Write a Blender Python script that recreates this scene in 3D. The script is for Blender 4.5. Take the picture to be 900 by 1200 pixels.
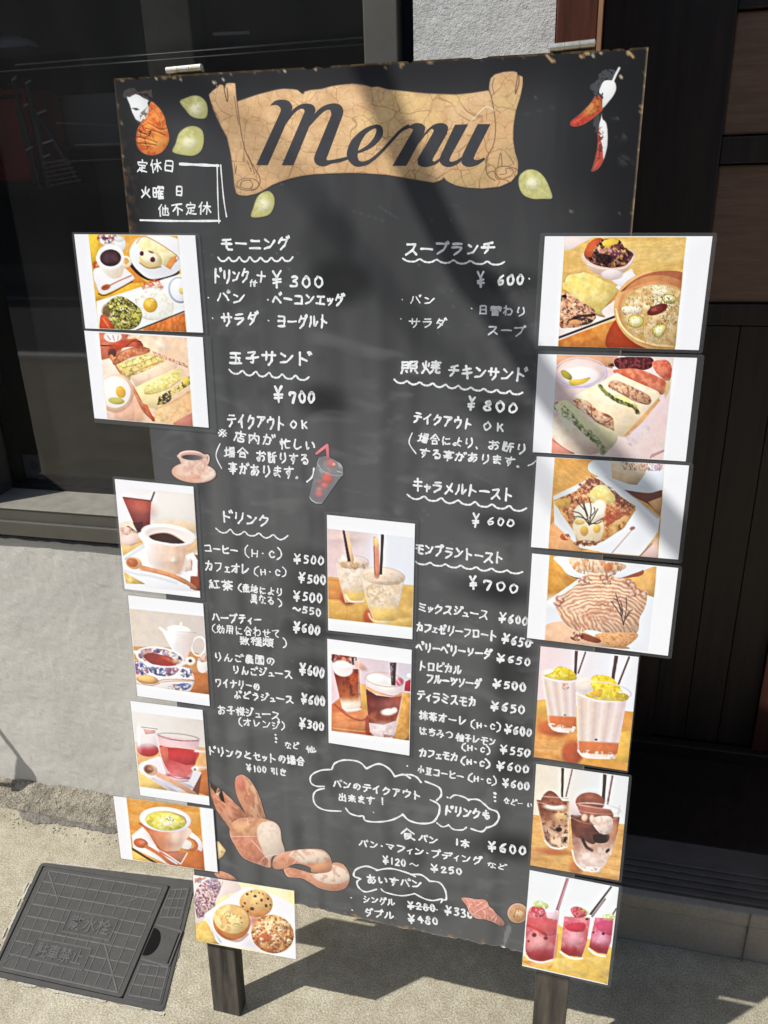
import bpy, bmesh, math, random
import numpy as np
from mathutils import Vector, Matrix
for o in list(bpy.data.objects): bpy.data.objects.remove(o)
SC = bpy.context.scene
COL = SC.collection
# ---------------------------------------------------------------- camera
CR = np.array([[0.971346,-0.064307,0.228803],[0.235938,0.376872,-0.895712],[-0.028629,0.92403,0.381246]])
CP = np.array([0,0,1.356473])
cd = bpy.data.cameras.new('camera'); cam = bpy.data.objects.new('camera', cd); COL.objects.link(cam)
cd.sensor_fit='HORIZONTAL'; cd.sensor_width=36; cd.lens=949/900*36; cd.clip_start=.05; cd.clip_end=300
m=Matrix.Identity(4)
for i in range(3):
    for j in range(3): m[i][j]=CR[i][j]
m=m.to_3x3().normalized().to_4x4(); m.translation=Vector(CP); cam.matrix_world=m
SC.camera=cam
# ---------------------------------------------------------------- light
SUN=np.array([-0.4836,-0.3769,0.79]); SUN/=np.linalg.norm(SUN)   # towards the sun
w=bpy.data.worlds.new('World'); SC.world=w; w.use_nodes=True
nt=w.node_tree; nt.nodes.clear()
sk=nt.nodes.new('ShaderNodeTexSky'); sk.sky_type='NISHITA'; sk.sun_disc=False
sk.sun_elevation=math.asin(SUN[2]); sk.sun_rotation=math.atan2(SUN[0],SUN[1]); sk.air_density=1; sk.dust_density=1.5
bg=nt.nodes.new('ShaderNodeBackground'); bg.inputs['Strength'].default_value=.11
ou=nt.nodes.new('ShaderNodeOutputWorld')
nt.links.new(sk.outputs[0],bg.inputs[0]); nt.links.new(bg.outputs[0],ou.inputs[0])
sl=bpy.data.lights.new('sun','SUN'); sl.energy=4.6; sl.angle=math.radians(.55); sl.color=(1,.965,.91)
so=bpy.data.objects.new('sun',sl); COL.objects.link(so)
so.rotation_euler=Vector(SUN).to_track_quat('Z','Y').to_euler(); so.location=(-2,-2,5)
SC.view_settings.view_transform='Standard'; SC.view_settings.look='None'; SC.view_settings.gamma=1
SC.view_settings.exposure=.28
SC.cycles.max_bounces=8; SC.cycles.transparent_max_bounces=12
# ---------------------------------------------------------------- rays and planes
BO=np.array([-0.558438,0.967935,1.473303]); BU=np.array([0.599842,-0.013057,-0.004368]); BV=np.array([-0.01037,-0.075771,-1.186642])
BW=np.linalg.norm(BU); BH=np.linalg.norm(BV); BU/=BW
BV=BV-BU*(BV@BU); BV/=np.linalg.norm(BV)
BN=-np.cross(BU,BV)                      # towards the viewer
def rays(px):
    px=np.atleast_2d(np.asarray(px,float)); v=np.stack([px[:,0]-450,-(px[:,1]-600),np.full(len(px),-949.)],1)
    return v@CR.T
def b2(px):                              # picture point -> metres across / down the board
    r=rays(px); t=((BO-CP)@BN)/(r@BN); q=CP+r*t[:,None]-BO
    return np.stack([q@BU,q@BV],1)
def bw(uv,h=0):
    uv=np.atleast_2d(uv); h=np.broadcast_to(h,(len(uv),))
    return BO+uv[:,:1]*BU+uv[:,1:]*BV+h[:,None]*BN
def pxof(P):
    q=(P-CP)@CR; return np.stack([450+949*q[:,0]/-q[:,2],600-949*q[:,1]/-q[:,2]],1)
def atY(p,y): r=rays([p])[0]; return CP+r*((y-CP[1])/r[1])
def atZ(p,z): r=rays([p])[0]; return CP+r*((z-CP[2])/r[2])
# ---------------------------------------------------------------- objects
WL={}
def tag(o,label=None,cat=None,group=None,kind=None):
    if label: o['label']=label
    if cat: o['category']=cat
    if group: o['group']=group
    if kind: o['kind']=kind
    return o
def empty(name,loc,label,cat,group=None):
    o=bpy.data.objects.new(name,None); COL.objects.link(o); o.location=loc; o.empty_display_size=.05
    WL[o.name]=np.array(loc,float); return tag(o,label,cat,group)
def obj(name,verts,faces,mat,parent=None,label=None,cat=None,group=None,kind=None,smooth=False,mats=None,mi=None,ngon=None):
    verts=np.asarray(verts,float).reshape(-1,3)
    org=WL[parent.name] if parent else verts.mean(0)*[1,1,0]+[0,0,verts[:,2].min()]
    me=bpy.data.meshes.new(name)
    v=verts-org
    if isinstance(faces,np.ndarray):
        k=faces.shape[1]; me.vertices.add(len(v)); me.vertices.foreach_set('co',v.ravel())
        me.loops.add(faces.size); me.loops.foreach_set('vertex_index',faces.ravel().astype(np.int32))
        me.polygons.add(len(faces)); me.polygons.foreach_set('loop_start',np.arange(0,faces.size,k,dtype=np.int32))
        me.update(calc_edges=True)
    else:
        me.from_pydata([tuple(x) for x in v],[],faces)
    for mm in (mats or [mat]): me.materials.append(mm)
    if mi is not None: me.polygons.foreach_set('material_index',np.asarray(mi,np.int32))
    if smooth: me.polygons.foreach_set('use_smooth',np.ones(len(me.polygons),bool))
    me.update(); me.validate()
    o=bpy.data.objects.new(name,me); COL.objects.link(o)
    if parent: o.parent=parent; WL[o.name]=org
    else: o.location=org; WL[o.name]=org
    return tag(o,label,cat,group,kind)
class MB:                                # collects simple solids
    def __init__(s): s.v=[]; s.f=[]
    def add(s,v,f):
        b=len(s.v); s.v+= [tuple(map(float,x)) for x in v]; s.f+=[[i+b for i in q] for q in f]; return s
    def box(s,a,b):
        x0,y0,z0=a; x1,y1,z1=b
        return s.hexa([(x0,y0,z0),(x1,y0,z0),(x1,y1,z0),(x0,y1,z0),(x0,y0,z1),(x1,y0,z1),(x1,y1,z1),(x0,y1,z1)])
    def hexa(s,p): return s.add(p,[(3,2,1,0),(4,5,6,7),(0,1,5,4),(1,2,6,5),(2,3,7,6),(3,0,4,7)])
    def tube(s,pts,r,n=10,cap=True):
        pts=np.asarray(pts,float); r=np.broadcast_to(r,(len(pts),)); V=[];F=[]
        a=None
        for i,p in enumerate(pts):
            t=pts[min(i+1,len(pts)-1)]-pts[max(i-1,0)]; t/=np.linalg.norm(t)
            if a is None: a=np.cross(t,[0,0,1] if abs(t[2])<.9 else [1,0,0])
            a=a-t*(a@t); a/=np.linalg.norm(a); b=np.cross(t,a)
            for k in range(n):
                q=2*math.pi*k/n; V.append(p+r[i]*(math.cos(q)*a+math.sin(q)*b))
        for i in range(len(pts)-1):
            for k in range(n): F.append((i*n+k,i*n+(k+1)%n,(i+1)*n+(k+1)%n,(i+1)*n+k))
        if cap: F.append(tuple(range(n-1,-1,-1))); F.append(tuple((len(pts)-1)*n+k for k in range(n)))
        return s.add(V,F)
    def build(s,name,mat,parent=None,bevel=0,smooth=False,**k):
        o=obj(name,s.v,s.f,mat,parent,smooth=smooth,**k)
        if bevel:
            b=o.modifiers.new('bevel','BEVEL'); b.width=bevel; b.segments=2; b.limit_method='ANGLE'
        return o
# ---------------------------------------------------------------- materials
def M(name,base,rough=.6,spec=.5,bump=None,var=None,metal=0,coat=0,wood=None,ramp=None):
    m=bpy.data.materials.new(name); m.use_nodes=True; n=m.node_tree; L=n.links; p=n.nodes['Principled BSDF']
    p.inputs['Roughness'].default_value=rough; p.inputs['Specular IOR Level'].default_value=spec
    p.inputs['Metallic'].default_value=metal; p.inputs['Coat Weight'].default_value=coat; p.inputs['Coat Roughness'].default_value=.12
    p.inputs['Base Color'].default_value=(*base,1)
    tc=n.nodes.new('ShaderNodeTexCoord')
    def noise(sc,det=6,ro=.6,vec=None):
        t=n.nodes.new('ShaderNodeTexNoise'); t.inputs['Scale'].default_value=sc; t.inputs['Detail'].default_value=det; t.inputs['Roughness'].default_value=ro
        L.new(vec or tc.outputs['Object'],t.inputs['Vector']); return t.outputs['Fac']
    def rmp(f,stops):
        r=n.nodes.new('ShaderNodeValToRGB'); L.new(f,r.inputs[0]); e=r.color_ramp.elements
        e[0].position,e[0].color=stops[0][0],(*stops[0][1],1); e[1].position,e[1].color=stops[-1][0],(*stops[-1][1],1)
        for q in stops[1:-1]: x=e.new(q[0]); x.color=(*q[1],1)
        return r.outputs[0]
    def mul(a,b,fac=1,mode='MULTIPLY'):
        x=n.nodes.new('ShaderNodeMix'); x.data_type='RGBA'; x.blend_type=mode; x.inputs[0].default_value=fac
        L.new(a,x.inputs[6]); L.new(b,x.inputs[7]); return x.outputs[2]
    c=None
    if wood:                             # stretched grain: wood=(axis scale vec, dark, light)
        mp=n.nodes.new('ShaderNodeMapping'); mp.inputs['Scale'].default_value=wood[0]; L.new(tc.outputs['Object'],mp.inputs['Vector'])
        f=noise(1,8,.65,mp.outputs[0]); c=rmp(f,[(.3,wood[1]),(.52,tuple((a+b)/2 for a,b in zip(wood[1],wood[2]))),(.72,wood[2])])
        bu=n.nodes.new('ShaderNodeBump'); bu.inputs['Strength'].default_value=.25; bu.inputs['Distance'].default_value=.002; L.new(f,bu.inputs['Height']); L.new(bu.outputs[0],p.inputs['Normal'])
    for (sc,lo,hi,a,b) in (var or []):
        q=rmp(noise(sc),[(lo,a),(hi,b)])
        if c is None:
            rgb=n.nodes.new('ShaderNodeRGB'); rgb.outputs[0].default_value=(*base,1); c=rgb.outputs[0]
        c=mul(c,q)
    if c is not None: L.new(c,p.inputs['Base Color'])
    if bump:
        prev=None
        for (sc,st,di) in bump:
            bu=n.nodes.new('ShaderNodeBump'); bu.inputs['Strength'].default_value=st; bu.inputs['Distance'].default_value=di
            L.new(noise(sc,4),bu.inputs['Height'])
            if prev: L.new(prev,bu.inputs['Normal'])
            prev=bu.outputs[0]
        L.new(prev,p.inputs['Normal'])
    return m
g=lambda v:(v,v,v)
def MC(name,rough=.4,coat=0,spec=.5,bump=0):      # colour painted per vertex
    m=bpy.data.materials.new(name); m.use_nodes=True; n=m.node_tree; p=n.nodes['Principled BSDF']
    a=n.nodes.new('ShaderNodeAttribute'); a.attribute_name='print'; n.links.new(a.outputs['Color'],p.inputs['Base Color'])
    p.inputs['Roughness'].default_value=rough; p.inputs['Coat Weight'].default_value=coat; p.inputs['Coat Roughness'].default_value=.1; p.inputs['Specular IOR Level'].default_value=spec
    if bump:
        tc=n.nodes.new('ShaderNodeTexCoord'); t=n.nodes.new('ShaderNodeTexNoise'); t.inputs['Scale'].default_value=9; t.inputs['Detail'].default_value=8
        mp=n.nodes.new('ShaderNodeMapping'); mp.inputs['Scale'].default_value=(1,1,.35); n.links.new(tc.outputs['Object'],mp.inputs[0]); n.links.new(mp.outputs[0],t.inputs['Vector'])
        b=n.nodes.new('ShaderNodeBump'); b.inputs['Strength'].default_value=bump; b.inputs['Distance'].default_value=.002; n.links.new(t.outputs['Fac'],b.inputs['Height']); n.links.new(b.outputs[0],p.inputs['Normal'])
        mr=n.nodes.new('ShaderNodeMapRange'); n.links.new(t.outputs['Fac'],mr.inputs[0]); mr.inputs[1].default_value=.3; mr.inputs[2].default_value=.7; mr.inputs[3].default_value=rough-.08; mr.inputs[4].default_value=rough+.1
        n.links.new(mr.outputs[0],p.inputs['Roughness'])
    return m
m_print=MC('laminated_print',.3,.5,.4)
m_board=MC('chalkboard_paint',.45,0,.22,.22)
m_stick=MC('printed_paper',.5,0,.3)
m_marker=M('white_marker',(.80,.82,.84),.6,.2,var=[(130,.34,.55,g(.80),g(1)),(420,.34,.55,g(.88),g(1))])
m_markb=M('thin_white_marker',(.55,.57,.6),.6,.2)
m_ply=M('worn_plywood_edge',(.32,.2,.1),.8,.2,bump=[(180,.4,.002)],var=[(60,.35,.65,(.45,.4,.4),g(1))])
m_stucco=M('grey_stucco',(.60,.59,.545),.9,.2,bump=[(330,.3,.002),(800,.45,.0015)],var=[(3,.35,.7,g(.84),g(1)),(9,.3,.7,g(.92),g(1)),(230,.3,.7,g(.84),g(1.0))])
m_stuccof=M('pale_stucco',(.52,.52,.50),.9,.2,bump=[(190,.4,.004),(500,.5,.002)],var=[(160,.3,.6,g(.78),g(1)),(14,.3,.7,g(.9),g(1))])
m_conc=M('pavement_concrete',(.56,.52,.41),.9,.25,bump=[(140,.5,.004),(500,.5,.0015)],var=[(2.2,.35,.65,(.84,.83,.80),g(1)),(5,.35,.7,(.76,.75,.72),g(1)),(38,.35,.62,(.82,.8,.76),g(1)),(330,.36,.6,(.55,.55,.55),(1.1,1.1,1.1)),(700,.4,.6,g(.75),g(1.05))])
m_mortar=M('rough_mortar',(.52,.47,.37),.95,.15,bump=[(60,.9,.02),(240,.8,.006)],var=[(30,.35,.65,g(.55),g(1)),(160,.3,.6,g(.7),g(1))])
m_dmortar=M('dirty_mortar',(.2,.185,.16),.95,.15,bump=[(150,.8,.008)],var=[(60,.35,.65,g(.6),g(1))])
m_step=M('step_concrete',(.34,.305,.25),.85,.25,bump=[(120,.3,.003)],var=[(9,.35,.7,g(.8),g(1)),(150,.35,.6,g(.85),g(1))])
m_tread=M('dark_tile',(.115,.10,.085),.6,.4,bump=[(120,.3,.002)],var=[(14,.35,.7,g(.7),g(1))])
m_alu=M('bronze_aluminium',(.10,.096,.085),.42,.5,metal=.35,bump=[(300,.1,.001)],var=[(20,.35,.7,g(.85),g(1))])
m_alud=M('dark_sealant',(.02,.02,.022),.6,.3)
m_ledge=M('dusty_ledge',(.21,.20,.17),.7,.4,bump=[(200,.2,.002)],var=[(25,.35,.65,g(.75),g(1))])
m_post=M('red_brown_wood',(.1,.04,.025),.5,.15,wood=((60,60,5),(.03,.010,.006),(.09,.03,.018)))
m_postl=M('worn_wood_edge',(.3,.16,.08),.6,.4,wood=((60,60,5),(.16,.075,.035),(.34,.18,.09)))
m_door=M('black_stained_wood',(.012,.009,.008),.5,.35,wood=((50,50,4),(.007,.005,.004),(.026,.015,.011)))
m_panel=M('brown_wood_panel',(.1,.06,.04),.55,.4,wood=((9,12,90),(.10,.055,.034),(.17,.10,.064)))
m_leg=M('weathered_black_wood',(.05,.045,.04),.75,.3,wood=((70,70,6),(.018,.017,.016),(.11,.095,.075)))
m_steel=M('hinge_steel',(.6,.6,.56),.3,.5,metal=.9,var=[(120,.4,.7,(.75,.7,.6),g(1))])
m_lid=M('grey_resin',(.066,.065,.062),.6,.4,bump=[(400,.3,.001)],var=[(22,.35,.7,g(.8),g(1)),(160,.35,.65,g(.85),g(1.0))])
m_ridge=M('worn_resin',(.095,.095,.093),.6,.4,var=[(90,.35,.65,g(.75),g(1))])
m_black=M('black_void',(.006,.006,.006),.9,.1)
m_white=M('pale_mortar',(.42,.40,.34),.9,.2,bump=[(300,.5,.002)])
m_room=M('dark_room_paint',(.018,.019,.02),.8,.2)
m_asph=M('asphalt',(.06,.06,.06),.9,.3,bump=[(200,.5,.004)],var=[(4,.3,.7,g(.8),g(1))])
m_paint=M('road_paint',(.7,.7,.68),.8,.2)
m_red=M('red_enamel',(.45,.02,.02),.3,.5,coat=.5)
m_silver=M('silver_enamel',(.5,.52,.54),.3,.5,coat=.5)
m_rub=M('black_rubber',(.02,.02,.02),.8,.3)
m_glassd=M('dark_glass',(.02,.025,.03),.08,.6)
m_grey=M('grey_render',(.2,.19,.18),.9,.2,var=[(2,.3,.7,g(.7),g(1))])
m_pillar=M('reflection_pillar_tone',(.62,.54,.40),.8,.2,var=[(12,.3,.7,g(.7),g(1))])
m_galv=M('galvanised_pipe',(.6,.6,.6),.45,.5,metal=.6)
m_cable=M('black_cable',(.02,.02,.02),.6,.3)
def mglass():
    m=bpy.data.materials.new('window_glass'); m.use_nodes=True; n=m.node_tree; n.nodes.clear(); L=n.links
    o=n.nodes.new('ShaderNodeOutputMaterial'); mx=n.nodes.new('ShaderNodeMixShader'); t=n.nodes.new('ShaderNodeBsdfTransparent'); gl=n.nodes.new('ShaderNodeBsdfGlossy'); f=n.nodes.new('ShaderNodeFresnel')
    t.inputs[0].default_value=(.8,.82,.84,1); gl.inputs['Roughness'].default_value=.03; f.inputs[0].default_value=1.75
    L.new(f.outputs[0],mx.inputs[0]); L.new(t.outputs[0],mx.inputs[1]); L.new(gl.outputs[0],mx.inputs[2])
    df=n.nodes.new('ShaderNodeBsdfDiffuse'); df.inputs[0].default_value=(.5,.5,.5,1); m2=n.nodes.new('ShaderNodeMixShader')
    tn=n.nodes.new('ShaderNodeTexNoise'); tn.inputs['Scale'].default_value=6; mr=n.nodes.new('ShaderNodeMapRange'); mr.inputs[3].default_value=.005; mr.inputs[4].default_value=.03
    L.new(tn.outputs['Fac'],mr.inputs[0]); L.new(mr.outputs[0],m2.inputs[0]); L.new(mx.outputs[0],m2.inputs[1]); L.new(df.outputs[0],m2.inputs[2])
    L.new(m2.outputs[0],o.inputs[0]); return m
m_glass=mglass()
def mfilm():
    m=bpy.data.materials.new('clear_laminate'); m.use_nodes=True; n=m.node_tree; n.nodes.clear(); L=n.links
    o=n.nodes.new('ShaderNodeOutputMaterial'); mx=n.nodes.new('ShaderNodeMixShader'); t=n.nodes.new('ShaderNodeBsdfTransparent'); gl=n.nodes.new('ShaderNodeBsdfPrincipled')
    gl.inputs['Base Color'].default_value=(.28,.29,.3,1); gl.inputs['Roughness'].default_value=.15; t.inputs[0].default_value=(.85,.86,.87,1); mx.inputs[0].default_value=.16
    L.new(t.outputs[0],mx.inputs[1]); L.new(gl.outputs[0],mx.inputs[2]); L.new(mx.outputs[0],o.inputs[0]); return m
m_film=mfilm()
# ---------------------------------------------------------------- painting per vertex
def h2(i,j,s):
    x=np.sin(i*127.1+j*311.7+s*74.7)*43758.5453; return x-np.floor(x)
def vn(x,y,s):
    i=np.floor(x); j=np.floor(y); fx=x-i; fy=y-j; fx=fx*fx*(3-2*fx); fy=fy*fy*(3-2*fy)
    a=h2(i,j,s); b=h2(i+1,j,s); c=h2(i,j+1,s); d=h2(i+1,j+1,s)
    return (a*(1-fx)+b*fx)*(1-fy)+(c*(1-fx)+d*fx)*fy
def fbm(x,y,s,o=3):
    r=0; a=.5; t=0
    for k in range(o): r=r+a*vn(x*2**k,y*2**k,s+k*7); t+=a; a*=.55
    return r/t
def sst(a,b,x): t=np.clip((x-a)/(b-a),0,1); return t*t*(3-2*t)
def crom(P,n=6,closed=True):
    P=np.asarray(P,float); N=len(P); out=[]
    rng=range(N) if closed else range(N-1)
    for i in rng:
        if closed: a,b,c,d=P[i-1],P[i],P[(i+1)%N],P[(i+2)%N]
        else: a,b,c,d=P[max(i-1,0)],P[i],P[i+1],P[min(i+2,N-1)]
        for k in range(n):
            t=k/n; out.append(.5*((2*b)+(c-a)*t+(2*a-5*b+4*c-d)*t*t+(3*b-a-3*c+d)*t**3))
    if not closed: out.append(P[-1])
    return np.array(out)
class Paint:
    def __init__(s,px,base=(240,242,247)):
        s.px=px; s.c=np.tile(np.array(base,float),(len(px),1)); s.al=np.zeros(len(px)); s.ctx(0,0,1); s.clip=None
    def ctx(s,ox,oy,k): s.x=(s.px[:,0]-ox)*k; s.y=(s.px[:,1]-oy)*k; s.k=k; return s
    def sd(s,pts,closed=True):
        P=np.asarray(pts,float); d=np.full(len(s.x),1e9); ins=np.zeros(len(s.x),bool); N=len(P)
        for i in range(N if closed else N-1):
            a=P[i]; b=P[(i+1)%N]; e=b-a; L=e@e+1e-9
            t=np.clip(((s.x-a[0])*e[0]+(s.y-a[1])*e[1])/L,0,1)
            d=np.minimum(d,(s.x-a[0]-t*e[0])**2+(s.y-a[1]-t*e[1])**2)
            if closed and a[1]!=b[1]:
                cr=((a[1]>s.y)!=(b[1]>s.y))&(s.x<(b[0]-a[0])*(s.y-a[1])/(b[1]-a[1])+a[0]); ins^=cr
        d=np.sqrt(d); return np.where(ins,-d,d) if closed else d
    def p(s,pts,sm=False,so=.9):          # polygon mask
        if sm: pts=crom(pts,5)
        q=so*s.k; return 1-sst(-q/2,q/2,s.sd(pts))
    def e(s,cx,cy,rx,ry,rot=0,so=.9):
        a=math.radians(rot); X=s.x-cx; Y=s.y-cy; u=(X*math.cos(a)+Y*math.sin(a))/rx; v=(-X*math.sin(a)+Y*math.cos(a))/ry
        r=np.sqrt(u*u+v*v)+1e-9; q=so*s.k/min(rx,ry); return 1-sst(1-q/2,1+q/2,r)
    def l(s,pts,w,sm=True,so=.8):
        if sm and len(pts)>2: pts=crom(pts,5,False)
        d=s.sd(pts,False); q=so*s.k; return 1-sst(w/2-q/2,w/2+q/2,d)
    def g(s,c1,c2,a,b):
        a=np.array(a,float); b=np.array(b,float); e=b-a; t=np.clip(((s.x-a[0])*e[0]+(s.y-a[1])*e[1])/(e@e),0,1)[:,None]
        return np.array(c1,float)*(1-t)+np.array(c2,float)*t
    def n(s,sc,seed=1,o=3,asp=1,rot=0):
        a=math.radians(rot); X=s.x*math.cos(a)+s.y*math.sin(a); Y=-s.x*math.sin(a)+s.y*math.cos(a)
        return fbm(X/sc/asp,Y/sc,seed,o)
    def f(s,m,c,a=1.):
        m=np.asarray(m,float)*a
        if s.clip is not None: m=m*s.clip
        c=np.asarray(c,float); 
        if c.ndim==1:                    # printed shapes are photographs of round things: give each a soft turn of tone
            c=c[None]; q=m>.5; k_=q.sum()/len(m)
            if .0006<k_<.35 and c.max()>40:
                X=s.x[q]; Y=s.y[q]; cx,cy=X.mean(),Y.mean(); rx,ry=X.std()*1.8+1e-3,Y.std()*1.8+1e-3
                u=np.clip((s.x-cx)/rx,-1.2,1.2); v=np.clip((s.y-cy)/ry,-1.2,1.2); t_=-.045*u-.075*v-.05*(u*u+v*v-.7)
                c=np.clip(c*(1+t_[:,None]*(.55 if c.min()>215 else 1.25)),0,250)
        s.c=s.c*(1-m[:,None])+c*m[:,None]; return s
    def t(s,m,c,sc,th=.55,wd=.08,seed=1,a=1,**k): wd=wd+.07; return s.f(m*sst(th-wd,th+wd,s.n(sc*1.15,seed,**k)),c,a*.8)
    def sh(s,m,amt,sc,seed=1,**k):       # brightness grain
        q=(s.n(sc,seed,**k)-.5)*2*amt*m*(1 if s.clip is None else s.clip); s.c=np.clip(s.c*(1+q[:,None]),0,255); return s
    def crack(s,sc,seed,wd):
        X=s.x/sc; Y=s.y/sc; X=X+.35*vn(X*2.1,Y*2.1,seed+5); Y=Y+.35*vn(X*2.3,Y*1.9,seed+9)
        i0=np.floor(X); j0=np.floor(Y); f1=np.full(len(X),9.); f2=f1.copy()
        for di in (-1,0,1):
            for dj in (-1,0,1):
                i=i0+di; j=j0+dj; d=np.hypot(i+h2(i,j,seed)-X,j+h2(i,j,seed+3)-Y)
                f2=np.where(d<f1,f1,np.minimum(f2,d)); f1=np.minimum(f1,d)
        return 1-sst(wd*.5,wd,f2-f1)
def lin(c): c=np.clip(c/255.,0,1); return np.where(c<=.04045,c/12.92,((c+.055)/1.055)**2.4)
def setcol(o,c,k=.95):
    me=o.data; a=me.color_attributes.new('print','FLOAT_COLOR','POINT')
    v=np.ones((len(me.vertices),4),np.float32); v[:len(c),:3]=np.clip(lin(c)*k,0,.9); a.data.foreach_set('color',v.ravel())
def gridfaces(nu,nv):
    i=np.arange(nu*nv).reshape(nv,nu); return np.stack([i[:-1,:-1].ravel(),i[1:,:-1].ravel(),i[1:,1:].ravel(),i[:-1,1:].ravel()],1)
# ================================================================ setting
GX0,GX1=-30,30
obj('ground',[(GX0,-3.2,0),(GX1,-3.2,0),(GX1,1.6,0),(GX0,1.6,0)],[(0,1,2,3)],m_conc,kind='structure')
obj('road',[(GX0,-12,-.10),(GX1,-12,-.10),(GX1,-3.2,-.10),(GX0,-3.2,-.10)],[(0,1,2,3)],m_asph,kind='structure')
MB().box((GX0,-3.35,-.11),(GX1,-3.2,.004)).build('kerb',m_step,kind='structure')
for y in (-3.9,-7.6): obj('road_marking',[(GX0,y-.08,-.096),(GX1,y-.08,-.096),(GX1,y+.08,-.096),(GX0,y+.08,-.096)],[(0,1,2,3)],m_paint,kind='structure')
WY=1.305
B0=empty('cafe_building',(0,WY,0),'cafe front with grey stucco wall, bronze window and dark door behind the menu board','building')
# walls: a wall with a rectangular window opening, made of butted blocks with real depth
wx0,wx1,wz0,wz1=-1.19,-.287,.70,2.05
def wallblock(name,a,b,mat): return MB().box(a,b).build(name,mat,B0)
def rough_wall(name,x0,x1,z0,z1,mat,seed,edge=False,rag=(0,0)):
    nx=max(2,int((x1-x0)/.008)); nz=max(2,int((z1-z0)/.008)); X,Z=np.meshgrid(np.linspace(x0,x1,nx),np.linspace(z0,z1,nz))
    top=fbm(X*40,X*0+3,seed)*rag[0]; bot=fbm(X*30,X*0+7,seed+4)*rag[1]
    t=(Z-z0)/(z1-z0); Z2=Z-top*t**8+bot*(1-t)**8
    Y=WY-.004*(fbm(X*9,Z*9,seed)-.5)-.0016*fbm(X*90,Z*90,seed+1)
    v=np.stack([X,Y,Z2],-1).reshape(-1,3); n=len(v)
    f=gridfaces(nx,nz).tolist(); f=[q[::-1] for q in f]
    rim=[i for i in range(nx)]+[r*nx+nx-1 for r in range(1,nz)]+[(nz-1)*nx+i for i in range(nx-2,-1,-1)]+[r*nx for r in range(nz-2,0,-1)]
    bk=v[rim].copy(); bk[:,1]=WY+.14; V=np.concatenate([v,bk]); m_=len(rim)
    for k in range(m_): f.append((rim[k],rim[(k+1)%m_],n+(k+1)%m_,n+k))
    return obj(name,V,f,mat,B0,smooth=False)
rough_wall('stucco_wall',-1.6,-.045,.012,.688,m_stucco,3,rag=(.006,.004))
rough_wall('stucco_wall',-.268,-.069,.70,2.3,m_stuccof,9)
wallblock('stucco_wall',(-6,WY,0),(-1.6,WY+.15,3.2),m_stucco)
wallblock('stucco_wall',(-1.6,WY,.70),(-1.2,WY+.15,3.2),m_stucco)
wallblock('stucco_wall',(-1.2,WY+.004,2.08),(-.268,WY+.15,3.2),m_stucco)
wallblock('stucco_wall',(-.27,WY+.003,2.3),(2.4,WY+.15,3.2),m_stucco)
wallblock('stucco_wall',(1.3,WY,.118),(6,WY+.15,2.3),m_stucco)
wallblock('backing',(-1.62,WY+.13,0),(-.05,WY+.15,.69),m_alud)
wallblock('sealant_joint',(-.2885,WY+.03,.70),(-.2665,WY+.05,2.08),m_alud)
wallblock('sealant_joint',(-1.2,WY+.02,.684),(-.268,WY+.05,.702),m_dmortar)
# window
gy=1.385
wf=MB().box((-1.2,1.288,.7015),(-.2885,1.306,.7325)).box((-1.2,1.296,.7325),(-.3395,1.306,.7575)).build('window_frame',m_alu,B0,.0015)
MB().box((-1.2,1.3062,.7025),(-.34,1.42,.7575)).build('ledge_base',m_alud,wf)
MB().hexa([(-1.2,1.2935,.7577),(-.34,1.2935,.7577),(-.34,1.392,.7577),(-1.2,1.392,.7577),(-1.2,1.2935,.7605),(-.34,1.2935,.7605),(-.34,1.392,.7635),(-1.2,1.392,.7635)]).build('window_sill',m_ledge,wf,.001)
MB().box((-.338,1.290,.733),(-.2885,1.40,2.078)).build('window_post',m_alu,wf,.0015)
MB().box((-1.2,1.29,.764),(-1.176,1.40,2.078)).build('window_post',m_alu,wf,.0015)
MB().box((-1.176,1.29,2.04),(-.338,1.40,2.078)).build('window_head',m_alu,wf,.0015)
MB().box((-1.2,1.392,.7635),(-.338,1.404,.772)).build('glazing_bead',m_alud,wf)
obj('window_pane',[(-1.176,gy+.006,.7637),(-.338,gy+.006,.7637),(-.338,gy+.006,2.04),(-1.176,gy+.006,2.04)],[(0,1,2,3)],m_glass,wf)
obj_in=MB().hexa([(-1.13,1.405,.752),(-.2,1.405,.752),(-.2,1.475,.752),(-1.06,1.475,.752),(-1.13,1.405,.766),(-.2,1.405,.766),(-.2,1.475,.766),(-1.06,1.475,.766)]).build('inner_sill',m_ledge,wf)
# room behind the glass, with solid stand-ins for street reflections
rm=MB()
rm.box((-2.6,3.6,0),(1.0,3.7,2.6)).box((-2.7,1.46,0),(-2.6,3.7,2.6)).box((-.2,1.46,0),(-.12,3.7,2.6)).box((-2.7,1.455,2.6),(1,3.7,2.7)).box((-2.7,1.455,-.02),(-.12,3.7,0.02))
rm.build('room_shell',m_room,B0)
p=atY((166,20),1.5); q=atY((222,20),1.5)
MB().box((p[0],1.5,.02),(q[0],1.55,2.6)).build('reflection_pillar',m_pillar,B0,.003)  # solid pillar stands in for one reflected in the glass
m_rail=M('reflection_pale',(.8,.8,.76),.5,.5); m_rail2=M('reflection_grey',(.35,.35,.35),.6,.3)
for (x0,y0,x1,y1,r,mt) in ((18,76,452,42,.0013,m_rail),(0,84,452,50,.0010,m_rail),(66,144,150,147,.0022,m_rail2),(88,170,150,168,.0012,m_rail),(50,190,150,186,.0012,m_rail2)):  # rods stand in for pale lines of the street reflection
    a=atY((x0,y0),1.455); b=atY((x1,y1),1.455); MB().tube([a,b],r,8).build('reflection_rail',mt,B0,smooth=True)
a=atY((250,40),1.46); b=atY((292,38),1.46); MB().tube([a,b],.0026,8).build('reflection_rail',m_rail,B0,smooth=True)
yy=1.62; a=atY((0,216),yy)
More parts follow.
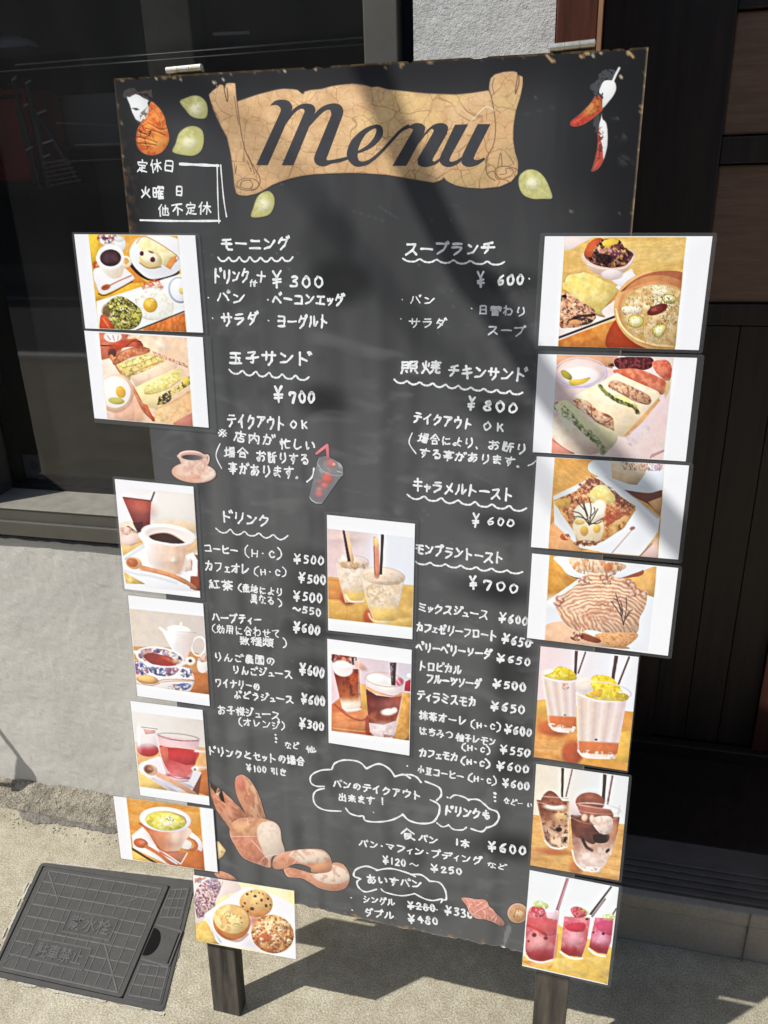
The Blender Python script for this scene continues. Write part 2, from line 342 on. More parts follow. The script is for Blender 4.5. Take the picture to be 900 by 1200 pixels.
MB().box((-2.5,yy-.02,a[2]-.02),(-.22,yy+.3,a[2])).build('standin_shelf',m_room,B0)  # added to carry the reflection stand-ins
q0=atY((66,112),yy+.14); q1=atY((215,168),yy+.14); MB().box((q0[0],yy+.14,q1[2]),(q1[0],yy+.2,q0[2])).build('reflection_block',M('reflection_block_grey',(.3,.3,.29),.6,.3),B0,.004)  # grey block stands in for a paler patch of reflection
RB_=empty('reflection_red',tuple(atY((8,215),yy)),'red block behind the window at far left, standing in for a street reflection','box')
p0=atY((-30,215),yy); p1=atY((27,102),yy); MB().box((p0[0],yy,a[2]+.001),(p1[0],yy+.12,p1[2])).build('reflection_red_body',M('reflection_deep_red',(.75,.03,.05),.5,.4),RB_,.006)  # red block stands in for a red street reflection
MB().box((p0[0],yy-.002,p1[2]-.02),(p1[0]-.006,yy-.0005,p1[2]-.012)).build('reflection_red_band',m_rub,RB_)
LD=empty('reflection_rack',tuple(atY((45,215),yy)),'dark bars with pale tips behind the window, standing in for a street reflection','reflection stand-in')
for (pa,pb,w_) in (((15,96),(48,222),.0045),((32,100),(58,220),.006),((40,128),(95,216),.004),((20,130),(40,215),.003)):  # bars and tips stand in for reflected street shapes
    A_=atY(pa,yy-.03); B_=atY(pb,yy-.03); MB().tube([A_,B_],w_,8).build('reflection_bar',M('reflection_dark_green',(.13,.15,.14),.5,.5),LD,smooth=True)
for (pa,pb) in (((14,94),(19,90)),((30,98),(36,94)),((44,133),(54,129)),((50,168),(62,164)),((28,124),(33,122)),((30,176),(38,172)),((51,184),(58,181))):
    A_=atY(pa,yy-.04); B_=atY(pb,yy-.04); MB().tube([A_,B_],.0022,8).build('reflection_tip',m_rail,LD,smooth=True)
for k in range(6):
    A_=atY((50+k*2,192+k*5),yy-.035); B_=atY((80+k*3,186+k*5),yy-.035); MB().tube([A_,B_],.0016,6).build('reflection_bar',m_rail2,LD,smooth=True)
BW_=empty('reflection_dome',tuple(atY((0,54),yy)),'pale dome behind the window, top left corner, standing in for a street reflection','bowl')
cc=atY((-4,56),yy); V=[];F=[]  # dome stands in for a pale rounded reflection
for i in range(7):
    for k in range(28):
        th=math.pi/2*i/6; V.append((cc[0]+.062*math.cos(th)*math.cos(2*math.pi*k/28),cc[1]+.05+.04*math.cos(th)*math.sin(2*math.pi*k/28),cc[2]+.026*math.sin(th)))
F=[(i*28+k,i*28+(k+1)%28,(i+1)*28+(k+1)%28,(i+1)*28+k) for i in range(6) for k in range(28)]
obj('reflection_dome_shell',V,F,M('reflection_pale_dome',(.85,.86,.88),.35,.5),BW_,smooth=True)
MB().box((-2.5,yy,cc[2]-.012),(cc[0]+.075,yy+.12,cc[2]-.001)).build('standin_shelf',m_room,B0)
# blue round sticker on the inside of the pane
st=empty('window_sticker',tuple(atY((38,535),gy+.010)),'faint blue round emblem on a square sticker inside the dark window, low left','sticker')
def quadpx(pts,y): return [tuple(atY(p,y)) for p in pts]
m_st1=M('faded_sticker_paper',(.10,.115,.13),.5,.3); m_st2=M('faded_blue_ink',(.035,.06,.12),.5,.3)
obj('sticker_sheet',quadpx([(26,533),(49,533),(54,562),(31,560)][::-1],gy+.009),[(0,1,2,3)],m_st1,st)
c=atY((39,545),gy+.0085); obj('sticker_disc',[(c[0]+.011*math.cos(t),c[1],c[2]+.011*math.sin(t)) for t in np.linspace(0,2*math.pi,28)[:-1]],[tuple(range(27))],m_st2,st)
# door bay
D=empty('cafe_door',(.3,1.633,.117),'dark stained wooden cafe door with brown raised panels behind the menu board','door')
MB().box((-.0667,1.285,.1172),(-.0125,1.66,2.3)).build('door_post',m_post,B0,.002)
MB().box((-.0123,1.284,.1172),(-.0066,1.66,2.3)).build('post_edge_strip',m_postl,B0)
MB().box((-.0064,1.645,.12),(1.3,1.665,2.3)).build('door_board',m_door,D)
zs=[(1.407,1.592),(1.125,1.360)]
MB().box((-.0064,1.625,.12),(.205,1.6448,2.2)).build('door_stile',m_door,D,.003)
MB().box((.56,1.625,.12),(.70,1.6448,2.2)).build('door_stile',m_door,D,.003)
for z0,z1 in ((1.362,1.405),(1.594,1.64),(1.085,1.1235)): MB().box((.2052,1.627,z0),(.5598,1.6446,z1)).build('door_rail',m_door,D,.002)
for i,(z0,z1) in enumerate(zs[:2]): MB().box((.2055,1.636,z0),(.5595,1.6444,z1)).build('door_panel',m_panel,D,.004)
for k in range(5): MB().box((.2052+k*.0712,1.629,.1505),(.2052+k*.0712+.0702,1.6443,1.0835)).build('door_plank',m_door,D,.0015)
MB().box((.2055,1.640,1.645),(.5595,1.6443,2.1)).build('door_pane',m_glassd,D)
MB().box((-.0064,1.60,.1173),(1.3,1.6248,.150)).build('door_threshold',m_door,D,.003)
x_=atY((884,860),1.61)[0]; MB().box((x_,1.612,.152),(x_+.09,1.6245,2.2)).build('door_edge_trim',M('dark_red_wood',(.05,.015,.01),.5,.3,wood=((50,50,4),(.02,.007,.005),(.06,.018,.012))),D,.002)
# step
S=empty('door_step',(.3,1.186,0),'low grey concrete doorstep with ribbed dark edge strip behind the menu board','step')
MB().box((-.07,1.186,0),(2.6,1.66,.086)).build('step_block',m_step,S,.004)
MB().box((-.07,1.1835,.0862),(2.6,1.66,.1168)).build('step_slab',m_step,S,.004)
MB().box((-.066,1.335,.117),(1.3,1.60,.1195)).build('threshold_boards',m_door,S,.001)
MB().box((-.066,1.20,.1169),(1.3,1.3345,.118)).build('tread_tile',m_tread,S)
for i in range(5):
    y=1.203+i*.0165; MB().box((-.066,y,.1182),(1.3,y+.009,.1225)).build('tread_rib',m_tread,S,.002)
MB().box((.352,1.1815,.0),(.3535,1.1862,.1165)).build('joint',m_dmortar,S)
# mortar fillet at the foot of the wall
def fillet():
    nx,ny=260,34; X,T=np.meshgrid(np.linspace(-1.6,-.07,nx),np.linspace(0,1,ny))
    edge=1.226+.018*fbm(X*14,X*0,5)+.010*fbm(X*60,X*0,6)-.03*sst(-.98,-.75,-(-X))*0
    Y=WY-.001+(edge-WY)*T; prof=.034*(1-T)**.7*(.75+.5*fbm(X*16,T*3,8))
    lump=.010*(fbm(X*60,T*8,11)-.35)*sst(0,.12,T)
    Z=prof+lump; Z=np.where(T>.98,-.004,Z); Z=np.maximum(Z,-.004)
    cr=np.abs(T-.72-.12*(fbm(X*10,X*0,15)-.5)); Z=Z-.010*(1-sst(.02,.07,cr))*sst(.45,.6,fbm(X*7,X*0,22))
    return obj('mortar_fillet',np.stack([X,Y,Z],-1).reshape(-1,3),gridfaces(nx,ny)[:,::1],m_mortar,B0,label='crumbling mortar strip along the foot of the wall')
fillet()
nx,ny=320,16; X,T=np.meshgrid(np.linspace(-1.24,-.92,nx),np.linspace(0,1,ny))
far=1.246+.008*(fbm(X*30,X*0,30)-.5); wid=(.010+.034*fbm(X*9,X*0,31))*sst(-1.24,-1.2,X)*(1-sst(-.98,-.93,X))+.008*(fbm(X*120,X*0,37)-.5)
Y=far-wid*T; Z=.0012+.0045*fbm(X*110,Y*110,33)*np.sin(np.pi*np.clip(T,0,1))+.002*fbm(X*400,Y*400,35)
obj('crumbled_mortar',np.stack([X,Y,Z],-1).reshape(-1,3),gridfaces(nx,ny),m_dmortar,B0)
# loose grit along the crack
rnd=random.Random(4); mb=MB()
for k in range(170):
    x=rnd.uniform(-1.3,-.75); y=rnd.uniform(1.19,1.235); r=rnd.uniform(.0008,.0032); z=.0012
    V=[(x+r*rnd.uniform(.6,1.2)*math.cos(a),y+r*rnd.uniform(.6,1.2)*math.sin(a),0.0002) for a in (0,1.25,2.5,3.8,5)]+[(x,y,r*rnd.uniform(.7,1.3))]
    mb.add(V,[(0,1,5),(1,2,5),(2,3,5),(3,4,5),(4,0,5)])
mb.build('grit',m_mortar,kind='stuff',label='loose grit crumbs along the foot of the wall',cat='grit')
# ================================================================ water meter box cover
H=empty('utility_cover',(-.86,.99,0),'grey resin water valve box cover with raised grid and lettering, set in the pavement','manhole cover')
def Q(c,s,t):
    c=np.array(c,float); return (c[0]*(1-s)+c[1]*s)*(1-t)+(c[3]*(1-s)+c[2]*s)*t
OUT=[(-1.082,1.116),(-.722,1.141),(-.648,.857),(-1.008,.853)]
LID=[(-1.064,1.105),(-.774,1.114),(-.738,.867),(-1.000,.866)]
SID=[(-.768,1.113),(-.728,1.124),(-.660,.870),(-.731,.867)]
def rquad(c,r,n=5):
    c=[np.array(p) for p in c]; o=[]
    for i in range(4):
        a,b,d=c[i-1],c[i],c[(i+1)%4]; u=(a-b)/np.linalg.norm(a-b); v=(d-b)/np.linalg.norm(d-b)
        for k in range(n):
            t=k/(n-1); o.append(((1-t)**2)*(b+u*r)+2*t*(1-t)*b+t*t*(b+v*r))
    return o
def slab(poly,z0,z1,name,mat,par,bev=0,**k):
    n=len(poly); V=[(*p,z0) for p in poly]+[(*p,z1) for p in poly]
    if sum((poly[i][0]*poly[(i+1)%n][1]-poly[(i+1)%n][0]*poly[i][1]) for i in range(n))<0: idx=list(range(n))[::-1]
    else: idx=list(range(n))
    F=[tuple(n+i for i in idx),tuple(idx[::-1])]+[(idx[i],idx[(i+1)%n],n+idx[(i+1)%n],n+idx[i]) for i in range(n)]
    o=MB().add(V,F).build(name,mat,par,bev,**k); return o
def scale(c,k): m_=np.mean(c,0); return [m_+(np.array(p)-m_)*k for p in c]
# pale mortar seam, black gap, frame, lid, side plate
def ragged(c,amp,seed):
    c=rquad(c,.014,4); o=[]
    for i in range(len(c)):
        a=np.array(c[i]); b=np.array(c[(i+1)%len(c)]); L=np.linalg.norm(b-a); n=max(1,int(L/.004))
        for k in range(n):
            p=a+(b-a)*k/n; nr=np.array([(b-a)[1],-(b-a)[0]])/max(L,1e-6); o.append(p+nr*amp*(float(vn(np.array(p[0]*90),np.array(p[1]*90),seed))-.2)*(-1))
    return o
slab(ragged(OUT,-.006,3),.0,.0010,'mortar_seam',m_dmortar,H)
def seam(P0,P1,out,seed):                  # broken pale mortar line, lumps of uneven width
    P0=np.array(P0);P1=np.array(P1); L=np.linalg.norm(P1-P0); n=int(L/.0016); o=np.array(out,float); mb=MB()
    for k in range(n):
        t=(k+.5)/n; s=float(vn(np.array(t*L*55),np.array(seed*1.),seed)); 
        if s<.42: continue
        p=P0+(P1-P0)*t; r=random.Random(seed*1000+k); wd=.001+.0065*(s-.42)*r.uniform(.7,1.3); hh=(P1-P0)/L*.0012
        a0=p-hh-o*.0012*r.random(); a1=p+hh-o*.0012*r.random(); c1=p+hh+o*wd; c0=p-hh+o*wd*r.uniform(.8,1.2); zt=.0016+.0009*r.random()+k%2*.0001
        mb.hexa([(*a0,.0011),(*a1,.0011),(*c1,.0011),(*c0,.0011),(*a0,zt),(*a1,zt),(*c1,zt),(*c0,zt)])
    mb.build('pale_mortar',m_white,H,kind='stuff')
seam(OUT[0],OUT[1],(-.08,1),3); seam(OUT[3],OUT[2],(.05,-1),5); seam(OUT[0],OUT[3],(-1,-.2),9); seam(np.array(OUT[0])+(-.006,0),np.array(OUT[3])+(-.006,0),(-1,-.2),12)
slab(rquad(scale(OUT,.985),.012),.0,.0026,'cover_frame',m_lid,H)
GAP=[np.array(LID[0])+(-.0045,.001),np.array(LID[1])+(.004,.001),np.array(LID[2])+(.0035,-.001),np.array(LID[3])+(-.004,-.001)]
slab(GAP,.0027,.0029,'lid_gap',m_black,H)
lid=slab(rquad(LID,.006),.0030,.0034,'cover_lid',m_lid,H)
side=slab(rquad(SID,.006),.0027,.0038,'side_plate',m_lid,H,.0005)
def ridge(c,a,b,w,z,par,h=.0010,name='ridge'):
    a=Q(c,*a); b=Q(c,*b); d=(b-a); L=np.linalg.norm(d); n=np.array([-d[1],d[0]])/L*w/2; t=d/L*0
    w2=n*.45
    V=[(*(a-n),z),(*(b-n),z),(*(b+n),z),(*(a+n),z),(*(a-w2),z+h),(*(b-w2),z+h),(*(b+w2),z+h),(*(a+w2),z+h)]
    return MB().hexa(V).build(name,m_ridge,par)
z=.0033; W_=.0034
bx1=(.36,.38,.74,.58); bx2=(.20,.68,.64,.86)      # text boxes in lid coordinates
def clear(s0,t0,s1,t1):
    """split a grid line where it would cross the two lettering boxes"""
    out=[(s0,t0,s1,t1)]
    for bx in (bx1,bx2):
        nw=[]
        for (a,b,c_,d_) in out:
            if abs(a-c_)<1e-6:
                if bx[0]<a<bx[2] and b<bx[3] and d_>bx[1]:
                    if b<bx[1]: nw.append((a,b,c_,bx[1]))
                    if d_>bx[3]: nw.append((a,bx[3],c_,d_))
                else: nw.append((a,b,c_,d_))
            else:
                if bx[1]<b<bx[3] and a<bx[2] and c_>bx[0]:
                    if a<bx[0]: nw.append((a,b,bx[0],d_))
                    if c_>bx[2]: nw.append((bx[2],b,c_,d_))
                else: nw.append((a,b,c_,d_))
        out=nw
    return out
for i in range(11):
    for q in clear(.04+i*.092,.03,.04+i*.092,.97): ridge(LID,q[:2],q[2:],W_,z,lid)
for j in range(9):
    for q in clear(.04,.035+j*.1165,.96,.035+j*.1165): ridge(LID,q[:2],q[2:],W_,z,lid,.0008)
for a,b in (((.05,.04),(.22,.30)),((.95,.05),(.66,.28)),((.02,.95),(.19,.70)),((.95,.96),(.72,.62))): ridge(LID,a,b,W_*1.2,z,lid,.0012)
for bx in (bx1,bx2):
    c4=[(bx[0],bx[1]),(bx[2],bx[1]),(bx[2],bx[3]),(bx[0],bx[3])]
    for k in range(4): ridge(LID,c4[k],c4[(k+1)%4],W_,z,lid,.0013,'text_border')
for i in range(4):
    ridge(SID,(.06+i*.29,.03),(.06+i*.29,.30),W_,.0037,side); ridge(SID,(.06+i*.29,.72),(.06+i*.29,.97),W_,.0037,side)
for t in (.03,.12,.21,.30,.72,.80,.885,.97): ridge(SID,(.06,t),(.93,t),W_,.0037,side,.0008)
PK=[(-.752,1.021),(-.694,1.017),(-.683,.942),(-.742,.945)]
slab(PK,.0039,.0045,'handle_recess',m_lid,H)
PI_=[Q(PK,.42+.55*(math.cos(a)),.5+.42*math.sin(a)) for a in np.linspace(math.pi/2,-math.pi/2,14)]
PI_=[Q(PK,-.03+.42*math.cos(a)**.8,.50+.40*math.sin(a)) for a in np.linspace(math.pi/2-.001,-math.pi/2+.001,16)]
slab([np.array(p) for p in PI_],.0046,.0049,'handle_hole',m_black,H)
for a,b in (((0,0),(1,0)),((1,0),(1,1)),((1,1),(0,1))): ridge(PK,a,b,.004,.0044,H,.0016,'recess_rim')
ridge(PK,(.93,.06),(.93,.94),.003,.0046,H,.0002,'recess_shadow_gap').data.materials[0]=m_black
# raised lettering with the font that ships inside Blender
def glyphs(txt,size=1.,off=0.0,res=2):
    cu=bpy.data.curves.new('t','FONT'); cu.body=txt; cu.size=size; cu.offset=off; cu.resolution_u=res
    o=bpy.data.objects.new('t',cu); COL.objects.link(o); dg=bpy.context.evaluated_depsgraph_get(); dg.update()
    me=bpy.data.meshes.new_from_object(o.evaluated_get(dg)); v=np.array([x.co[:2] for x in me.vertices]).reshape(-1,2); f=[tuple(q.vertices) for q in me.polygons]
    bpy.data.objects.remove(o); bpy.data.curves.remove(cu); bpy.data.meshes.remove(me); return v,f
for txt,bx in (('散水栓',bx1),('駐車禁止',bx2)):
    v,f=glyphs(txt,1,.015); mn=v.min(0); mx=v.max(0); u=(v-mn)/(mx-mn)
    s=bx[0]+(bx[2]-bx[0])*(.08+.84*u[:,0]); t=bx[3]-(bx[3]-bx[1])*(.14+.72*u[:,1])
    P=np.array([Q(LID,a,b) for a,b in zip(s,t)])
    V=np.concatenate([np.c_[P,np.full(len(P),.0033)],np.c_[P,np.full(len(P),.0044)]]); n=len(P)
    F=[tuple(n+i for i in q) for q in f]; ed={}
    for q in f:
        for k in range(len(q)):
            e=(q[k],q[(k+1)%len(q)]); ed[e]=1
    F+=[(a,b,n+b,n+a) for (a,b) in ed if (b,a) not in ed]
    obj('raised_lettering',V,F,m_ridge,lid,label='raised lettering '+txt)
# ================================================================ street behind the viewer (seen in the window glass, throws the soft cable shadow)
A=empty('opposite_building',(0,-9.5,0),'plain grey building with dark garage openings across the road','building')
MB().box((-14,-12,-.1),(12,-9.5,5.6)).build('wall',m_grey,A)
for x in (-11,-6.4,-1.6,3.2,7.6): MB().box((x,-9.51,.2),(x+3.4,-9.45,3.2)).build('garage_opening',m_room,A)
for x in (-10.5,-7,-3.5,0,3.5,7): MB().box((x,-9.52,3.9),(x+1.4,-9.47,5.1)).build('window',m_glassd,A)
# overhead cables
def cable(pxs,t,r,label,ext=1.5,jit=0):
    P=[bw(b2([p]),0)[0]+SUN*t for p in pxs]; P=[P[0]+(P[0]-P[1])*ext*3]+P+[P[-1]+(P[-1]-P[-2])*ext*2]
    P=crom(P,8,False); MB().tube(P,r,10).build('overhead_cable',m_cable,smooth=True,label=label,cat='cable')
cable([(428,60),(447,112),(485,201),(542,314),(583,363),(654,472),(785,618)],1.6,.0185,'thick black cable overhead, shading the middle of the menu board')
cable([(120,70),(200,100),(262,135),(330,190),(420,300)],4.2,.007,'thin black cable overhead, shading the upper left of the menu board')
# unseen bent bar added left of the picture to cast the wall corner shadow
F_=empty('shadow_bar',(-1.5,1.2,0),'unseen bent black bar added at far left to cast a shadow on the wall','shadow caster')
wp=[(0,857),(20,884),(31,900),(33,928)]
P=[atY(p,WY)+SUN*.34 for p in wp]
mb=MB(); mb.tube(crom([P[0]+(P[0]-P[1])*1.5]+P[:2]+[P[2]],4,False),.006,8); mb.build('upper_rod',m_rub,F_,smooth=True)
mb=MB(); mb.tube([P[2]*1.0,P[3]],[.014,.019],8); mb.build('post',m_rub,F_,smooth=True)
mb=MB(); mb.tube([P[3],P[3]+np.array([-.25,-.02,-.02])],.006,8); mb.build('foot',m_rub,F_,smooth=True)
# ================================================================ the menu board
BD=empty('menu_board',(-.26,.88,0),'black A-frame chalkboard menu headed Menu, hung with laminated food photos, on weathered legs','signboard')
corn=b2([(133,92),(760,55),(664,1129),(229,1037)])
U0,U1=corn[0,0],corn[1,0]; V1=(corn[2,1]+corn[3,1])/2
nu,nv=250,470
uu,vv=np.meshgrid(np.linspace(0,BW,nu),np.linspace(0,BH,nv))
tb=sst(.985,1,vv/BH); vv2=vv-tb*(.004*fbm(uu*60,uu*0+1,4)+.006*sst(.55,.7,fbm(uu*25,uu*0,9))*fbm(uu*150,uu*0,2))
tt=1-sst(0,.004,vv); vv2=vv2+tt*(.0018*sst(.6,.7,fbm(uu*70,uu*0,12)))
fr=bw(np.stack([uu.ravel(),vv2.ravel()],1),0)
nF=len(fr); rim=[i for i in range(nu)]+[r*nu+nu-1 for r in range(1,nv)]+[(nv-1)*nu+i for i in range(nu-2,-1,-1)]+[r*nu for r in range(nv-2,0,-1)]
bk=fr[rim]-BN*.0065; m_=len(rim)
gf=gridfaces(nu,nv); ef=np.array([[nF+k,nF+(k+1)%m_,rim[(k+1)%m_],rim[k]] for k in range(m_)])
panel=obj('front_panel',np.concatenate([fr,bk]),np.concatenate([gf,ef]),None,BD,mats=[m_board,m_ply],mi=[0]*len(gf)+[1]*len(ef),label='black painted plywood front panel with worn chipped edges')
rs0=np.random.RandomState(8); pp=Paint(pxof(fr),(62,65,70)); one=np.ones(len(fr))
U_=uu.ravel(); V_=vv2.ravel()
# chalk dust, wiped patches, scuffs, and painted-in reflection haze
pp.f(sst(.32,.72,fbm(U_*9,V_*4,2,4)),(70,73,77),.75)
pp.f(sst(.45,.75,fbm(U_*60,V_*9,5,3)),(80,83,86),.28)
edge=np.minimum(np.minimum(U_,BW-U_),V_); 
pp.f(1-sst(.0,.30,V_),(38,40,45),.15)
pp.f(sst(.12,.55,V_),(96,100,103),.72); pp.f(sst(.55,1.1,V_),(98,102,105),.3)  # glossy haze painted in: lighter lower down, dark top and sides below
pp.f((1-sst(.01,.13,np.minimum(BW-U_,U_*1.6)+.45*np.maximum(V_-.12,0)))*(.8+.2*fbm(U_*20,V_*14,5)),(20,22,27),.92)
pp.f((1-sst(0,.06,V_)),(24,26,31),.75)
for k in range(16):
    u0=rs0.uniform(.05,.55); wv=rs0.uniform(.004,.016); mk=np.exp(-((U_-u0-.01*fbm(V_*3,V_*0,k))/wv)**2)*sst(.15,.3,V_)*fbm(U_*8,V_*2.2,60+k); pp.f(mk,(30,33,36) if k%2 else (140,143,146),.28 if k%2 else .12)
for (x,y,rx,ry,a) in ((398,330,34,26,.75),(385,285,30,40,.35),(378,470,26,17,.7),(560,575,30,9,.3),(590,615,34,11,.65),(585,692,40,13,.75),(590,478,34,13,.6),(596,328,34,13,.6),
    (366,655,22,9,.5),(366,678,22,9,.5),(362,700,24,10,.5),(362,738,26,12,.65),(368,785,22,12,.6),(370,818,20,12,.6),(366,850,24,13,.5),(600,780,24,34,.5),(600,850,26,14,.4),(604,892,26,26,.45),(600,992,30,14,.75),(500,1062,26,8,.4),(545,990,30,7,.3)):
    pp.f(pp.e(x,y,rx,ry,8,so=26),(27,30,34),a)
for (x,y,rx,ry,a) in ((330,900,40,16,.25),(440,925,80,50,.22),(560,870,40,10,.35),(545,940,40,30,.2),(300,575,40,14,.2),(445,960,70,22,.15)):
    pp.f(pp.e(x,y,rx,ry,10,so=24)*sst(.3,.7,fbm(U_*50,V_*40,3)),(120,123,126),a)
smr=fbm(U_*26+6*fbm(U_*5,V_*5,71),V_*60+6*fbm(U_*5,V_*5,72),73,3); pp.f(sst(.55,.85,smr)*sst(.12,.3,V_),(122,125,128),.35); pp.f(sst(.58,.85,fbm(U_*16,V_*11,77,4))*sst(.12,.3,V_),(44,47,51),.45)
sp=fbm(U_*420,V_*420,7,2); pp.f(sst(.90,.95,sp),(150,150,146),.35)
rs=np.random.RandomState(3)
for k in range(46):                       # long faint scratches
    x,y=rs.uniform(170,700),rs.uniform(90,1060); a=rs.uniform(-.3,.6); L=rs.uniform(8,46); bx=(abs(pp.x-x)<60)&(abs(pp.y-y)<60)
    q=Paint(pp.px[bx]); mm=q.l([(x,y),(x+L*math.cos(a),y+L*math.sin(a))],1.1,so=1.4); v=pp.c[bx]; al=(mm*rs.uniform(.08,.3))[:,None]; pp.c[bx]=v*(1-al)+np.array([140,142,145])*al
# chipped edges
nz=fbm(U_*170,V_*170,21,3)
chip=sst(.67,.74,nz-.06+.20*np.exp(-U_/.004)*sst(.06,.10,V_)*(1-sst(.24,.3,V_))+.16*np.exp(-V_/.002)+.08*np.exp(-(BW-U_)/.0015)-.30*sst(.002,.012,edge)*(BH-V_>.02)+.34*np.exp(-(BH-V_)/.005)*(1-.6*sst(.3,.5,U_)))
chip=chip*(1-sst(.012,.028,np.minimum(edge,BH-V_)))
pp.f(chip,pp.g((176,146,104),(150,120,84),(130,60),(700,1100)),.85)
chl=sst(.46,.6,fbm(U_*130,V_*130,41,3))*np.exp(-U_/.012)*sst(.05,.09,V_)*(1-sst(.22,.3,V_)); pp.f(np.clip(chl*1.6,0,1),(70,52,38),.9)
ed=(1-sst(.0006,.0022,np.minimum(np.minimum(U_,BW-U_),V_)))*(.6+.4*nz); pp.f(ed,(150,128,98),.8)
for x,y,r in ((645,96,3),):
    pass
for (a,b,w_) in (((640,64),(648,72),3.2),((690,62),(680,66),3),((736,61),(742,66),4)):
    pp.f(pp.l([a,b],w_),(190,158,112))
for (x,y,s_) in ((155,95,.8),(183,92,1.6),(211,92,1.6),(258,85,1.6),(251,97,1.8),(255,102,1.2),(244,87,1),(270,86,1),(333,83,1.2),(330,80,1),(370,80,1.6),(383,79,1),(457,75,1),(413,77,1),(262,93,1),(736,74,.9),(723,160,1.1),(728,90,1.),(731,98,.9),(670,248,1.2),(705,62,1.5),(695,64,2)):
    bx=(abs(pp.x-x)<8)&(abs(pp.y-y)<8); q=Paint(pp.px[bx]); al=q.e(x,y,s_,s_*.9,so=1.3)[:,None]; pp.c[bx]=pp.c[bx]*(1-al)+np.array([212,196,170])*al
# dried paint runs at the lower right, smudges at the upper right
pp.ctx(530,1030,9).f(pp.p([(595,480),(615,500),(618,540),(600,600),(575,650),(560,720),(545,750),(500,750),(530,700),(548,660),(550,590),(570,520)],True),(150,155,160),.55)
pp.f(pp.p([(545,700),(560,745),(505,750),(520,715)]),(215,218,215),.8)
pp.ctx(640,40,6.43)
for (x,y,rx,ry,a) in ((520,635,28,16,.55),(585,790,22,40,.4),(585,950,45,50,.35),(650,970,20,16,.35)): pp.t(pp.e(x,y,rx,ry,so=2),(120,122,122),9,.5,.1,a=a)
pp.ctx(0,0,1)
gy_=pp.c.mean(1,keepdims=True); sm_=(np.ptp(pp.c,axis=1)<22)[:,None]; pp.c=np.where(sm_,gy_+(pp.c-gy_)*.35,pp.c)*.97
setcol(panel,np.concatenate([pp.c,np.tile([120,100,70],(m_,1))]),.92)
# frame, legs, rear frame, hinges
def bbox(u0,u1,v0,v1,h0,h1,ground=False):
    P=[]
    for h in (h0,h1):
        for (u,v) in ((u0,v0),(u1,v0),(u1,v1),(u0,v1)):
            p=bw([(u,v)],h)[0]; P.append(p)
    if ground:
        for k in (2,3,6,7):
            t=(P[k][2]-.0005)/BV[2]; P[k]=P[k]-BV*t
    return P
def bhexa(P): V=[P[0],P[1],P[2],P[3],P[4],P[5],P[6],P[7]]; return MB().hexa(V)
bhexa(bbox(.005,.056,.05,1.40,-.0085,-.036,True)).build('leg',m_leg,BD,.0012)
bhexa(bbox(.557,.6065,1.10,1.40,-.0085,-.036,True)).build('leg',m_leg,BD,.0012)
bhexa(bbox(.557,.596,.03,1.099,-.0085,-.036)).build('frame_stile',m_leg,BD,.0012)
bhexa(bbox(.0565,.5565,.03,.075,-.0085,-.030)).build('frame_rail',m_leg,BD,.001)
bhexa(bbox(.0565,.5565,1.10,1.145,-.0085,-.030)).build('frame_rail',m_leg,BD,.001)
# rear frame leans back from the hinges
RT=bw([(0,.004)],-.045)[0]; RB=RT.copy(); RB[2]=0; RB[1]=1.155; rv=RB-RT; rl=np.linalg.norm(rv); rv/=rl; rn=np.cross(BU,rv)
rn*= -1 if rn[1]>0 else 1
def rbox(u0,u1,v0,v1,h0,h1):
    P=[RT+BU*u+rv*v+rn*h for h in (h0,h1) for (u,v) in ((u0,v0),(u1,v0),(u1,v1),(u0,v1))]
    return MB().hexa(P)
rbox(.038,.082,.0,rl-.006,0,-.028).build('rear_leg',m_leg,BD,.0012)
rbox(.53,.574,.0,rl-.006,0,-.028).build('rear_leg',m_leg,BD,.0012)
rbox(.03,.55,.0,.96,-.0285,-.034).build('rear_panel',m_leg,BD)
rbox(.0825,.5295,.60,.64,0,-.026).build('rear_rail',m_leg,BD,.001)
for (x0,y0,x1,y1) in ((194,87,235,83),(644,61,697,55)):
    a,b=b2([(x0,y0),(x1,y1)]); a=bw([a-[0,.004]],-.004)[0]; b=bw([b-[0,.004]],-.004)[0]; d=(b-a)
    hg=None
    for k in range(3):
        q0=a+d*(k/3+.004); q1=a+d*((k+1)/3-.004); mb=MB(); mb.tube([q0,q1],.0042,14); o=mb.build('hinge' if k==0 else 'knuckle',m_steel,BD if k==0 else hg,smooth=False)
        if k==0: hg=o
    mb=MB(); mb.tube([a-d*.01,b+d*.012],.0026,10); mb.build('hinge_pin',m_steel,hg)
    mb=MB(); P=[a+BV*.001-BN*.004,b+BV*.001-BN*.004,b+BV*.016-BN*.004,a+BV*.016-BN*.004]; mb.hexa(P+[p-BN*.0015 for p in P]); mb.build('hinge_leaf',m_steel,hg)
# ---------------------------------------------------------------- cut-out drawings printed and stuck on the panel
def drawing(name,bbox,fn,h=.00022,step=.62,label=None,k=.95,cut=.5):
    x0,y0,x1,y1=bbox; nx=int((x1-x0)/step)+1; ny=int((y1-y0)/step)+1
    X,Y=np.meshgrid(np.linspace(x0,x1,nx),np.linspace(y0,y1,ny)); px=np.stack([X.ravel(),Y.ravel()],1)
    P=Paint(px,(66,69,73)); al=fn(P); uv=b2(px); keep=al>.04
    f=gridfaces(nx,ny); f=f[keep[f].any(1)]
    al=np.clip(al,0,1)[:,None]; c=P.c*al+np.array([62,65,69])*(1-al)
    used=np.unique(f); mp=-np.ones(len(px),int); mp[used]=np.arange(len(used))
    o=obj(name,bw(uv[used],h),mp[f],m_stick,panel,label=label); setcol(o,c[used],k); return o
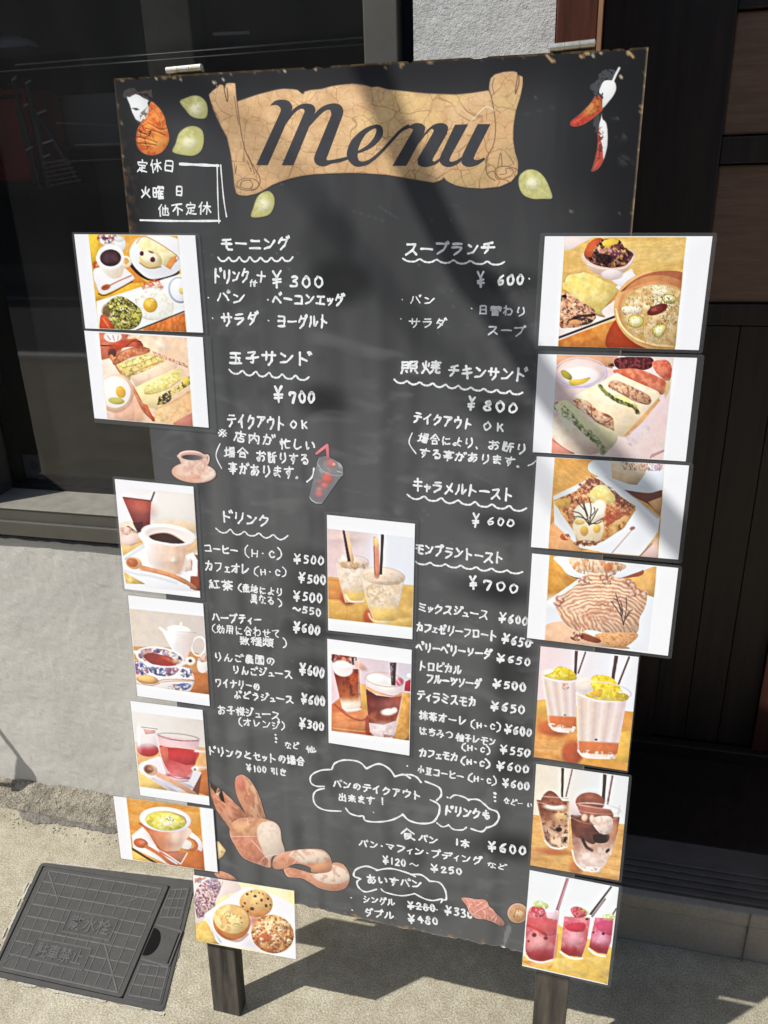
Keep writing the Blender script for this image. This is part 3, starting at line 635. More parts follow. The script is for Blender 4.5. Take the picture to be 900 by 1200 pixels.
# scroll
SA=lambda x,y:(235+x/4.5,70+y/4.5); SB=lambda x,y:(420+x/3.75,70+y/3.75)
sc1=[SA(*p) for p in ((45,185),(62,165),(90,145),(104,130),(122,136),(130,150),(134,128),(150,122),(183,125),(188,180),(193,219))]
scT=[SA(*p) for p in ((200,218),(300,184),(400,158),(440,153),(485,155),(512,160),(540,182),(550,168),(580,160),(640,154),(690,140),(740,132),(800,127),(860,130))]+[SB(*p) for p in ((0,108),(30,112),(60,121),(85,118),(130,130),(220,140),(300,148),(430,153),(500,146),(575,134))]
scR=[SB(*p) for p in ((576,105),(582,82),(600,65),(640,54),(680,51),(697,56),(700,72),(706,68),(722,76),(722,110),(712,160),(692,225),(682,290),(680,350),(688,405),(702,450),(700,500),(672,535),(620,558),(540,566),(480,562),(430,553),(402,540),(385,530),(377,518),(366,528),(350,534),(330,540),(280,532),(200,518),(120,505),(0,498))]
scB=[SA(*p) for p in ((850,598),(780,597),(690,600),(600,604),(540,612),(480,625),(430,640),(380,660),(330,690),(290,708),(240,718),(205,714),(188,703),(178,660),(172,590),(160,500),(140,410),(110,355),(88,310),(66,260))]
def f_scroll(P):
    al=P.p(sc1+scT+scR+scB); P.ctx(0,0,1)
    P.f(al,(212,173,128)); P.t(al,(222,188,144),26,.5,.2,seed=4); P.t(al,(196,155,110),14,.56,.1,seed=8,a=.55)
    yl=P.n(30,12); P.f(al*sst(.5,.7,yl)*sst(400,440,P.x),(214,186,128),.6)
    P.f(al*P.crack(16,3,.05),(160,122,84),.55); P.f(al*P.crack(34,5,.035),(150,112,76),.6)
    P.sh(al,.06,2.2,3)
    ln=lambda pts,w=.9,c=(92,70,56),a=.8: P.f(al*P.l(pts,w,so=.8),c,a)
    ln(sc1+scT,1.1,(120,92,66),.45); ln([SA(*p) for p in ((188,180),(198,260),(208,340),(222,420),(245,500),(290,580),(312,620),(312,655),(295,680),(270,690))],1.1)
    ln([SA(*p) for p in ((178,190),(188,260),(200,340))],.8); ln([SA(*p) for p in ((122,136),(138,215),(145,205),(140,150))],1.1,(60,48,42))
    for q in (((75,275),(92,300),(100,330)),((60,235),(80,290)),((178,545),(185,600)),((190,560),(187,590)),((245,530),(268,590),(262,570)),((262,530),(285,600)),((250,500),(275,560))): ln([SA(*p) for p in q],.8)
    th=np.linspace(0,2*math.pi,24); ln([SA(250+58*math.cos(t),657+32*math.sin(t)) for t in th]); ln([SA(248+38*math.cos(t),658+23*math.sin(t)) for t in th[3:20]]); ln([SA(*p) for p in ((260,632),(275,660),(262,678))])
    ln([SB(*p) for p in ((575,134),(585,170),(597,230),(603,300),(595,370),(575,410),(562,450),(562,490),(575,515),(600,530))],1.1)
    ln([SB(*p) for p in ((598,80),(588,110),(596,150))]); ln([SB(*p) for p in ((700,72),(694,110),(690,150),(704,110),(706,70))],1.1,(70,54,46)); ln([SB(*p) for p in ((612,520),(600,495),(585,490),(570,500))])
    ln([SB(*p) for p in ((600,500),(605,478),(640,468),(690,478),(702,490))],1); ln([SB(*p) for p in ((600,502),(610,525),(650,520),(680,500),(675,480),(648,480),(650,500),(620,505))],.9); ln([SB(*p) for p in ((612,470),(625,410),(632,470))],.9); ln([SB(*p) for p in ((660,420),(685,460))],.8)
    P.f(al*P.l([SB(*p) for p in ((480,285),(510,255),(560,207),(600,225))],1.2),(235,222,200),.75); P.f(al*P.l([SB(*p) for p in ((430,200),(515,262))],1),(236,225,205),.5); P.f(al*P.l([SA(*p) for p in ((180,425),(420,425),(700,440))],1.6,so=2),(228,205,170),.4)
    P.f(al*P.l(scB,1.6,so=1.6),(150,112,80),.5); P.f(al*P.l(scR,1.0,so=1.2),(150,112,80),.5)
    P.f(P.l([SA(*p) for p in ((620,150),(690,135),(860,125))],2.4,so=2)*(1-al),(34,34,36)); 
    return al
drawing('printed_scroll',(243,80,616,232),f_scroll,label='tan parchment scroll print carrying the word Menu')
m_ink=M('slate_ink',(.045,.047,.056),.5,.35,var=[(60,.35,.7,g(.75),g(1))])
def shape(name,polys,h,mat,par,label=None):
    from mathutils.geometry import tessellate_polygon
    mb=MB()
    for i,P in enumerate(polys):
        w3=bw(b2(P),h+i*.00004); t=tessellate_polygon([[Vector((x,y,0)) for x,y in b2(P)]]); mb.add(w3,[q[::-1] for q in t])
    return mb.build(name,mat,par,label=label)
def S1(*p): return crom([SA(*q) for q in p],5)
def S2(*p): return crom([SB(*q) for q in p],5)
def shp(f,*p):                             # mixes sharp corners (given twice) and curves
    return np.array([f(*q) for q in p])
letters=[]
def ribbon(pts,wd,n=7):
    P=np.array(pts,float); W=np.interp(np.linspace(0,len(P)-1,(len(P)-1)*n+1),np.arange(len(P)),wd); C=crom(P,n,False)
    T=np.gradient(C,axis=0); T/=np.linalg.norm(T,axis=1)[:,None]; N=np.stack([-T[:,1],T[:,0]],1)
    return np.concatenate([C+N*W[:,None]/2,(C-N*W[:,None]/2)[::-1]])
def mix(f,segs):                           # segs: ('l',pts) straight or ('c',pts) curved open runs, joined into one outline
    o=[]
    for k,p in segs:
        p=[f(*q) for q in p]; o+= list(crom(p,6,False)) if k=='c' else [np.array(q) for q in p]
    r=[o[0]]
    for q in o[1:]:
        if np.hypot(*(np.array(q)-r[-1]))>.15: r.append(np.array(q))
    return np.array(r)
M_=[mix(SA,[('c',((368,242),(392,218),(430,210),(465,218),(484,245),(480,270),(468,298))),('l',((355,556),(294,556))),('c',((415,290),(424,264),(414,246),(395,238),(368,242)))]),
    mix(SA,[('c',((462,292),(500,252),(545,232),(588,236),(606,260),(598,292))),('l',((490,556),(429,556))),('c',((540,296),(549,272),(538,258),(515,264),(485,292),(450,340)))]),
    mix(SA,[('c',((590,300),(635,253),(690,231),(735,237),(753,268),(745,305))),('c',((670,505),(664,522),(680,530),(770,512),(792,502))),('c',((792,520),(740,538),(690,548),(650,562),(612,552),(599,525),(606,495))),('c',((690,292),(686,268),(668,264),(635,285),(575,350)))])]
E_=[ribbon([(411,179.5),(424,176),(436,169),(444,158),(444.5,150),(438,147.8),(427,154),(416,167),(412.5,181),(416,190),(424,192.5),(434,188.5),(447,177),(460,163),(472,151),(480,147)],[1.5,3.5,6,9,8,4,6,11,13,9,5,4,3.4,3.4,3.4,4],8)]
N_=[mix(SB,[('c',((222,292),(250,279),(280,282),(293,298),(288,322))),('l',((211,466),(150,466))),('c',((234,322),(240,306),(228,300),(222,292)))]),
    mix(SB,[('c',((272,352),(300,312),(335,284),(372,279),(393,294),(388,325))),('c',((335,418),(325,440),(335,447),(358,432),(372,418))),('c',((372,430),(340,458),(295,471),(264,462),(261,435))),('c',((320,335),(331,312),(320,303),(295,328),(262,372)))])]
Uu=[mix(SB,[('l',((425,285),(482,284))),('c',((412,412),(400,440),(412,448),(445,434),(478,400))),('c',((478,414),(440,455),(400,471),(370,464),(356,442),(365,412)))]),
    mix(SB,[('l',((524,283),(580,283))),('c',((520,400),(507,432),(516,441),(536,437),(552,429))),('c',((558,436),(525,461),(487,471),(458,460),(453,436),(462,408)))])]
shape('lettering',M_,.00036,m_ink,panel,'large script letter M of the word Menu')
def shape_ribbon(name,P,W,h,mat,par,label,n=8):
    P=np.array(P,float); Wd=np.interp(np.linspace(0,len(P)-1,(len(P)-1)*n+1),np.arange(len(P)),W); C=crom(P,n,False)
    T=np.gradient(C,axis=0); T/=np.linalg.norm(T,axis=1)[:,None]; N=np.stack([-T[:,1],T[:,0]],1)
    A_=C+N*Wd[:,None]/2; B_=C-N*Wd[:,None]/2; k=len(C); hh=h+np.linspace(0,.0001,k)
    V=np.concatenate([bw(b2(A_),hh),bw(b2(B_),hh)]); return obj(name,V,[(i,i+1,k+i+1,k+i) for i in range(k-1)],mat,par,label=label)
shape_ribbon('lettering',[(410.5,180.5),(424,176.5),(436,169),(444,158.5),(444.3,150.5),(438.5,148.5),(427,154.5),(416.5,167.5),(412.8,181),(416.5,189.8),(424,192),(434,188.5),(447,177.5),(460,163.5),(470,153),(480,147.5)],[1.5,3.5,6,8.5,7.5,4,6,11,13,9.5,5.5,4,3.4,3.4,3.6,5],.00034,m_ink,panel,'script letter e of the word Menu')
shape('lettering',N_,.00048,m_ink,panel,'script letter n of the word Menu')
shape('lettering',Uu,.00036,m_ink,panel,'script letter u of the word Menu')
# leaves
def f_leaf(tip,body,vein,ctr):
    def fn(P):
        al=P.p(body,True); P.f(al,(184,182,116)); P.t(al,(208,204,144),5,.5,.15,seed=3,a=.8)
        P.f(al*P.e(ctr[0],ctr[1],7.5,7,so=8),(226,222,194),.9); P.t(al,(158,158,98),2.4,.62,.06,seed=5,a=.45); P.f(al*P.l([tip,ctr],.8,so=1.4),(225,225,180),.5)
        P.f(al*P.l(list(body)+[body[0]],1.4,so=2),(150,148,96),.45); return al
    return fn
for nm,T,Bd,ct,bb in (
    ('leaf',(211,119),[(211,119),(219,114.5),(228,112),(236,114),(242,121),(243.5,131),(241,138),(233,139),(224,136),(217,128)],(230,128),(208,109,247,142)),
    ('leaf',(202.5,178),[(202.5,178),(206,168),(210,156),(219,149),(229,148),(237,153),(239,164),(236,176),(228,182),(217,182)],(222,167),(199,145,242,185)),
    ('leaf',(294.5,254),[(294.5,254),(297,243),(301,232),(307,226),(315,224),(321,230),(321.5,240),(317,250),(308,254)],(309,240),(291,221,325,257)),
    ('leaf',(647,232),[(647,232),(644,220),(638,208),(629,200),(618,199),(609,206),(608,217),(613,228),(624,233),(636,233)],(624,215),(605,196,651,237))):
    drawing(nm,bb,f_leaf(T,Bd,None,ct))
# pretzel-like roll with a torn white patch
def f_roll(P):
    P.ctx(120,60,6)
    a1=P.p([(245,560),(240,640),(260,690),(300,722),(360,732),(420,708),(462,650),(470,600),(450,520),(440,470),(415,420),(380,380),(345,355),(325,400),(310,450),(280,490)],True)
    P.f(a1,(214,104,44)); P.t(a1,(236,150,70),40,.5,.15,seed=2); P.t(a1,(176,66,24),26,.55,.12,seed=6,a=.8); P.f(a1*P.e(380,630,60,40,0,so=10),(236,176,84),.7)
    for q in (((320,500),(400,545),(450,540)),((250,600),(330,620),(385,640)),((270,640),(330,650),(380,660)),((300,540),(370,560),(440,590)),((350,400),(400,470),(410,520)),((250,560),(300,580),(340,570))): P.f(a1*P.l(q,7,so=.8),(120,60,22),.75); P.f(a1*P.l([(x+6,y+14) for x,y in q],7,so=1),(244,196,120),.6)
    P.f(a1*P.crack(52,4,.1)*P.e(290,600,70,90,so=4),(40,34,24),.85)
    a2=P.p([(170,320),(205,315),(225,300),(260,310),(290,330),(325,345),(318,370),(330,400),(320,450),(300,480),(270,498),(235,480),(210,430),(195,380)]); 
    pe=P.n(26,9); a3=P.p([(160,300),(210,265),(260,290),(300,280),(345,275),(350,330),(320,370),(330,420),(300,470),(280,500),(250,500)])*sst(.42,.5,pe); P.f(a3*(1-a2),(96,66,52),.9)
    P.f(a2,(232,234,236)); P.f(a2*P.p([(205,400),(240,398),(262,410),(238,418)],so=1.2),(60,60,62)); P.f(P.p([(150,320),(160,280),(215,262),(240,290),(215,312),(180,325)],True)*sst(.35,.5,P.n(10,4)),(58,54,52),.9); P.t(a2*P.p([(262,440),(330,380),(330,480),(270,500)]),(90,74,60),12,.52,.06,seed=5)
    return np.clip(a1+a2+a3*.9+P.p([(150,320),(160,280),(215,262),(240,290),(215,312),(180,325)],True)*.8,0,1)
drawing('printed_roll',(142,100,202,186),f_roll,label='orange bread roll print with a torn white patch')
def f_chili(P):
    P.ctx(640,40,6.43)
    a1=P.p([(182,665),(190,690),(225,696),(280,680),(345,640),(400,595),(430,555),(425,480),(400,462),(372,465),(335,520),(270,590),(215,635)],True)
    P.f(a1,P.g((196,62,48),(176,84,44),(190,680),(400,480))); P.t(a1*P.e(345,555,75,40,-38,so=4),(196,160,70),16,.45,.1,seed=2,a=.95); P.t(a1,(120,34,24),14,.6,.07,seed=7,a=.6); P.f(a1*P.l([(205,668),(280,620),(350,540)],14,so=2.4),(230,120,96),.5)
    a2=P.p([(440,352),(500,350),(522,372),(527,415),(505,465),(470,510),(428,555),(424,500),(426,465),(400,440),(412,395)],True); st=P.l([(500,362),(525,305),(551,256)],17,sm=False,so=.9)
    a4=P.e(400,400,40,60,20,so=2)*sst(.42,.52,P.n(18,3))+P.e(465,310,60,36,-10,so=3)*sst(.4,.55,P.n(16,8))*.6+P.e(365,400,26,24,so=3)*.4; a4=np.clip(a4,0,1)
    P.f(a4,(72,74,76),.75); P.f(a1*0,(0,0,0)); P.f(np.clip(a2+st,0,1),(228,230,230)); P.f(P.t and (P.e(405,470,28,36,20,so=1)*sst(.5,.58,P.n(9,5))),(30,28,28),.9)
    b1=P.p([(342,1032),(352,1000),(372,930),(388,840),(390,760),(398,690),(412,640),(418,600),(426,640),(452,670),(463,740),(462,830),(448,900),(432,950),(400,1005),(368,1028)],True)
    P.f(b1,(188,76,62)); wh=P.p([(412,605),(425,640),(452,670),(463,740),(462,830),(448,900),(432,940),(425,860),(410,780),(400,700)],True); P.f(b1*wh,(226,228,228))
    P.f(b1*P.e(400,830,30,120,6,so=3)*sst(.48,.56,P.n(13,6)),(72,44,42),.85); P.f(b1*P.l([(360,1010),(395,960)],10,so=2),(220,120,100),.5)
    sh=P.e(385,680,22,60,so=3)*sst(.4,.55,P.n(14,2))*.7; P.f(sh*(1-b1),(80,82,84),.6)
    return np.clip(a1+a2+st+a4*.8+b1+sh*.6,0,1)
drawing('printed_chillies',(664,76,730,204),f_chili,label='two red chilli prints, half torn away to white')
def f_cup(P):
    P.ctx(170,490,9)
    s=P.e(515,575,236,108,4); P.f(s,P.g((232,196,176),(238,222,212),(290,560),(740,600))); P.t(s,(206,158,132),30,.5,.15,seed=3,a=.6); P.f(s*(1-P.e(515,572,222,97,4)),(206,162,140),.7)
    P.f(s*P.e(500,640,110,30,0,so=3),(212,150,124),.5)
    h1=P.e(650,440,32,62,8)*(1-P.e(646,432,14,36,8)); P.f(h1,(232,200,184))
    cb=P.p([(350,385),(365,440),(395,510),(430,570),(450,600),(470,632),(520,642),(580,632),(590,600),(630,545),(650,470),(655,420),(620,380)],True); P.f(cb,P.g((236,214,204),(214,170,150),(360,420),(640,560))); P.t(cb,(200,146,122),34,.52,.12,seed=8,a=.6); P.t(cb,(245,232,224),24,.55,.1,seed=18,a=.6)
    P.f(cb*P.e(515,615,72,22,so=2),(226,150,122),.6)
    rm=P.e(488,395,138,56,3); P.f(rm,(236,208,196)); P.f(P.e(492,400,122,42,3),(204,156,140)); P.f(P.e(497,414,110,29,3),P.g((60,58,62),(112,112,116),(400,400),(600,430)))
    return np.clip(s+h1+cb+rm,0,1)
drawing('printed_coffee_cup',(198,524,258,570),f_cup,label='small pink coffee cup and saucer print')
def f_glass(P):
    P.ctx(355,510,12.857)
    bd=P.p([(222,380),(250,330),(330,315),(450,360),(560,420),(605,480),(608,590),(540,670),(420,840),(290,1030),(200,1030),(130,990),(92,930),(160,640)],False); P.f(bd,(122,124,128)); P.t(bd,(142,142,146),60,.5,.15,seed=2,a=.8)
    for (x,y,r1,r2,c) in ((430,430,70,50,(220,112,104)),(370,650,80,70,(226,104,94)),(250,700,40,30,(190,110,110)),(330,760,60,40,(226,120,114)),(250,820,46,40,(214,128,124)),(250,890,62,46,(208,120,116))): P.f(bd*P.e(x,y,r1,r2,20,so=4),c,.85)
    P.f(P.e(468,440,24,22,so=1.6),(238,200,180),.8)
    P.f(P.l([(222,400),(225,440),(300,540),(400,585),(500,610),(590,600),(608,575)],13,so=1),(196,190,192),.8); P.f(P.l([(225,395),(260,325),(350,320),(470,370),(570,440),(607,540)],9,so=1),(190,192,186),.8)
    P.f(P.e(565,460,24,66,-32,so=2),(196,198,198),.6); P.f(P.l([(95,935),(140,985),(210,1022),(280,1025)],15,so=1),(214,216,220),.9); P.f(P.l([(222,400),(130,760),(95,930)],7,so=1),(168,170,174),.6); P.f(P.l([(605,590),(450,800),(285,1025)],7,so=1),(176,178,182),.6); P.f(P.l([(375,500),(405,530),(395,560),(350,560)],10),(216,150,146),.8); P.f(P.l([(245,520),(300,580)],12),(196,198,200),.7); P.f(P.l([(520,545),(590,560)],16,so=1),(220,214,214),.7)
    st=np.clip(P.l([(205,275),(365,150),(380,350)],48,sm=False),0,1); P.f(st,(206,116,122)); P.f(P.l([(215,262),(360,150)],12,sm=False,so=2),(232,158,162),.7); P.f(P.l([(378,170),(376,340)],10,so=2),(226,150,152),.6)
    return np.clip(bd*.92+st,0,1)
drawing('printed_iced_drink',(359,517,406,594),f_glass,label='tall iced drink print with a bent red straw')
def f_bread(P):
    P.ctx(235,890,5); br=(204,150,122); lt=(226,200,184); out=(222,184,168)
    a1=P.p([(205,110),(225,92),(250,90),(285,115),(320,165),(350,230),(370,300),(382,350),(290,345),(250,290),(215,220),(200,160)],True); P.f(a1,(198,140,112)); P.f(a1*P.p([(250,95),(285,115),(330,190),(360,270),(378,345),(300,340),(290,240),(265,150)],True),(206,164,132),.9)
    P.t(a1,(160,98,74),34,.55,.06,seed=3,asp=.25,rot=-22,a=.8); P.f(a1*P.e(235,140,26,50,-10,so=5),(206,120,108),.7)
    a2=P.p([(50,130),(75,150),(120,175),(180,230),(240,290),(275,335),(200,350),(175,410),(130,350),(90,290),(60,210)]); P.f(a2,(208,146,116)); P.t(a2,(158,92,66),40,.52,.08,seed=5,asp=.3,rot=-50,a=.7); P.t(a2,(226,176,150),30,.58,.08,seed=9,a=.6)
    P.f(a2*P.p([(100,190),(122,165),(145,255),(120,240)]),(36,34,34)); P.f(a2*P.p([(52,128),(100,160),(90,200),(62,165)]),(46,42,42),.9); P.f(a2*P.p([(85,205),(120,180),(105,215)]),(216,206,198),.8)
    a3=P.p([(170,420),(180,380),(210,350),(280,338),(390,350),(440,370),(468,410),(475,470),(492,545),(420,570),(412,632),(350,618),(250,575),(200,500),(178,460)],True); P.f(a3,br); P.f(a3*P.e(270,400,90,40,-5,so=10),(216,170,128),.9); P.f(a3*P.p([(175,450),(330,450),(400,600),(380,625),(250,575),(200,500)]),(198,132,108),.9); P.t(a3,(160,92,70),30,.58,.08,seed=11,a=.5); P.t(a3,(226,176,146),22,.62,.06,seed=13,a=.5)
    fc=P.p([(335,400),(360,370),(410,362),(450,380),(467,420),(475,480),(492,545),(395,580),(350,500),(332,445)],True); P.f(a3*fc,(222,206,190)); P.t(a3*fc,(206,186,170),14,.55,.1,seed=2,a=.6)
    for q in (((175,452),(330,450)),((300,470),(410,600)),((345,612),(370,575),(420,560),(495,548)),((270,365),(300,350)),((278,380),(275,340)),((405,630),(400,580))): P.f(a3*P.l(q,5,so=1),(232,200,186),.8)
    sl1=P.p([(422,600),(440,565),(500,540),(600,525),(700,525),(745,550),(770,600),(765,650),(720,665),(650,660),(640,632),(560,610),(490,640),(430,640)],True); P.f(sl1,br); P.f(sl1*P.e(640,568,120,42,4,so=1),(224,206,188)); P.t(sl1,(170,100,78),22,.6,.06,seed=4,a=.5); P.f(sl1*P.e(700,630,60,24,-15,so=4),(216,160,118),.7); P.f(sl1*P.l([(530,625),(580,570)],5),(232,206,192),.8)
    sl2=P.p([(490,640),(530,632),(600,650),(680,668),(760,640),(775,605),(830,610),(868,660),(872,710),(845,755),(780,770),(700,755),(640,720),(590,695),(520,690),(495,670)],True)*(1-sl1); P.f(sl2,br); P.f(sl2*P.e(760,672,112,56,8,so=1),(226,208,192)); P.t(sl2,(170,100,78),22,.6,.06,seed=14,a=.5)
    al=np.clip(a1+a2+a3+sl1+sl2,0,1)
    for m_,q in ((a3,[(170,420),(178,460),(200,500),(250,575),(350,618),(412,632)]),(a3,[(440,370),(468,410),(475,470),(492,545)]),(sl2,[(490,640),(520,690),(590,695),(640,720),(700,755),(780,770),(845,755),(872,710),(868,660),(830,610)]),(sl1,[(422,600),(500,540),(600,525),(700,525),(745,550),(770,600)]),(a1,[(205,110),(225,92),(250,90),(285,115),(320,165),(350,230),(370,300)])): P.f(np.clip(m_*P.l(q,6,so=1.2),0,1),out,.8)
    return al
drawing('printed_bread',(243,905,412,1047),f_bread,label='brown loaf, baguettes and bread slices print')
def f_slip(P):
    P.ctx(200,920,5.294); a=P.p([(285,345),(300,350),(345,405),(325,440),(295,465)]); P.f(a,(226,206,160)); P.f(P.e(318,414,9,7),(190,140,60),.8); P.f(a*P.l([(285,345),(345,405),(295,465)],5,sm=False),(190,150,96),.8)
    b=P.p([(270,545),(300,532),(340,540),(380,560),(410,590),(300,575)],True); P.f(b,(214,160,136)); P.t(b,(176,110,84),16,.5,.1,seed=4,a=.7); return np.clip(a+b,0,1)
drawing('printed_pastry',(250,982,280,1034),f_slip)
def f_crois(P):
    P.ctx(530,1030,9)
    a=P.p([(98,210),(120,195),(180,200),(260,215),(330,215),(370,240),(388,285),(430,320),(460,360),(520,420),(553,465),(545,492),(500,492),(440,460),(340,425),(270,420),(220,395),(180,350),(150,280)],True); P.f(a,(206,142,126)); P.t(a,(182,108,90),34,.52,.1,seed=3,asp=.4,rot=-50,a=.8); P.t(a,(232,186,172),26,.58,.08,seed=7,asp=.4,rot=-50,a=.8)
    for q in (((215,375),(300,320),(385,280)),((345,330),(350,425)),((410,425),(450,380)),((230,300),(340,235)),((445,460),(470,400)),((240,360),(262,400)),((170,320),(190,270))): P.f(a*P.l(q,8,so=1),(236,202,190),.85); P.f(a*P.l([(x+10,y+8) for x,y in q],7,so=1),(160,92,76),.6)
    P.f(a*P.l([(98,210),(120,195),(260,215),(330,215),(370,240),(388,285),(460,360),(553,465),(545,492),(500,492),(340,425),(220,395),(150,280),(98,210)],8,so=1),(234,204,196),.85)
    b=P.e(690,360,110,106); P.f(b,(206,168,148)); P.f(P.e(690,362,92,90),(198,158,118)); P.t(P.e(690,362,92,90),(170,120,82),30,.5,.1,seed=5,a=.8); P.f(b*P.p([(650,400),(680,310),(760,360),(720,410),(690,370)]),(222,198,164),.8); P.f(b*P.l([(650,400),(680,310),(700,340)],12),(140,100,70),.7)
    return np.clip(a+b,0,1)
drawing('printed_croissant',(539,1048,618,1088),f_crois,label='pink croissant and round roll print')
# ---------------------------------------------------------------- laminated food photographs (flat prints), painted in picture coordinates
WH=(238,240,245)
def wood(P,m,c1=(232,176,92),c2=(206,128,58),rot=-20,seed=3,sc=60):
    P.f(m,c1); P.t(m,c2,sc,.5,.14,seed=seed,asp=4,rot=rot,a=.75); P.t(m,(246,204,128),sc*.6,.58,.12,seed=seed+2,asp=5,rot=rot,a=.5); P.sh(m,.07,sc*.09,seed,asp=6,rot=rot)
def cardfn(ctx,pic):
    def deco(fn):
        def run(P):
            P.ctx(*ctx)
            if pic: P.clip=P.p(pic,so=1.2)
            fn(P); P.clip=None; P.ctx(0,0,1); P.c=P.c+(fbm(P.x/1.1,P.y/1.1,5,2)-.5)[:,None]*3
        return run
    return deco
@cardfn((80,265,5),[(120,48),(642,58),(694,620),(180,600)])
def c_morning(P):
    A=np.ones(len(P.x)); wood(P,A,(236,190,72),(222,150,60),-30,3); 
    P.f(P.p([(120,40),(200,40),(150,230),(120,230)]),(240,196,60)); P.f(P.p([(360,230),(460,330),(420,370),(200,420),(190,400)]),(226,140,52)); P.f(P.p([(300,340),(440,330),(450,360),(160,440),(160,400)]),(240,186,60))
    P.f(P.p([(440,600),(690,498),(700,640),(440,640)]),(222,130,60)); P.t(P.p([(440,600),(690,498),(700,640),(440,640)]),(196,96,40),26,.5,.1,seed=9,asp=.4,rot=10,a=.8)
    P.f(P.e(240,75,60,40),(236,232,226)); P.t(P.e(230,70,60,34),(190,60,50),12,.58,.06,seed=6); P.t(P.e(230,70,60,34),(60,50,90),10,.66,.05,seed=16); P.f(P.e(305,105,32,44),(232,232,232)); P.f(P.e(300,75,30,18),(206,208,212),.6)
    P.f(P.e(168,238,20,34,-20),(196,92,50)); P.f(P.e(172,228,9,12),(236,160,110))
    pl=P.p([(360,150),(390,90),(450,58),(560,52),(660,90),(680,200),(640,268),(560,300),(480,308),(420,270),(375,215)],True); P.f(P.p([(360,230),(430,300),(520,325),(640,285),(636,262),(480,308),(372,200)],True),(70,44,40)); P.f(pl,(238,240,244)); P.f(P.e(520,190,120,84,20,so=20),(226,228,236),.6)
    ts=P.p([(402,100),(458,62),(480,68),(636,170),(636,200),(600,255),(560,232),(420,130)]); P.f(ts,(240,222,160)); P.t(ts,(248,238,196),20,.5,.12,seed=4); P.f(ts*P.p([(600,185),(636,170),(636,205),(604,256),(570,236)]),(226,150,80)); P.f(P.l([(402,100),(458,62),(636,170),(630,210)],5),(190,110,60),.7)
    bn=P.e(484,196,70,52,22); P.f(bn,(232,206,140)); P.f(P.e(478,182,58,34,18,so=3),(246,234,200)); P.f(P.e(432,160,12,14),(110,60,60)); P.f(P.e(496,196,15,16),(120,58,62)); P.f(P.e(486,152,16,6,20),(150,80,60),.8); P.f(P.l([(420,215),(470,246),(545,238)],6,so=1.4),(150,90,50),.7)
    P.f(P.p([(150,260),(190,240),(300,230),(380,290),(372,320),(230,392),(190,390),(160,340)],True),(238,236,240)); P.f(P.l([(180,396),(230,402),(376,324)],9),(120,66,50),.85); P.f(P.l([(160,330),(180,390)],4),(200,150,90),.6)
    mug=P.p([(172,170),(186,240),(245,300),(290,305),(320,280),(322,180)],True); P.f(mug,P.g((248,246,242),(224,206,184),(180,200),(320,250))); hd=P.e(338,208,36,34)*(1-P.e(338,206,18,20)); P.f(hd,(238,226,200)); P.f(P.e(248,182,80,74),(246,244,240)); P.f(P.e(249,186,62,50),(74,50,56)); P.t(P.e(249,186,58,46),(104,76,80),24,.55,.15,seed=3,a=.6)
    P.f(P.e(222,358,28,17,-18),(198,112,70)); P.f(P.e(218,356,16,9,-18),(170,84,52)); P.f(P.l([(240,350),(300,320),(370,290)],8),(206,126,86))
    # plate with egg, salad, bacon
    bp=P.p([(168,440),(440,352),(560,310),(700,270),(700,500),(400,608),(180,612),(170,520)]); P.f(bp,(236,240,240)); P.f(P.l([(396,612),(684,498)],9),(66,48,56))
    bc=P.p([(430,350),(470,320),(520,305),(560,350),(550,380),(500,372),(440,378)]); P.t(bc,(206,88,58),12,.42,.08,seed=3,asp=.4,rot=-40); P.t(bc,(248,214,190),9,.6,.06,seed=13,asp=.4,rot=-40)
    P.f(P.e(500,452,112,92,10,so=4),(242,242,234)); P.t(P.e(500,456,114,96,10),(210,206,184),12,.6,.08,seed=3,a=.6); P.f(P.l([(398,430),(420,520),(500,548),(600,520),(614,450)],5,so=2),(196,176,130),.6); P.f(P.e(482,462,42,44),(234,176,52)); P.f(P.e(474,456,24,26,so=4),(246,202,84)); P.f(P.e(495,435,14,8,20,so=2),(250,226,150),.8)
    P.f(P.e(652,375,64,78,-15)*(1-P.e(655,372,56,68,-15)),(180,184,206)); P.f(P.e(655,372,54,66,-15),(236,238,244)); P.f(P.e(664,380,14,20,-20),(226,204,110))
    sd=P.p([(205,500),(240,440),(300,410),(370,440),(430,500),(420,570),(370,604),(280,604),(230,570)],True); P.f(sd,(150,150,70)); P.t(sd,(66,62,34),12,.52,.06,seed=2); P.t(sd,(214,206,92),10,.58,.06,seed=5); P.t(sd,(236,222,176),8,.62,.05,seed=8,asp=3,rot=40); P.f(P.e(405,530,26,46,10,so=4),(200,196,80),.8); P.t(sd,(50,44,28),7,.63,.05,seed=19)
    P.f(P.e(226,500,26,40,so=4),(110,84,50),.8); tm=P.p([(195,520),(225,530),(270,590),(262,606),(190,606),(186,560)],True); P.f(tm,(206,82,42)); P.f(tm*P.l([(205,540),(245,600)],8,so=2),(240,150,100),.7); P.f(P.e(296,455,8,8),(246,220,80)); P.f(P.e(250,470,9,8),(246,220,80)); P.f(P.e(340,470,7,6),(240,214,80))
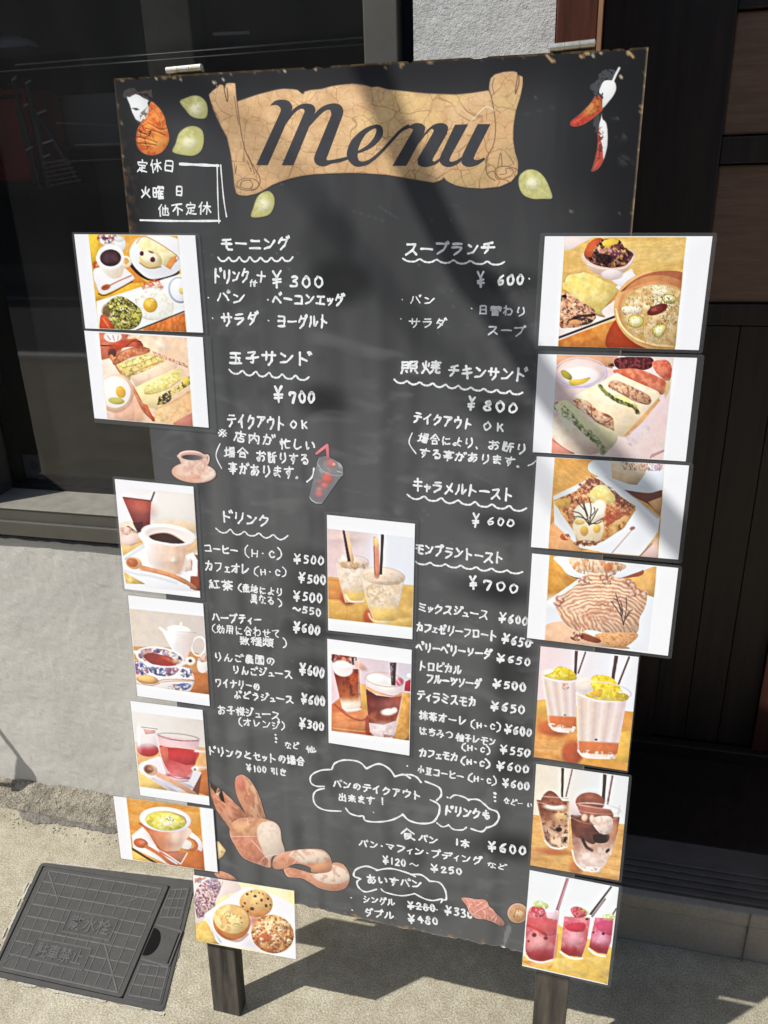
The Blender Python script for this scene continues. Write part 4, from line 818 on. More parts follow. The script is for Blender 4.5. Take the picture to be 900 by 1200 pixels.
@cardfn((90,380,5.294),[(140,52),(684,84),(722,634),(192,586)])
def c_eggsand(P):
    A=np.ones(len(P.x)); P.f(A,(242,204,170)); P.t(A,(248,220,192),80,.5,.2,seed=3,asp=.4); P.f(P.p([(130,40),(330,50),(260,200),(150,220)]),(206,104,78)); P.t(P.p([(130,40),(430,50),(260,230),(150,220)]),(226,140,108),30,.5,.1,seed=9,a=.7)
    P.f(P.e(225,76,55,34),(246,238,236)); P.f(P.l([(190,70),(210,95)],7),(200,96,90),.6); P.f(P.l([(225,70),(235,98)],7),(200,96,90),.6); P.f(P.l([(260,70),(255,95)],6),(200,96,90),.6)
    P.f(P.l([(150,132),(215,132)],7),(70,36,40)); P.f(P.p([(130,300),(200,215),(280,320),(330,400),(350,600),(140,620)],True),(244,214,196)); P.f(P.e(330,560,90,100,so=10),(234,172,140),.6)
    ch=P.p([(200,150),(240,112),(300,95),(370,90),(410,120),(405,145),(330,140),(260,160),(225,215),(200,190)],True); P.f(ch,(190,74,54)); P.t(ch,(222,120,84),18,.5,.1,seed=4,asp=3,rot=-15,a=.8); P.f(P.l([(310,135),(350,105),(400,108)],7),(120,40,30),.7); P.f(P.e(222,180,24,30,20,so=2),(90,60,50),.8)
    tr=P.l([(215,200),(300,330),(370,430),(420,530),(480,590)],24,so=1.4); P.f(tr,(200,110,74)); P.t(tr,(232,150,104),14,.5,.1,seed=2,asp=3,rot=55)
    b0=P.p([(225,235),(270,180),(340,148),(410,138),(455,155),(440,180),(340,205),(250,250)],True); P.f(b0,(196,110,76)); P.t(b0,(228,156,106),12,.5,.1,seed=6); P.f(P.l([(235,225),(285,170),(360,145),(450,152)],5),(150,60,40),.7)
    b1=P.p([(248,250),(430,185),(500,190),(545,215),(540,250),(340,320),(330,350),(290,320)]); P.f(b1,(244,222,150)); P.t(b1,(232,200,110),16,.5,.1,seed=3); P.t(b1,(160,140,60),9,.66,.05,seed=8); P.f(P.l([(285,270),(380,245),(480,205),(500,200)],6,so=1.6),(176,150,70),.7); P.f(P.l([(325,322),(360,298),(440,262),(530,228)],7,so=1.4),(196,136,76),.75)
    b2_=P.p([(340,330),(560,225),(640,245),(600,270),(370,390)]); P.f(b2_,(248,216,184)); P.f(P.l([(370,395),(480,340),(620,265)],6,so=2),(214,166,110),.7)
    b3=P.p([(362,392),(600,275),(655,275),(650,350),(560,400),(520,470),(500,520),(430,520)]); P.f(b3,(246,224,166)); eg=P.p([(430,385),(500,345),(640,280),(650,300),(640,340),(560,395),(470,430),(425,430)],True); P.f(eg,(244,230,140)); P.t(eg,(222,200,100),11,.5,.08,seed=5); P.t(eg,(250,244,190),9,.62,.06,seed=15); P.f(P.l([(425,430),(480,428),(570,395),(640,345)],6,so=1.6),(190,150,80),.7)
    fl=P.p([(500,500),(510,450),(560,420),(640,370),(700,320),(706,370),(600,440),(545,500)]); P.f(fl,(214,190,130)); P.t(fl,(74,56,46),12,.5,.06,seed=3); P.t(fl,(240,224,96),10,.6,.05,seed=9); P.f(P.e(678,350,22,24),(226,206,84)); P.t(P.e(550,462,44,30,-30),(56,42,52),8,.45,.06,seed=12)
    b4=P.p([(488,520),(560,490),(720,400),(720,540),(600,612),(560,612),(486,600)]); P.f(b4,P.g((246,214,160),(238,190,140),(500,500),(700,600))); P.t(b4,(226,170,110),14,.58,.08,seed=3,a=.7); P.f(P.l([(492,524),(600,480),(720,405)],6,so=2),(220,150,96),.7); P.f(P.p([(410,490),(440,500),(486,600),(470,600)]),(206,92,60),.9); P.f(P.p([(600,612),(720,545),(730,640),(600,640)]),(206,130,110))
    P.t(P.p([(470,165),(690,250),(690,272),(560,220),(480,190)]),(190,120,100),9,.5,.06,seed=4,asp=.4); P.f(P.e(520,125,60,20,25,so=8),(252,240,226),.7)
    P.f(P.e(245,425,110,118),(236,196,168)); P.f(P.e(240,420,96,98),(248,238,228)); P.f(P.e(215,410,90,86,so=10),(250,246,240),.8); P.f(P.e(275,420,30,38,-20),(238,186,72)); P.f(P.e(248,474,50,22,6),(196,186,96)); P.f(P.l([(180,525),(250,545),(320,510),(352,440)],7,so=2),(210,140,110),.6)
@cardfn((125,555,7.5),[(84,110),(768,180),(826,1040),(160,990)])
def c_coffee(P):
    A=np.ones(len(P.x)); P.f(A,P.g((240,240,246),(232,226,220),(100,300),(760,300))); P.f(P.p([(440,170),(780,175),(790,480),(380,440)]),(232,228,222),.7); P.f(P.e(700,470,200,50,8,so=10),(228,196,150),.7)
    P.f(P.p([(110,440),(320,440),(330,600),(130,640)],True),(238,206,186)); P.f(P.p([(130,610),(330,570),(330,640),(150,740)]),(234,196,128)); 
    gl=P.p([(140,205),(395,240),(385,450),(300,530),(255,470),(220,390)]); P.f(gl,P.g((176,80,74),(104,40,46),(280,260),(300,520))); P.f(P.e(310,310,90,60,20,so=18),(206,104,86),.7); P.f(P.p([(230,430),(320,420),(320,520),(280,530)]),(70,32,42),.7); P.f(P.l([(150,207),(260,222),(395,238)],9,so=1.4),(90,40,44)); P.f(P.l([(420,165),(392,240)],15,sm=False),(72,56,66)); P.f(P.l([(398,250),(385,430)],6,so=2),(236,196,190),.8)
    P.f(P.l([(190,465),(310,550)],16),(74,40,44)); P.f(P.l([(240,500),(312,560)],7),(236,200,190)); P.f(P.e(200,585,76,48,so=3),(240,208,200)); P.f(P.e(175,500,50,34,so=2),(236,196,186)); P.t(P.e(180,500,70,40),(170,110,90),18,.6,.07,seed=3,a=.7); P.f(P.l([(215,628),(320,590)],9,so=2),(196,140,110),.6)
    P.f(P.p([(150,720),(330,610),(380,800),(800,880),(800,1040),(620,1060),(160,930)]),(238,240,246)); P.f(P.p([(155,745),(340,600),(350,640),(170,760)]),(214,216,220),.8); P.f(P.l([(160,850),(260,880),(400,900),(620,960)],14,so=5),(198,190,196),.6)
    P.f(P.p([(745,700),(826,720),(830,1030),(735,1010)]),(160,76,52)); P.f(P.p([(735,940),(830,900),(830,1030),(770,1025)]),(146,62,44),.8); P.f(P.e(740,650,90,50,-20,so=8),(232,180,120),.8)
    P.f(P.p([(155,860),(240,910),(345,970),(170,965)]),(232,206,130)); P.t(P.p([(155,860),(240,910),(345,970),(170,965)]),(206,160,100),30,.55,.1,seed=3,a=.7)
    hd=P.p([(690,720),(760,690),(800,760),(800,900),(700,900),(630,880),(700,860),(752,840),(755,760),(720,770)],False); P.f(hd,(242,240,242)); P.f(P.p([(700,770),(745,740),(752,850),(690,862)]),(226,200,190),.9)
    cup=P.p([(303,510),(330,620),(370,740),(430,850),(500,885),(600,892),(650,850),(690,740),(710,660),(780,600),(760,560)],True); P.f(cup,P.g((246,244,246),(228,188,162),(350,700),(620,740))); P.f(P.e(560,720,120,110,so=30),(236,204,184),.6); P.f(P.e(585,760,26,24,so=8),(250,236,214),.8); P.f(P.l([(680,680),(660,800),(640,870)],30,so=6),(220,170,150),.6)
    P.f(P.e(542,535,240,92,8),(244,244,246)); P.f(P.e(545,545,212,72,9,so=3),P.g((224,212,210),(244,236,230),(330,520),(760,580))); cf=P.p([(375,550),(420,530),(500,520),(570,535),(640,575),(685,608),(600,616),(480,598),(410,580)],True); P.f(cf,P.g((74,40,38),(60,44,56),(420,560),(660,600))); P.f(P.l([(380,548),(430,528),(520,520),(600,545),(685,605)],7,so=2),(150,90,60),.7)
    P.f(P.l([(312,520),(360,570),(480,610),(620,625),(740,606)],9,so=3),(250,248,250),.8)
    P.f(P.e(240,785,72,52,14),(232,178,130)); P.f(P.e(228,780,50,38,14,so=2),(196,110,66)); P.f(P.e(212,770,20,14,so=3),(214,140,96),.8); P.f(P.l([(300,820),(420,850),(560,890),(680,940),(775,1005)],36,so=1.4),(216,150,104)); P.f(P.l([(300,845),(430,870),(560,905),(690,965)],8,so=2),(170,100,62),.7)
@cardfn((145,690,8.182),[(58,188),(768,262),(826,1014),(128,910)])
def c_tea(P):
    A=np.ones(len(P.x)); P.f(A,P.g((226,212,196),(214,204,200),(80,300),(740,300))); P.f(P.p([(90,550),(460,560),(820,640),(840,1020),(100,1000)]),(214,158,100)); P.t(P.p([(90,550),(460,560),(820,640),(840,1020),(100,1000)]),(196,130,74),60,.5,.14,seed=3,a=.8); P.f(P.p([(620,790),(820,810),(830,1010),(640,990)]),(188,104,52),.85)
    hp=P.e(722,548,74,98,8)*(1-P.e(718,548,58,82,8)); P.f(hp,(244,240,240)); P.f(P.p([(330,365),(355,362),(410,400),(430,400),(520,380),(690,400),(690,430),(650,560),(600,690),(470,590),(420,500),(370,410)]),P.g((246,246,250),(216,194,186),(430,500),(690,540)))
    P.f(P.e(530,390,112,42,6),(246,246,250)); P.f(P.l([(520,408),(640,415),(695,418)],6,so=2),(206,186,180),.8); P.f(P.l([(552,325),(550,370)],22,sm=False),(240,240,246)); P.f(P.e(480,470,34,90,-10,so=14),(252,252,254),.8)
    P.f(P.e(640,690,50,40)*(1),(240,226,216)); P.f(P.e(640,688,18,16),(96,66,56)); P.f(P.e(765,720,60,86,10),(238,228,224)); P.f(P.e(760,668,46,34),(222,190,176)); P.t(P.e(760,668,46,34),(180,130,110),14,.58,.06,seed=4)
    sc=P.p([(110,700),(150,690),(600,750),(650,790),(680,860),(660,940),(610,985),(480,975),(130,900)],True); P.f(sc,(238,232,230)); P.t(sc*P.p([(100,690),(240,690),(240,830),(110,830)]),(44,62,140),22,.48,.07,seed=3); P.t(sc*P.p([(100,690),(240,690),(240,830),(110,830)]),(176,92,106),20,.62,.06,seed=8)
    P.t(sc*P.e(600,800,60,50),(48,56,120),16,.5,.07,seed=5); P.t(sc*P.e(560,940,90,36,-8),(62,84,156),16,.44,.07,seed=6); P.t(sc*P.e(490,945,70,34),(150,70,80),14,.58,.06,seed=16); P.f(sc*P.l([(640,800),(672,860),(655,940)],8,so=2),(196,150,120),.6)
    cup=P.p([(115,590),(140,650),(220,740),(270,810),(360,835),(470,830),(530,780),(560,740),(585,690)],True); P.f(cup,(240,236,238)); P.t(cup*P.e(370,785,130,50,6),(38,48,116),24,.42,.08,seed=2); P.t(cup*P.e(470,790,70,44),(170,96,120),18,.5,.07,seed=12); P.t(cup*P.e(260,760,50,30),(120,130,150),14,.5,.07,seed=22)
    P.f(P.e(348,652,234,96,8),(244,238,238)); inr=P.e(350,654,214,80,9); P.f(inr,(226,216,216)); P.t(inr,(40,52,122),26,.5,.08,seed=7); P.t(inr,(178,96,90),22,.62,.07,seed=17); P.f(P.e(215,620,60,36,-20,so=4),(198,150,140),.8)
    P.f(inr*P.p([(190,640),(260,612),(360,630),(440,650),(510,700),(480,740),(360,736),(250,705)],True),P.g((150,60,58),(178,52,46),(240,660),(460,690))); P.f(inr*P.e(440,680,60,14,25,so=4),(216,120,100),.7); P.f(P.e(500,690,30,26,so=5),(226,190,160),.8)
    P.f(P.l([(130,660),(200,720),(320,745),(480,745),(570,700)],9,so=3),(246,232,230),.9)
    P.f(P.e(230,868,105,42,8),(206,150,96)); P.f(P.e(225,862,86,32,8,so=2),(236,190,118)); P.f(P.l([(120,855),(170,900),(260,925),(340,905)],8,so=2),(170,100,70),.7); P.f(P.l([(320,885),(400,868),(560,868),(690,876)],12),(210,160,130)); P.f(P.l([(330,898),(460,884),(680,882)],5,so=2),(150,100,84),.7)
@cardfn((145,815,8.182),[(82,150),(766,235),(820,965),(158,870)])
def c_redtea(P):
    A=np.ones(len(P.x)); P.f(A,P.g((234,230,226),(222,216,210),(200,200),(700,300))); P.f(P.p([(110,440),(820,500),(830,980),(150,960)]),(232,176,116)); P.f(P.p([(130,690),(400,820),(420,920),(150,880)]),(232,196,116)); P.f(P.p([(740,720),(830,690),(830,970),(660,910)]),(196,110,52)); P.f(P.p([(660,905),(750,740),(720,960)]),(112,64,62),.85)
    j=P.e(235,520,104,64,4); P.f(P.p([(120,300),(175,300),(320,315),(335,500),(140,480)]),(232,226,228)); P.f(P.p([(190,320),(310,330),(300,360),(210,370)]),(214,160,156),.9); P.f(j,(196,52,62)); P.f(P.e(235,450,110,54,so=8),(226,214,218),.85); P.f(P.l([(170,302),(325,318)],7),(176,100,104),.9); P.f(P.e(150,420,20,90,so=8),(246,246,250),.9)
    tr=P.p([(140,670),(170,640),(340,580),(420,620),(750,735),(660,905),(640,915),(470,930),(160,740)]); P.f(tr,(232,226,234)); P.f(P.p([(200,660),(340,600),(420,760),(650,860),(640,890),(420,850)],True),(218,210,220),.7); P.f(P.l([(140,700),(300,800),(460,920)],10,so=3),(246,244,248)); P.f(P.l([(270,790),(380,860),(470,915)],12,so=3),(170,160,180),.7)
    gb=P.p([(315,370),(340,520),(370,640),(410,750),(470,800),(600,820),(650,780),(690,660),(715,540),(728,430)]); P.f(gb,(228,184,190),.9); P.f(P.p([(345,480),(420,490),(710,530),(690,640),(640,750),(560,770),(450,740),(395,660),(360,560)],True),P.g((206,60,66),(222,110,112),(540,560),(560,740))); P.f(P.p([(350,500),(425,500),(420,640),(385,620)],True),(224,120,92),.8); P.f(P.p([(425,500),(700,545),(690,660),(600,665),(440,610)]),(198,46,54),.9); P.f(P.e(520,775,120,26,8),(206,110,120)); P.f(P.e(520,800,110,22,8),(226,186,196)); P.f(P.l([(430,760),(520,792),(640,790)],7),(150,70,80),.8)
    P.f(P.e(522,395,205,36,6)*(1-P.e(522,397,194,28,6)),(170,140,140),.9); P.f(P.l([(330,375),(420,405),(560,430),(720,432)],7),(130,100,100),.8); P.f(P.l([(318,380),(345,520)],14,so=3),(240,226,230),.8)
    P.f(P.l([(690,530),(800,540)],20,so=3),(238,228,228)); P.f(P.l([(660,700),(700,690),(790,690)],26,so=2),(226,196,190)); P.f(P.e(690,700,34,26),(240,226,226)); P.f(P.e(684,706,14,12),(150,100,96),.8)
    P.f(P.e(262,712,66,52,20),(226,186,160)); P.f(P.e(240,704,44,38,20,so=3),(130,72,58)); P.f(P.e(262,700,30,22,20,so=5),(206,150,120),.8); P.f(P.l([(330,755),(450,810),(560,870),(680,945)],44,so=1.5),(220,166,134)); P.f(P.l([(290,790),(400,850),(520,930)],14,so=3),(190,176,196),.7)
@cardfn((125,925,6.4286),[(150,60),(702,132),(740,608),(200,525)])
def c_corn(P):
    A=np.ones(len(P.x)); wood(P,A,(226,158,68),(214,136,52),12,3,60); P.f(P.p([(190,450),(390,555),(560,600),(200,540)]),(232,186,90)); P.f(P.p([(600,480),(740,440),(745,620),(480,560)]),(200,104,44),.9)
    P.f(P.p([(190,345),(270,280),(400,420),(540,560),(480,575),(200,440)]),(232,230,242)); P.f(P.l([(192,445),(280,500),(375,555)],16),(60,40,44)); P.f(P.p([(390,440),(610,480),(560,562),(400,480)]),(200,120,90)); P.f(P.l([(380,440),(560,560),(608,480)],8,sm=False,so=1),(240,226,220)); P.f(P.p([(600,330),(640,320),(715,390),(720,460),(690,450),(640,370)],True),(230,226,240))
    hd=P.e(625,415,68,50,18)*(1-P.e(620,410,44,34,18)); P.f(hd,(202,110,70)); P.f(P.p([(570,370),(640,400),(620,450),(555,430)],True),(236,222,216)); P.f(hd*P.e(600,380,30,20,so=4),(228,160,124),.7)
    cup=P.p([(255,250),(300,300),(370,420),(400,455),(480,478),(540,465),(580,400),(625,290)],True); P.f(cup,P.g((200,106,62),(236,206,190),(350,380),(600,380))); P.f(P.e(420,350,100,60,20,so=14),(224,148,110),.7); P.f(P.l([(385,430),(440,470),(540,468)],9,so=2),(170,80,56),.8); P.f(P.e(520,360,50,70,so=14),(240,220,208),.7)
    P.f(P.e(442,225,194,94,5),(236,236,244)); P.f(P.e(446,235,154,74,5),(206,190,120)); sp=P.e(446,240,148,68,5); P.f(sp,(228,216,74)); P.t(sp,(244,238,140),22,.5,.12,seed=3); P.t(sp,(190,170,50),16,.6,.08,seed=9,a=.8); P.t(sp*P.e(440,238,76,40,so=6),(244,244,240),20,.42,.1,seed=5); P.t(sp*P.e(480,225,30,20),(110,90,50),8,.58,.05,seed=8); P.f(P.l([(500,180),(580,205),(600,250)],7,so=2),(170,110,80),.7)
    P.f(P.e(258,404,55,36,14),(196,100,60)); P.f(P.e(270,400,26,16,20,so=3),(220,140,100),.8); P.f(P.l([(300,430),(400,490),(470,545),(560,600)],26,so=1.4),(204,112,64)); P.f(P.l([(310,450),(400,505),(460,555)],7,so=2),(236,170,110),.7)
@cardfn((220,1015,6.667),None)
def c_muffin(P):
    A=np.ones(len(P.x)); P.f(A,(246,234,176)); P.t(A,(250,244,206),50,.5,.2,seed=3); P.f(P.p([(50,440),(140,420),(270,610),(60,590)]),(226,186,90)); P.t(P.p([(50,440),(140,420),(270,610),(60,590)]),(240,208,120),30,.5,.1,seed=2)
    P.f(P.p([(50,60),(300,60),(420,180),(260,240),(140,400),(60,420)],True),(240,222,220)); pk=P.p([(55,230),(90,150),(160,110),(240,110),(260,170),(220,260),(210,320),(150,380),(80,400),(60,330)],True); P.f(pk,(216,176,172)); P.t(pk,(132,70,96),12,.5,.06,seed=3); P.t(pk,(240,222,220),9,.56,.05,seed=6); P.t(pk,(84,60,110),10,.64,.05,seed=9); P.t(P.p([(80,90),(250,80),(270,150),(200,190),(120,200)],True),(120,110,160),20,.56,.06,seed=7,a=.7); P.t(P.p([(50,90),(150,90),(60,130)]),(190,120,90),12,.45,.06,seed=3)
    P.f(P.p([(140,400),(160,350),(420,180),(520,170),(760,260),(850,380),(850,720),(520,650),(260,610),(200,520)],True),(240,240,248)); P.f(P.l([(150,390),(190,480),(260,590)],10,so=3),(206,206,224),.7); P.f(P.e(560,540,120,100,so=20),(226,214,222),.6); P.f(P.e(520,420,60,40,so=12),(196,110,84),.8)
    a=P.e(536,288,130,108,6); P.f(a,(222,158,84)); P.t(a,(238,196,130),34,.5,.14,seed=4); P.f(a*P.e(560,370,110,44,0,so=10),(198,116,60),.6); P.f(P.e(530,262,104,70,so=14)*a,(240,204,140),.6)
    for (x,y,r) in ((466,216,11),(528,232,13),(578,262,12),(628,252,11),(614,306,14),(448,286,10),(432,312,9),(504,330,17),(560,205,7),(500,196,7),(648,300,8),(540,290,7),(470,350,9),(590,215,6)): P.f(P.e(x,y,r,r*.8,(x*7)%90),(74,38,28)); P.f(P.e(x-2,y-3,r*.35,r*.3),(150,110,90),.7)
    a=P.e(346,436,146,138,20); P.f(a,(206,128,64)); P.f(P.e(342,410,138,112,16),(230,184,110)); P.t(P.e(342,410,138,112,16),(244,216,150),34,.5,.1,seed=8); P.f(P.p([(270,360),(320,355),(420,420),(410,480),(370,470),(300,400)],True),(244,222,150),.9); P.t(P.e(350,410,90,70),(190,130,60),10,.62,.05,seed=4); P.f(P.l([(240,500),(300,560),(400,580),(470,530)],12,so=4),(150,70,40),.7)
    a=P.e(664,528,168,148,18); P.f(a,(206,124,66)); P.t(a,(234,178,110),30,.5,.12,seed=5); P.f(a*P.e(690,440,110,60,10,so=8),(232,186,116),.8); P.t(a,(126,58,36),14,.58,.06,seed=15,a=.9); P.t(a,(246,226,190),14,.62,.05,seed=25); P.f(a*P.e(600,556,56,36,-10,so=4),(190,88,52),.85); P.f(a*P.l([(520,560),(590,650),(700,680),(780,650)],12,so=5),(150,70,40),.6)
    for (x,y) in ((555,510),(640,520),(690,540),(580,570),(790,580),(720,500),(540,480)): P.f(P.e(x,y,17,12,x%60),(238,206,170)); P.f(P.e(x+6,y+6,9,6,x%60),(150,84,60),.8)
@cardfn((375,595,7.5),[(66,182),(836,262),(812,1050),(75,970)])
def c_lemon(P):
    A=np.ones(len(P.x)); P.f(A,P.g((232,204,204),(226,230,240),(250,300),(560,330))); P.f(P.e(220,260,120,60,so=20),(226,198,192),.6); P.f(P.l([(620,232),(760,240)],9,so=2),(208,212,218),.8)
    P.f(P.p([(60,600),(400,640),(840,680),(840,1060),(60,1000)]),(228,190,104)); P.f(P.p([(60,610),(200,620),(240,810),(60,800)]),(216,138,72)); P.f(P.p([(60,800),(420,860),(420,1010),(60,1000)]),(224,172,86)); P.t(P.p([(60,600),(400,640),(840,680),(840,1060),(60,1000)]),(212,160,76),46,.5,.12,seed=3,asp=4,a=.7); P.f(P.l([(66,802),(380,835)],7,so=2),(190,120,60),.6); P.f(P.l([(66,632),(180,642)],7,so=2),(190,120,60),.6); P.f(P.l([(238,830),(240,985)],5,so=2),(196,140,66),.6); P.f(P.l([(700,742),(820,748)],6,so=2),(206,170,80),.6)
    def gl(x0,y0,w,h,bot,seed):
        m=P.p([(x0,y0),(x0+w,y0+10),(x0+w*.92,y0+h*.45),(x0+w*.78,y0+h),(x0+w*.27,y0+h),(x0+w*.08,y0+h*.4)]); P.f(m,(226,204,178),.9); P.t(m,(238,226,214),40,.5,.14,seed=seed,a=.8); P.t(m,(206,176,144),24,.6,.08,seed=seed+3,a=.5); P.f(m*sst(y0+h*.6,y0+h*.85,P.y),(226,186,92),.9)
        P.f(P.l([(x0,y0+5),(x0+w*.08,y0+h*.45),(x0+w*.27,y0+h)],6,so=2),(246,236,226),.8); P.f(P.l([(x0+w,y0+5),(x0+w*.92,y0+h*.45),(x0+w*.78,y0+h)],5,so=2),(196,176,156),.7)
    P.f(P.e(250,790,70,62,so=5),(186,72,48)); gl(150,480,280,350,0,4); P.f(P.e(285,482,140,48,5),(228,206,190),.9); P.t(P.e(290,505,130,36,5),(190,150,96),24,.52,.1,seed=3); P.f(P.e(285,462,145,52,5)*(1-P.e(285,464,137,45,5)),(206,186,190),.9); P.f(P.l([(225,765),(270,820),(380,822)],16,so=2),(246,232,224),.9); P.f(P.e(205,440,16,22,so=4),(250,244,246),.9)
    P.f(P.p([(232,225),(255,225),(300,460),(290,490),(262,480)]),(234,184,140)); P.f(P.p([(196,188),(216,188),(272,470),(244,472)]),(64,48,58))
    P.f(P.e(430,955,50,64,so=5),(190,84,50)); gl(372,590,372,400,0,9); P.f(P.e(556,600,190,74,6),(228,206,184),.9); P.t(P.e(556,622,178,56,6),(198,160,110),26,.55,.1,seed=7,a=.8); P.t(P.e(520,740,110,90),(182,150,120),20,.62,.07,seed=8,a=.6); P.f(P.e(556,596,194,80,6)*(1-P.e(556,598,185,71,6)),(206,190,190),.9); P.f(P.l([(430,930),(470,990),(600,1005)],14,so=3),(244,226,196),.9)
    P.f(P.p([(472,265),(492,258),(515,300),(520,420),(524,600),(485,605),(475,420)],True),(224,140,112)); P.f(P.p([(478,270),(500,265),(520,330),(500,350),(482,330)],True),(236,196,130)); P.f(P.l([(475,340),(482,580)],6,so=1.6),(90,50,50),.8); P.f(P.p([(538,222),(565,222),(548,585),(524,588)]),(66,48,56)); P.f(P.e(560,640,90,28,so=8),(236,214,190),.6)
@cardfn((375,740,7.5),[(102,195),(802,285),(784,955),(104,870)])
def c_float(P):
    A=np.ones(len(P.x)); P.f(A,P.g((232,206,214),(214,204,216),(200,300),(760,300))); P.f(P.p([(90,650),(200,560),(420,640),(480,930),(100,880)]),(206,112,64)); P.t(P.p([(90,650),(200,560),(420,640),(480,930),(100,880)]),(226,146,90),40,.5,.14,seed=3,asp=3); P.f(P.p([(340,450),(420,470),(420,700),(370,680)]),(226,170,84)); P.f(P.p([(690,530),(810,540),(800,960),(640,950)]),(224,166,84)); P.t(P.p([(690,530),(810,540),(800,960),(640,950)]),(206,140,64),40,.5,.14,seed=5); P.f(P.p([(750,440),(810,410),(810,530),(740,520)]),(180,24,60)); P.f(P.e(785,385,24,18),(246,236,240))
    P.f(P.e(180,235,90,60,10,so=4),(222,140,110)); P.t(P.p([(100,195),(320,215),(310,290),(110,270)]),(110,40,50),26,.5,.08,seed=3); P.f(P.l([(125,200),(110,245)],22,sm=False),(90,34,50)); P.f(P.e(350,300,60,26,30,so=4),(226,160,130),.8)
    P.f(P.l([(130,640),(250,740),(360,780),(430,750)],14,so=3),(160,60,46),.8); P.f(P.l([(110,845),(300,870),(480,880)],8,so=2),(240,190,150),.7); P.f(P.p([(410,740),(470,780),(450,920),(400,880)],True),(150,50,44),.7)
    g1=P.p([(115,320),(345,330),(362,640),(340,700),(240,712),(195,670)]); P.f(g1,P.g((130,44,34),(206,112,58),(220,380),(250,600))); P.f(g1*P.e(300,420,60,90,so=16),(196,84,44),.8); P.t(g1,(90,30,28),30,.6,.08,seed=7,a=.7); P.f(g1*sst(560,640,P.y),(240,222,204)); P.f(P.l([(200,660),(240,690),(360,680)],12,so=2),(250,244,240),.9); P.f(P.l([(350,330),(362,640)],10,so=3),(236,206,180),.7); P.f(P.l([(265,470),(275,520)],9,so=2),(90,34,30),.8)
    P.f(P.e(200,325,92,68,16,so=2),(244,232,232)); P.f(P.e(195,295,74,34,10,so=8),(250,246,246)); P.f(P.p([(275,222),(298,226),(300,290),(286,292)]),(70,36,50)); P.f(P.l([(318,230),(320,250)],10),(80,40,56)); P.f(P.l([(340,250),(345,620)],6,so=2),(240,226,226),.7)
    g2=P.p([(400,400),(740,430),(728,520),(690,720),(660,900),(600,940),(500,935),(440,880),(415,640)]); P.f(g2,(226,206,210),.9); dk=P.p([(405,500),(500,560),(640,575),(725,560),(700,680),(670,780),(560,820),(430,800),(415,640)]); P.f(dk,P.g((118,40,44),(196,104,64),(500,580),(560,790))); P.t(dk,(84,28,40),50,.5,.14,seed=8,a=.6); P.f(dk*P.e(690,620,50,80,so=14),(190,90,70),.7); P.f(P.e(610,650,80,60,so=16)*dk,(170,96,90),.6); P.f(P.e(600,705,62,30,-5,so=3),(246,232,224)); P.f(P.e(655,690,26,24,so=3),(248,238,232)); P.f(P.e(555,870,110,60,so=14)*g2,(240,226,228),.9); P.t(g2*sst(800,830,P.y),(200,160,160),26,.58,.1,seed=4,a=.6)
    P.f(P.p([(415,480),(500,520),(640,560),(730,530),(700,570),(560,560),(430,520)],True),(226,160,110),.9); P.f(P.e(525,435,116,62,14,so=2),(242,236,234)); P.f(P.e(590,500,80,30,16,so=3),(240,232,226)); P.f(P.e(500,410,70,34,20,so=8),(252,250,250)); P.f(P.e(568,420,172,64,8)*(1-P.e(568,422,163,56,8)),(206,170,160),.9); P.f(P.e(700,440,34,34,so=3),(190,60,90),.8); P.f(P.l([(680,420),(715,470)],14,so=2),(230,190,200),.7)
    P.f(P.p([(615,270),(672,272),(664,474),(628,470)]),(66,50,58)); P.f(P.l([(628,300),(636,440)],9,sm=False),(150,110,116),.7); P.t(P.p([(615,270),(645,272),(640,430),(625,430)]),(220,180,186),12,.5,.05,seed=3,a=.7); P.f(P.l([(725,540),(700,700),(660,880)],7,so=3),(240,220,226),.7); P.t(P.p([(560,900),(784,920),(784,960),(560,945)]),(150,80,60),14,.52,.06,seed=3,asp=3)
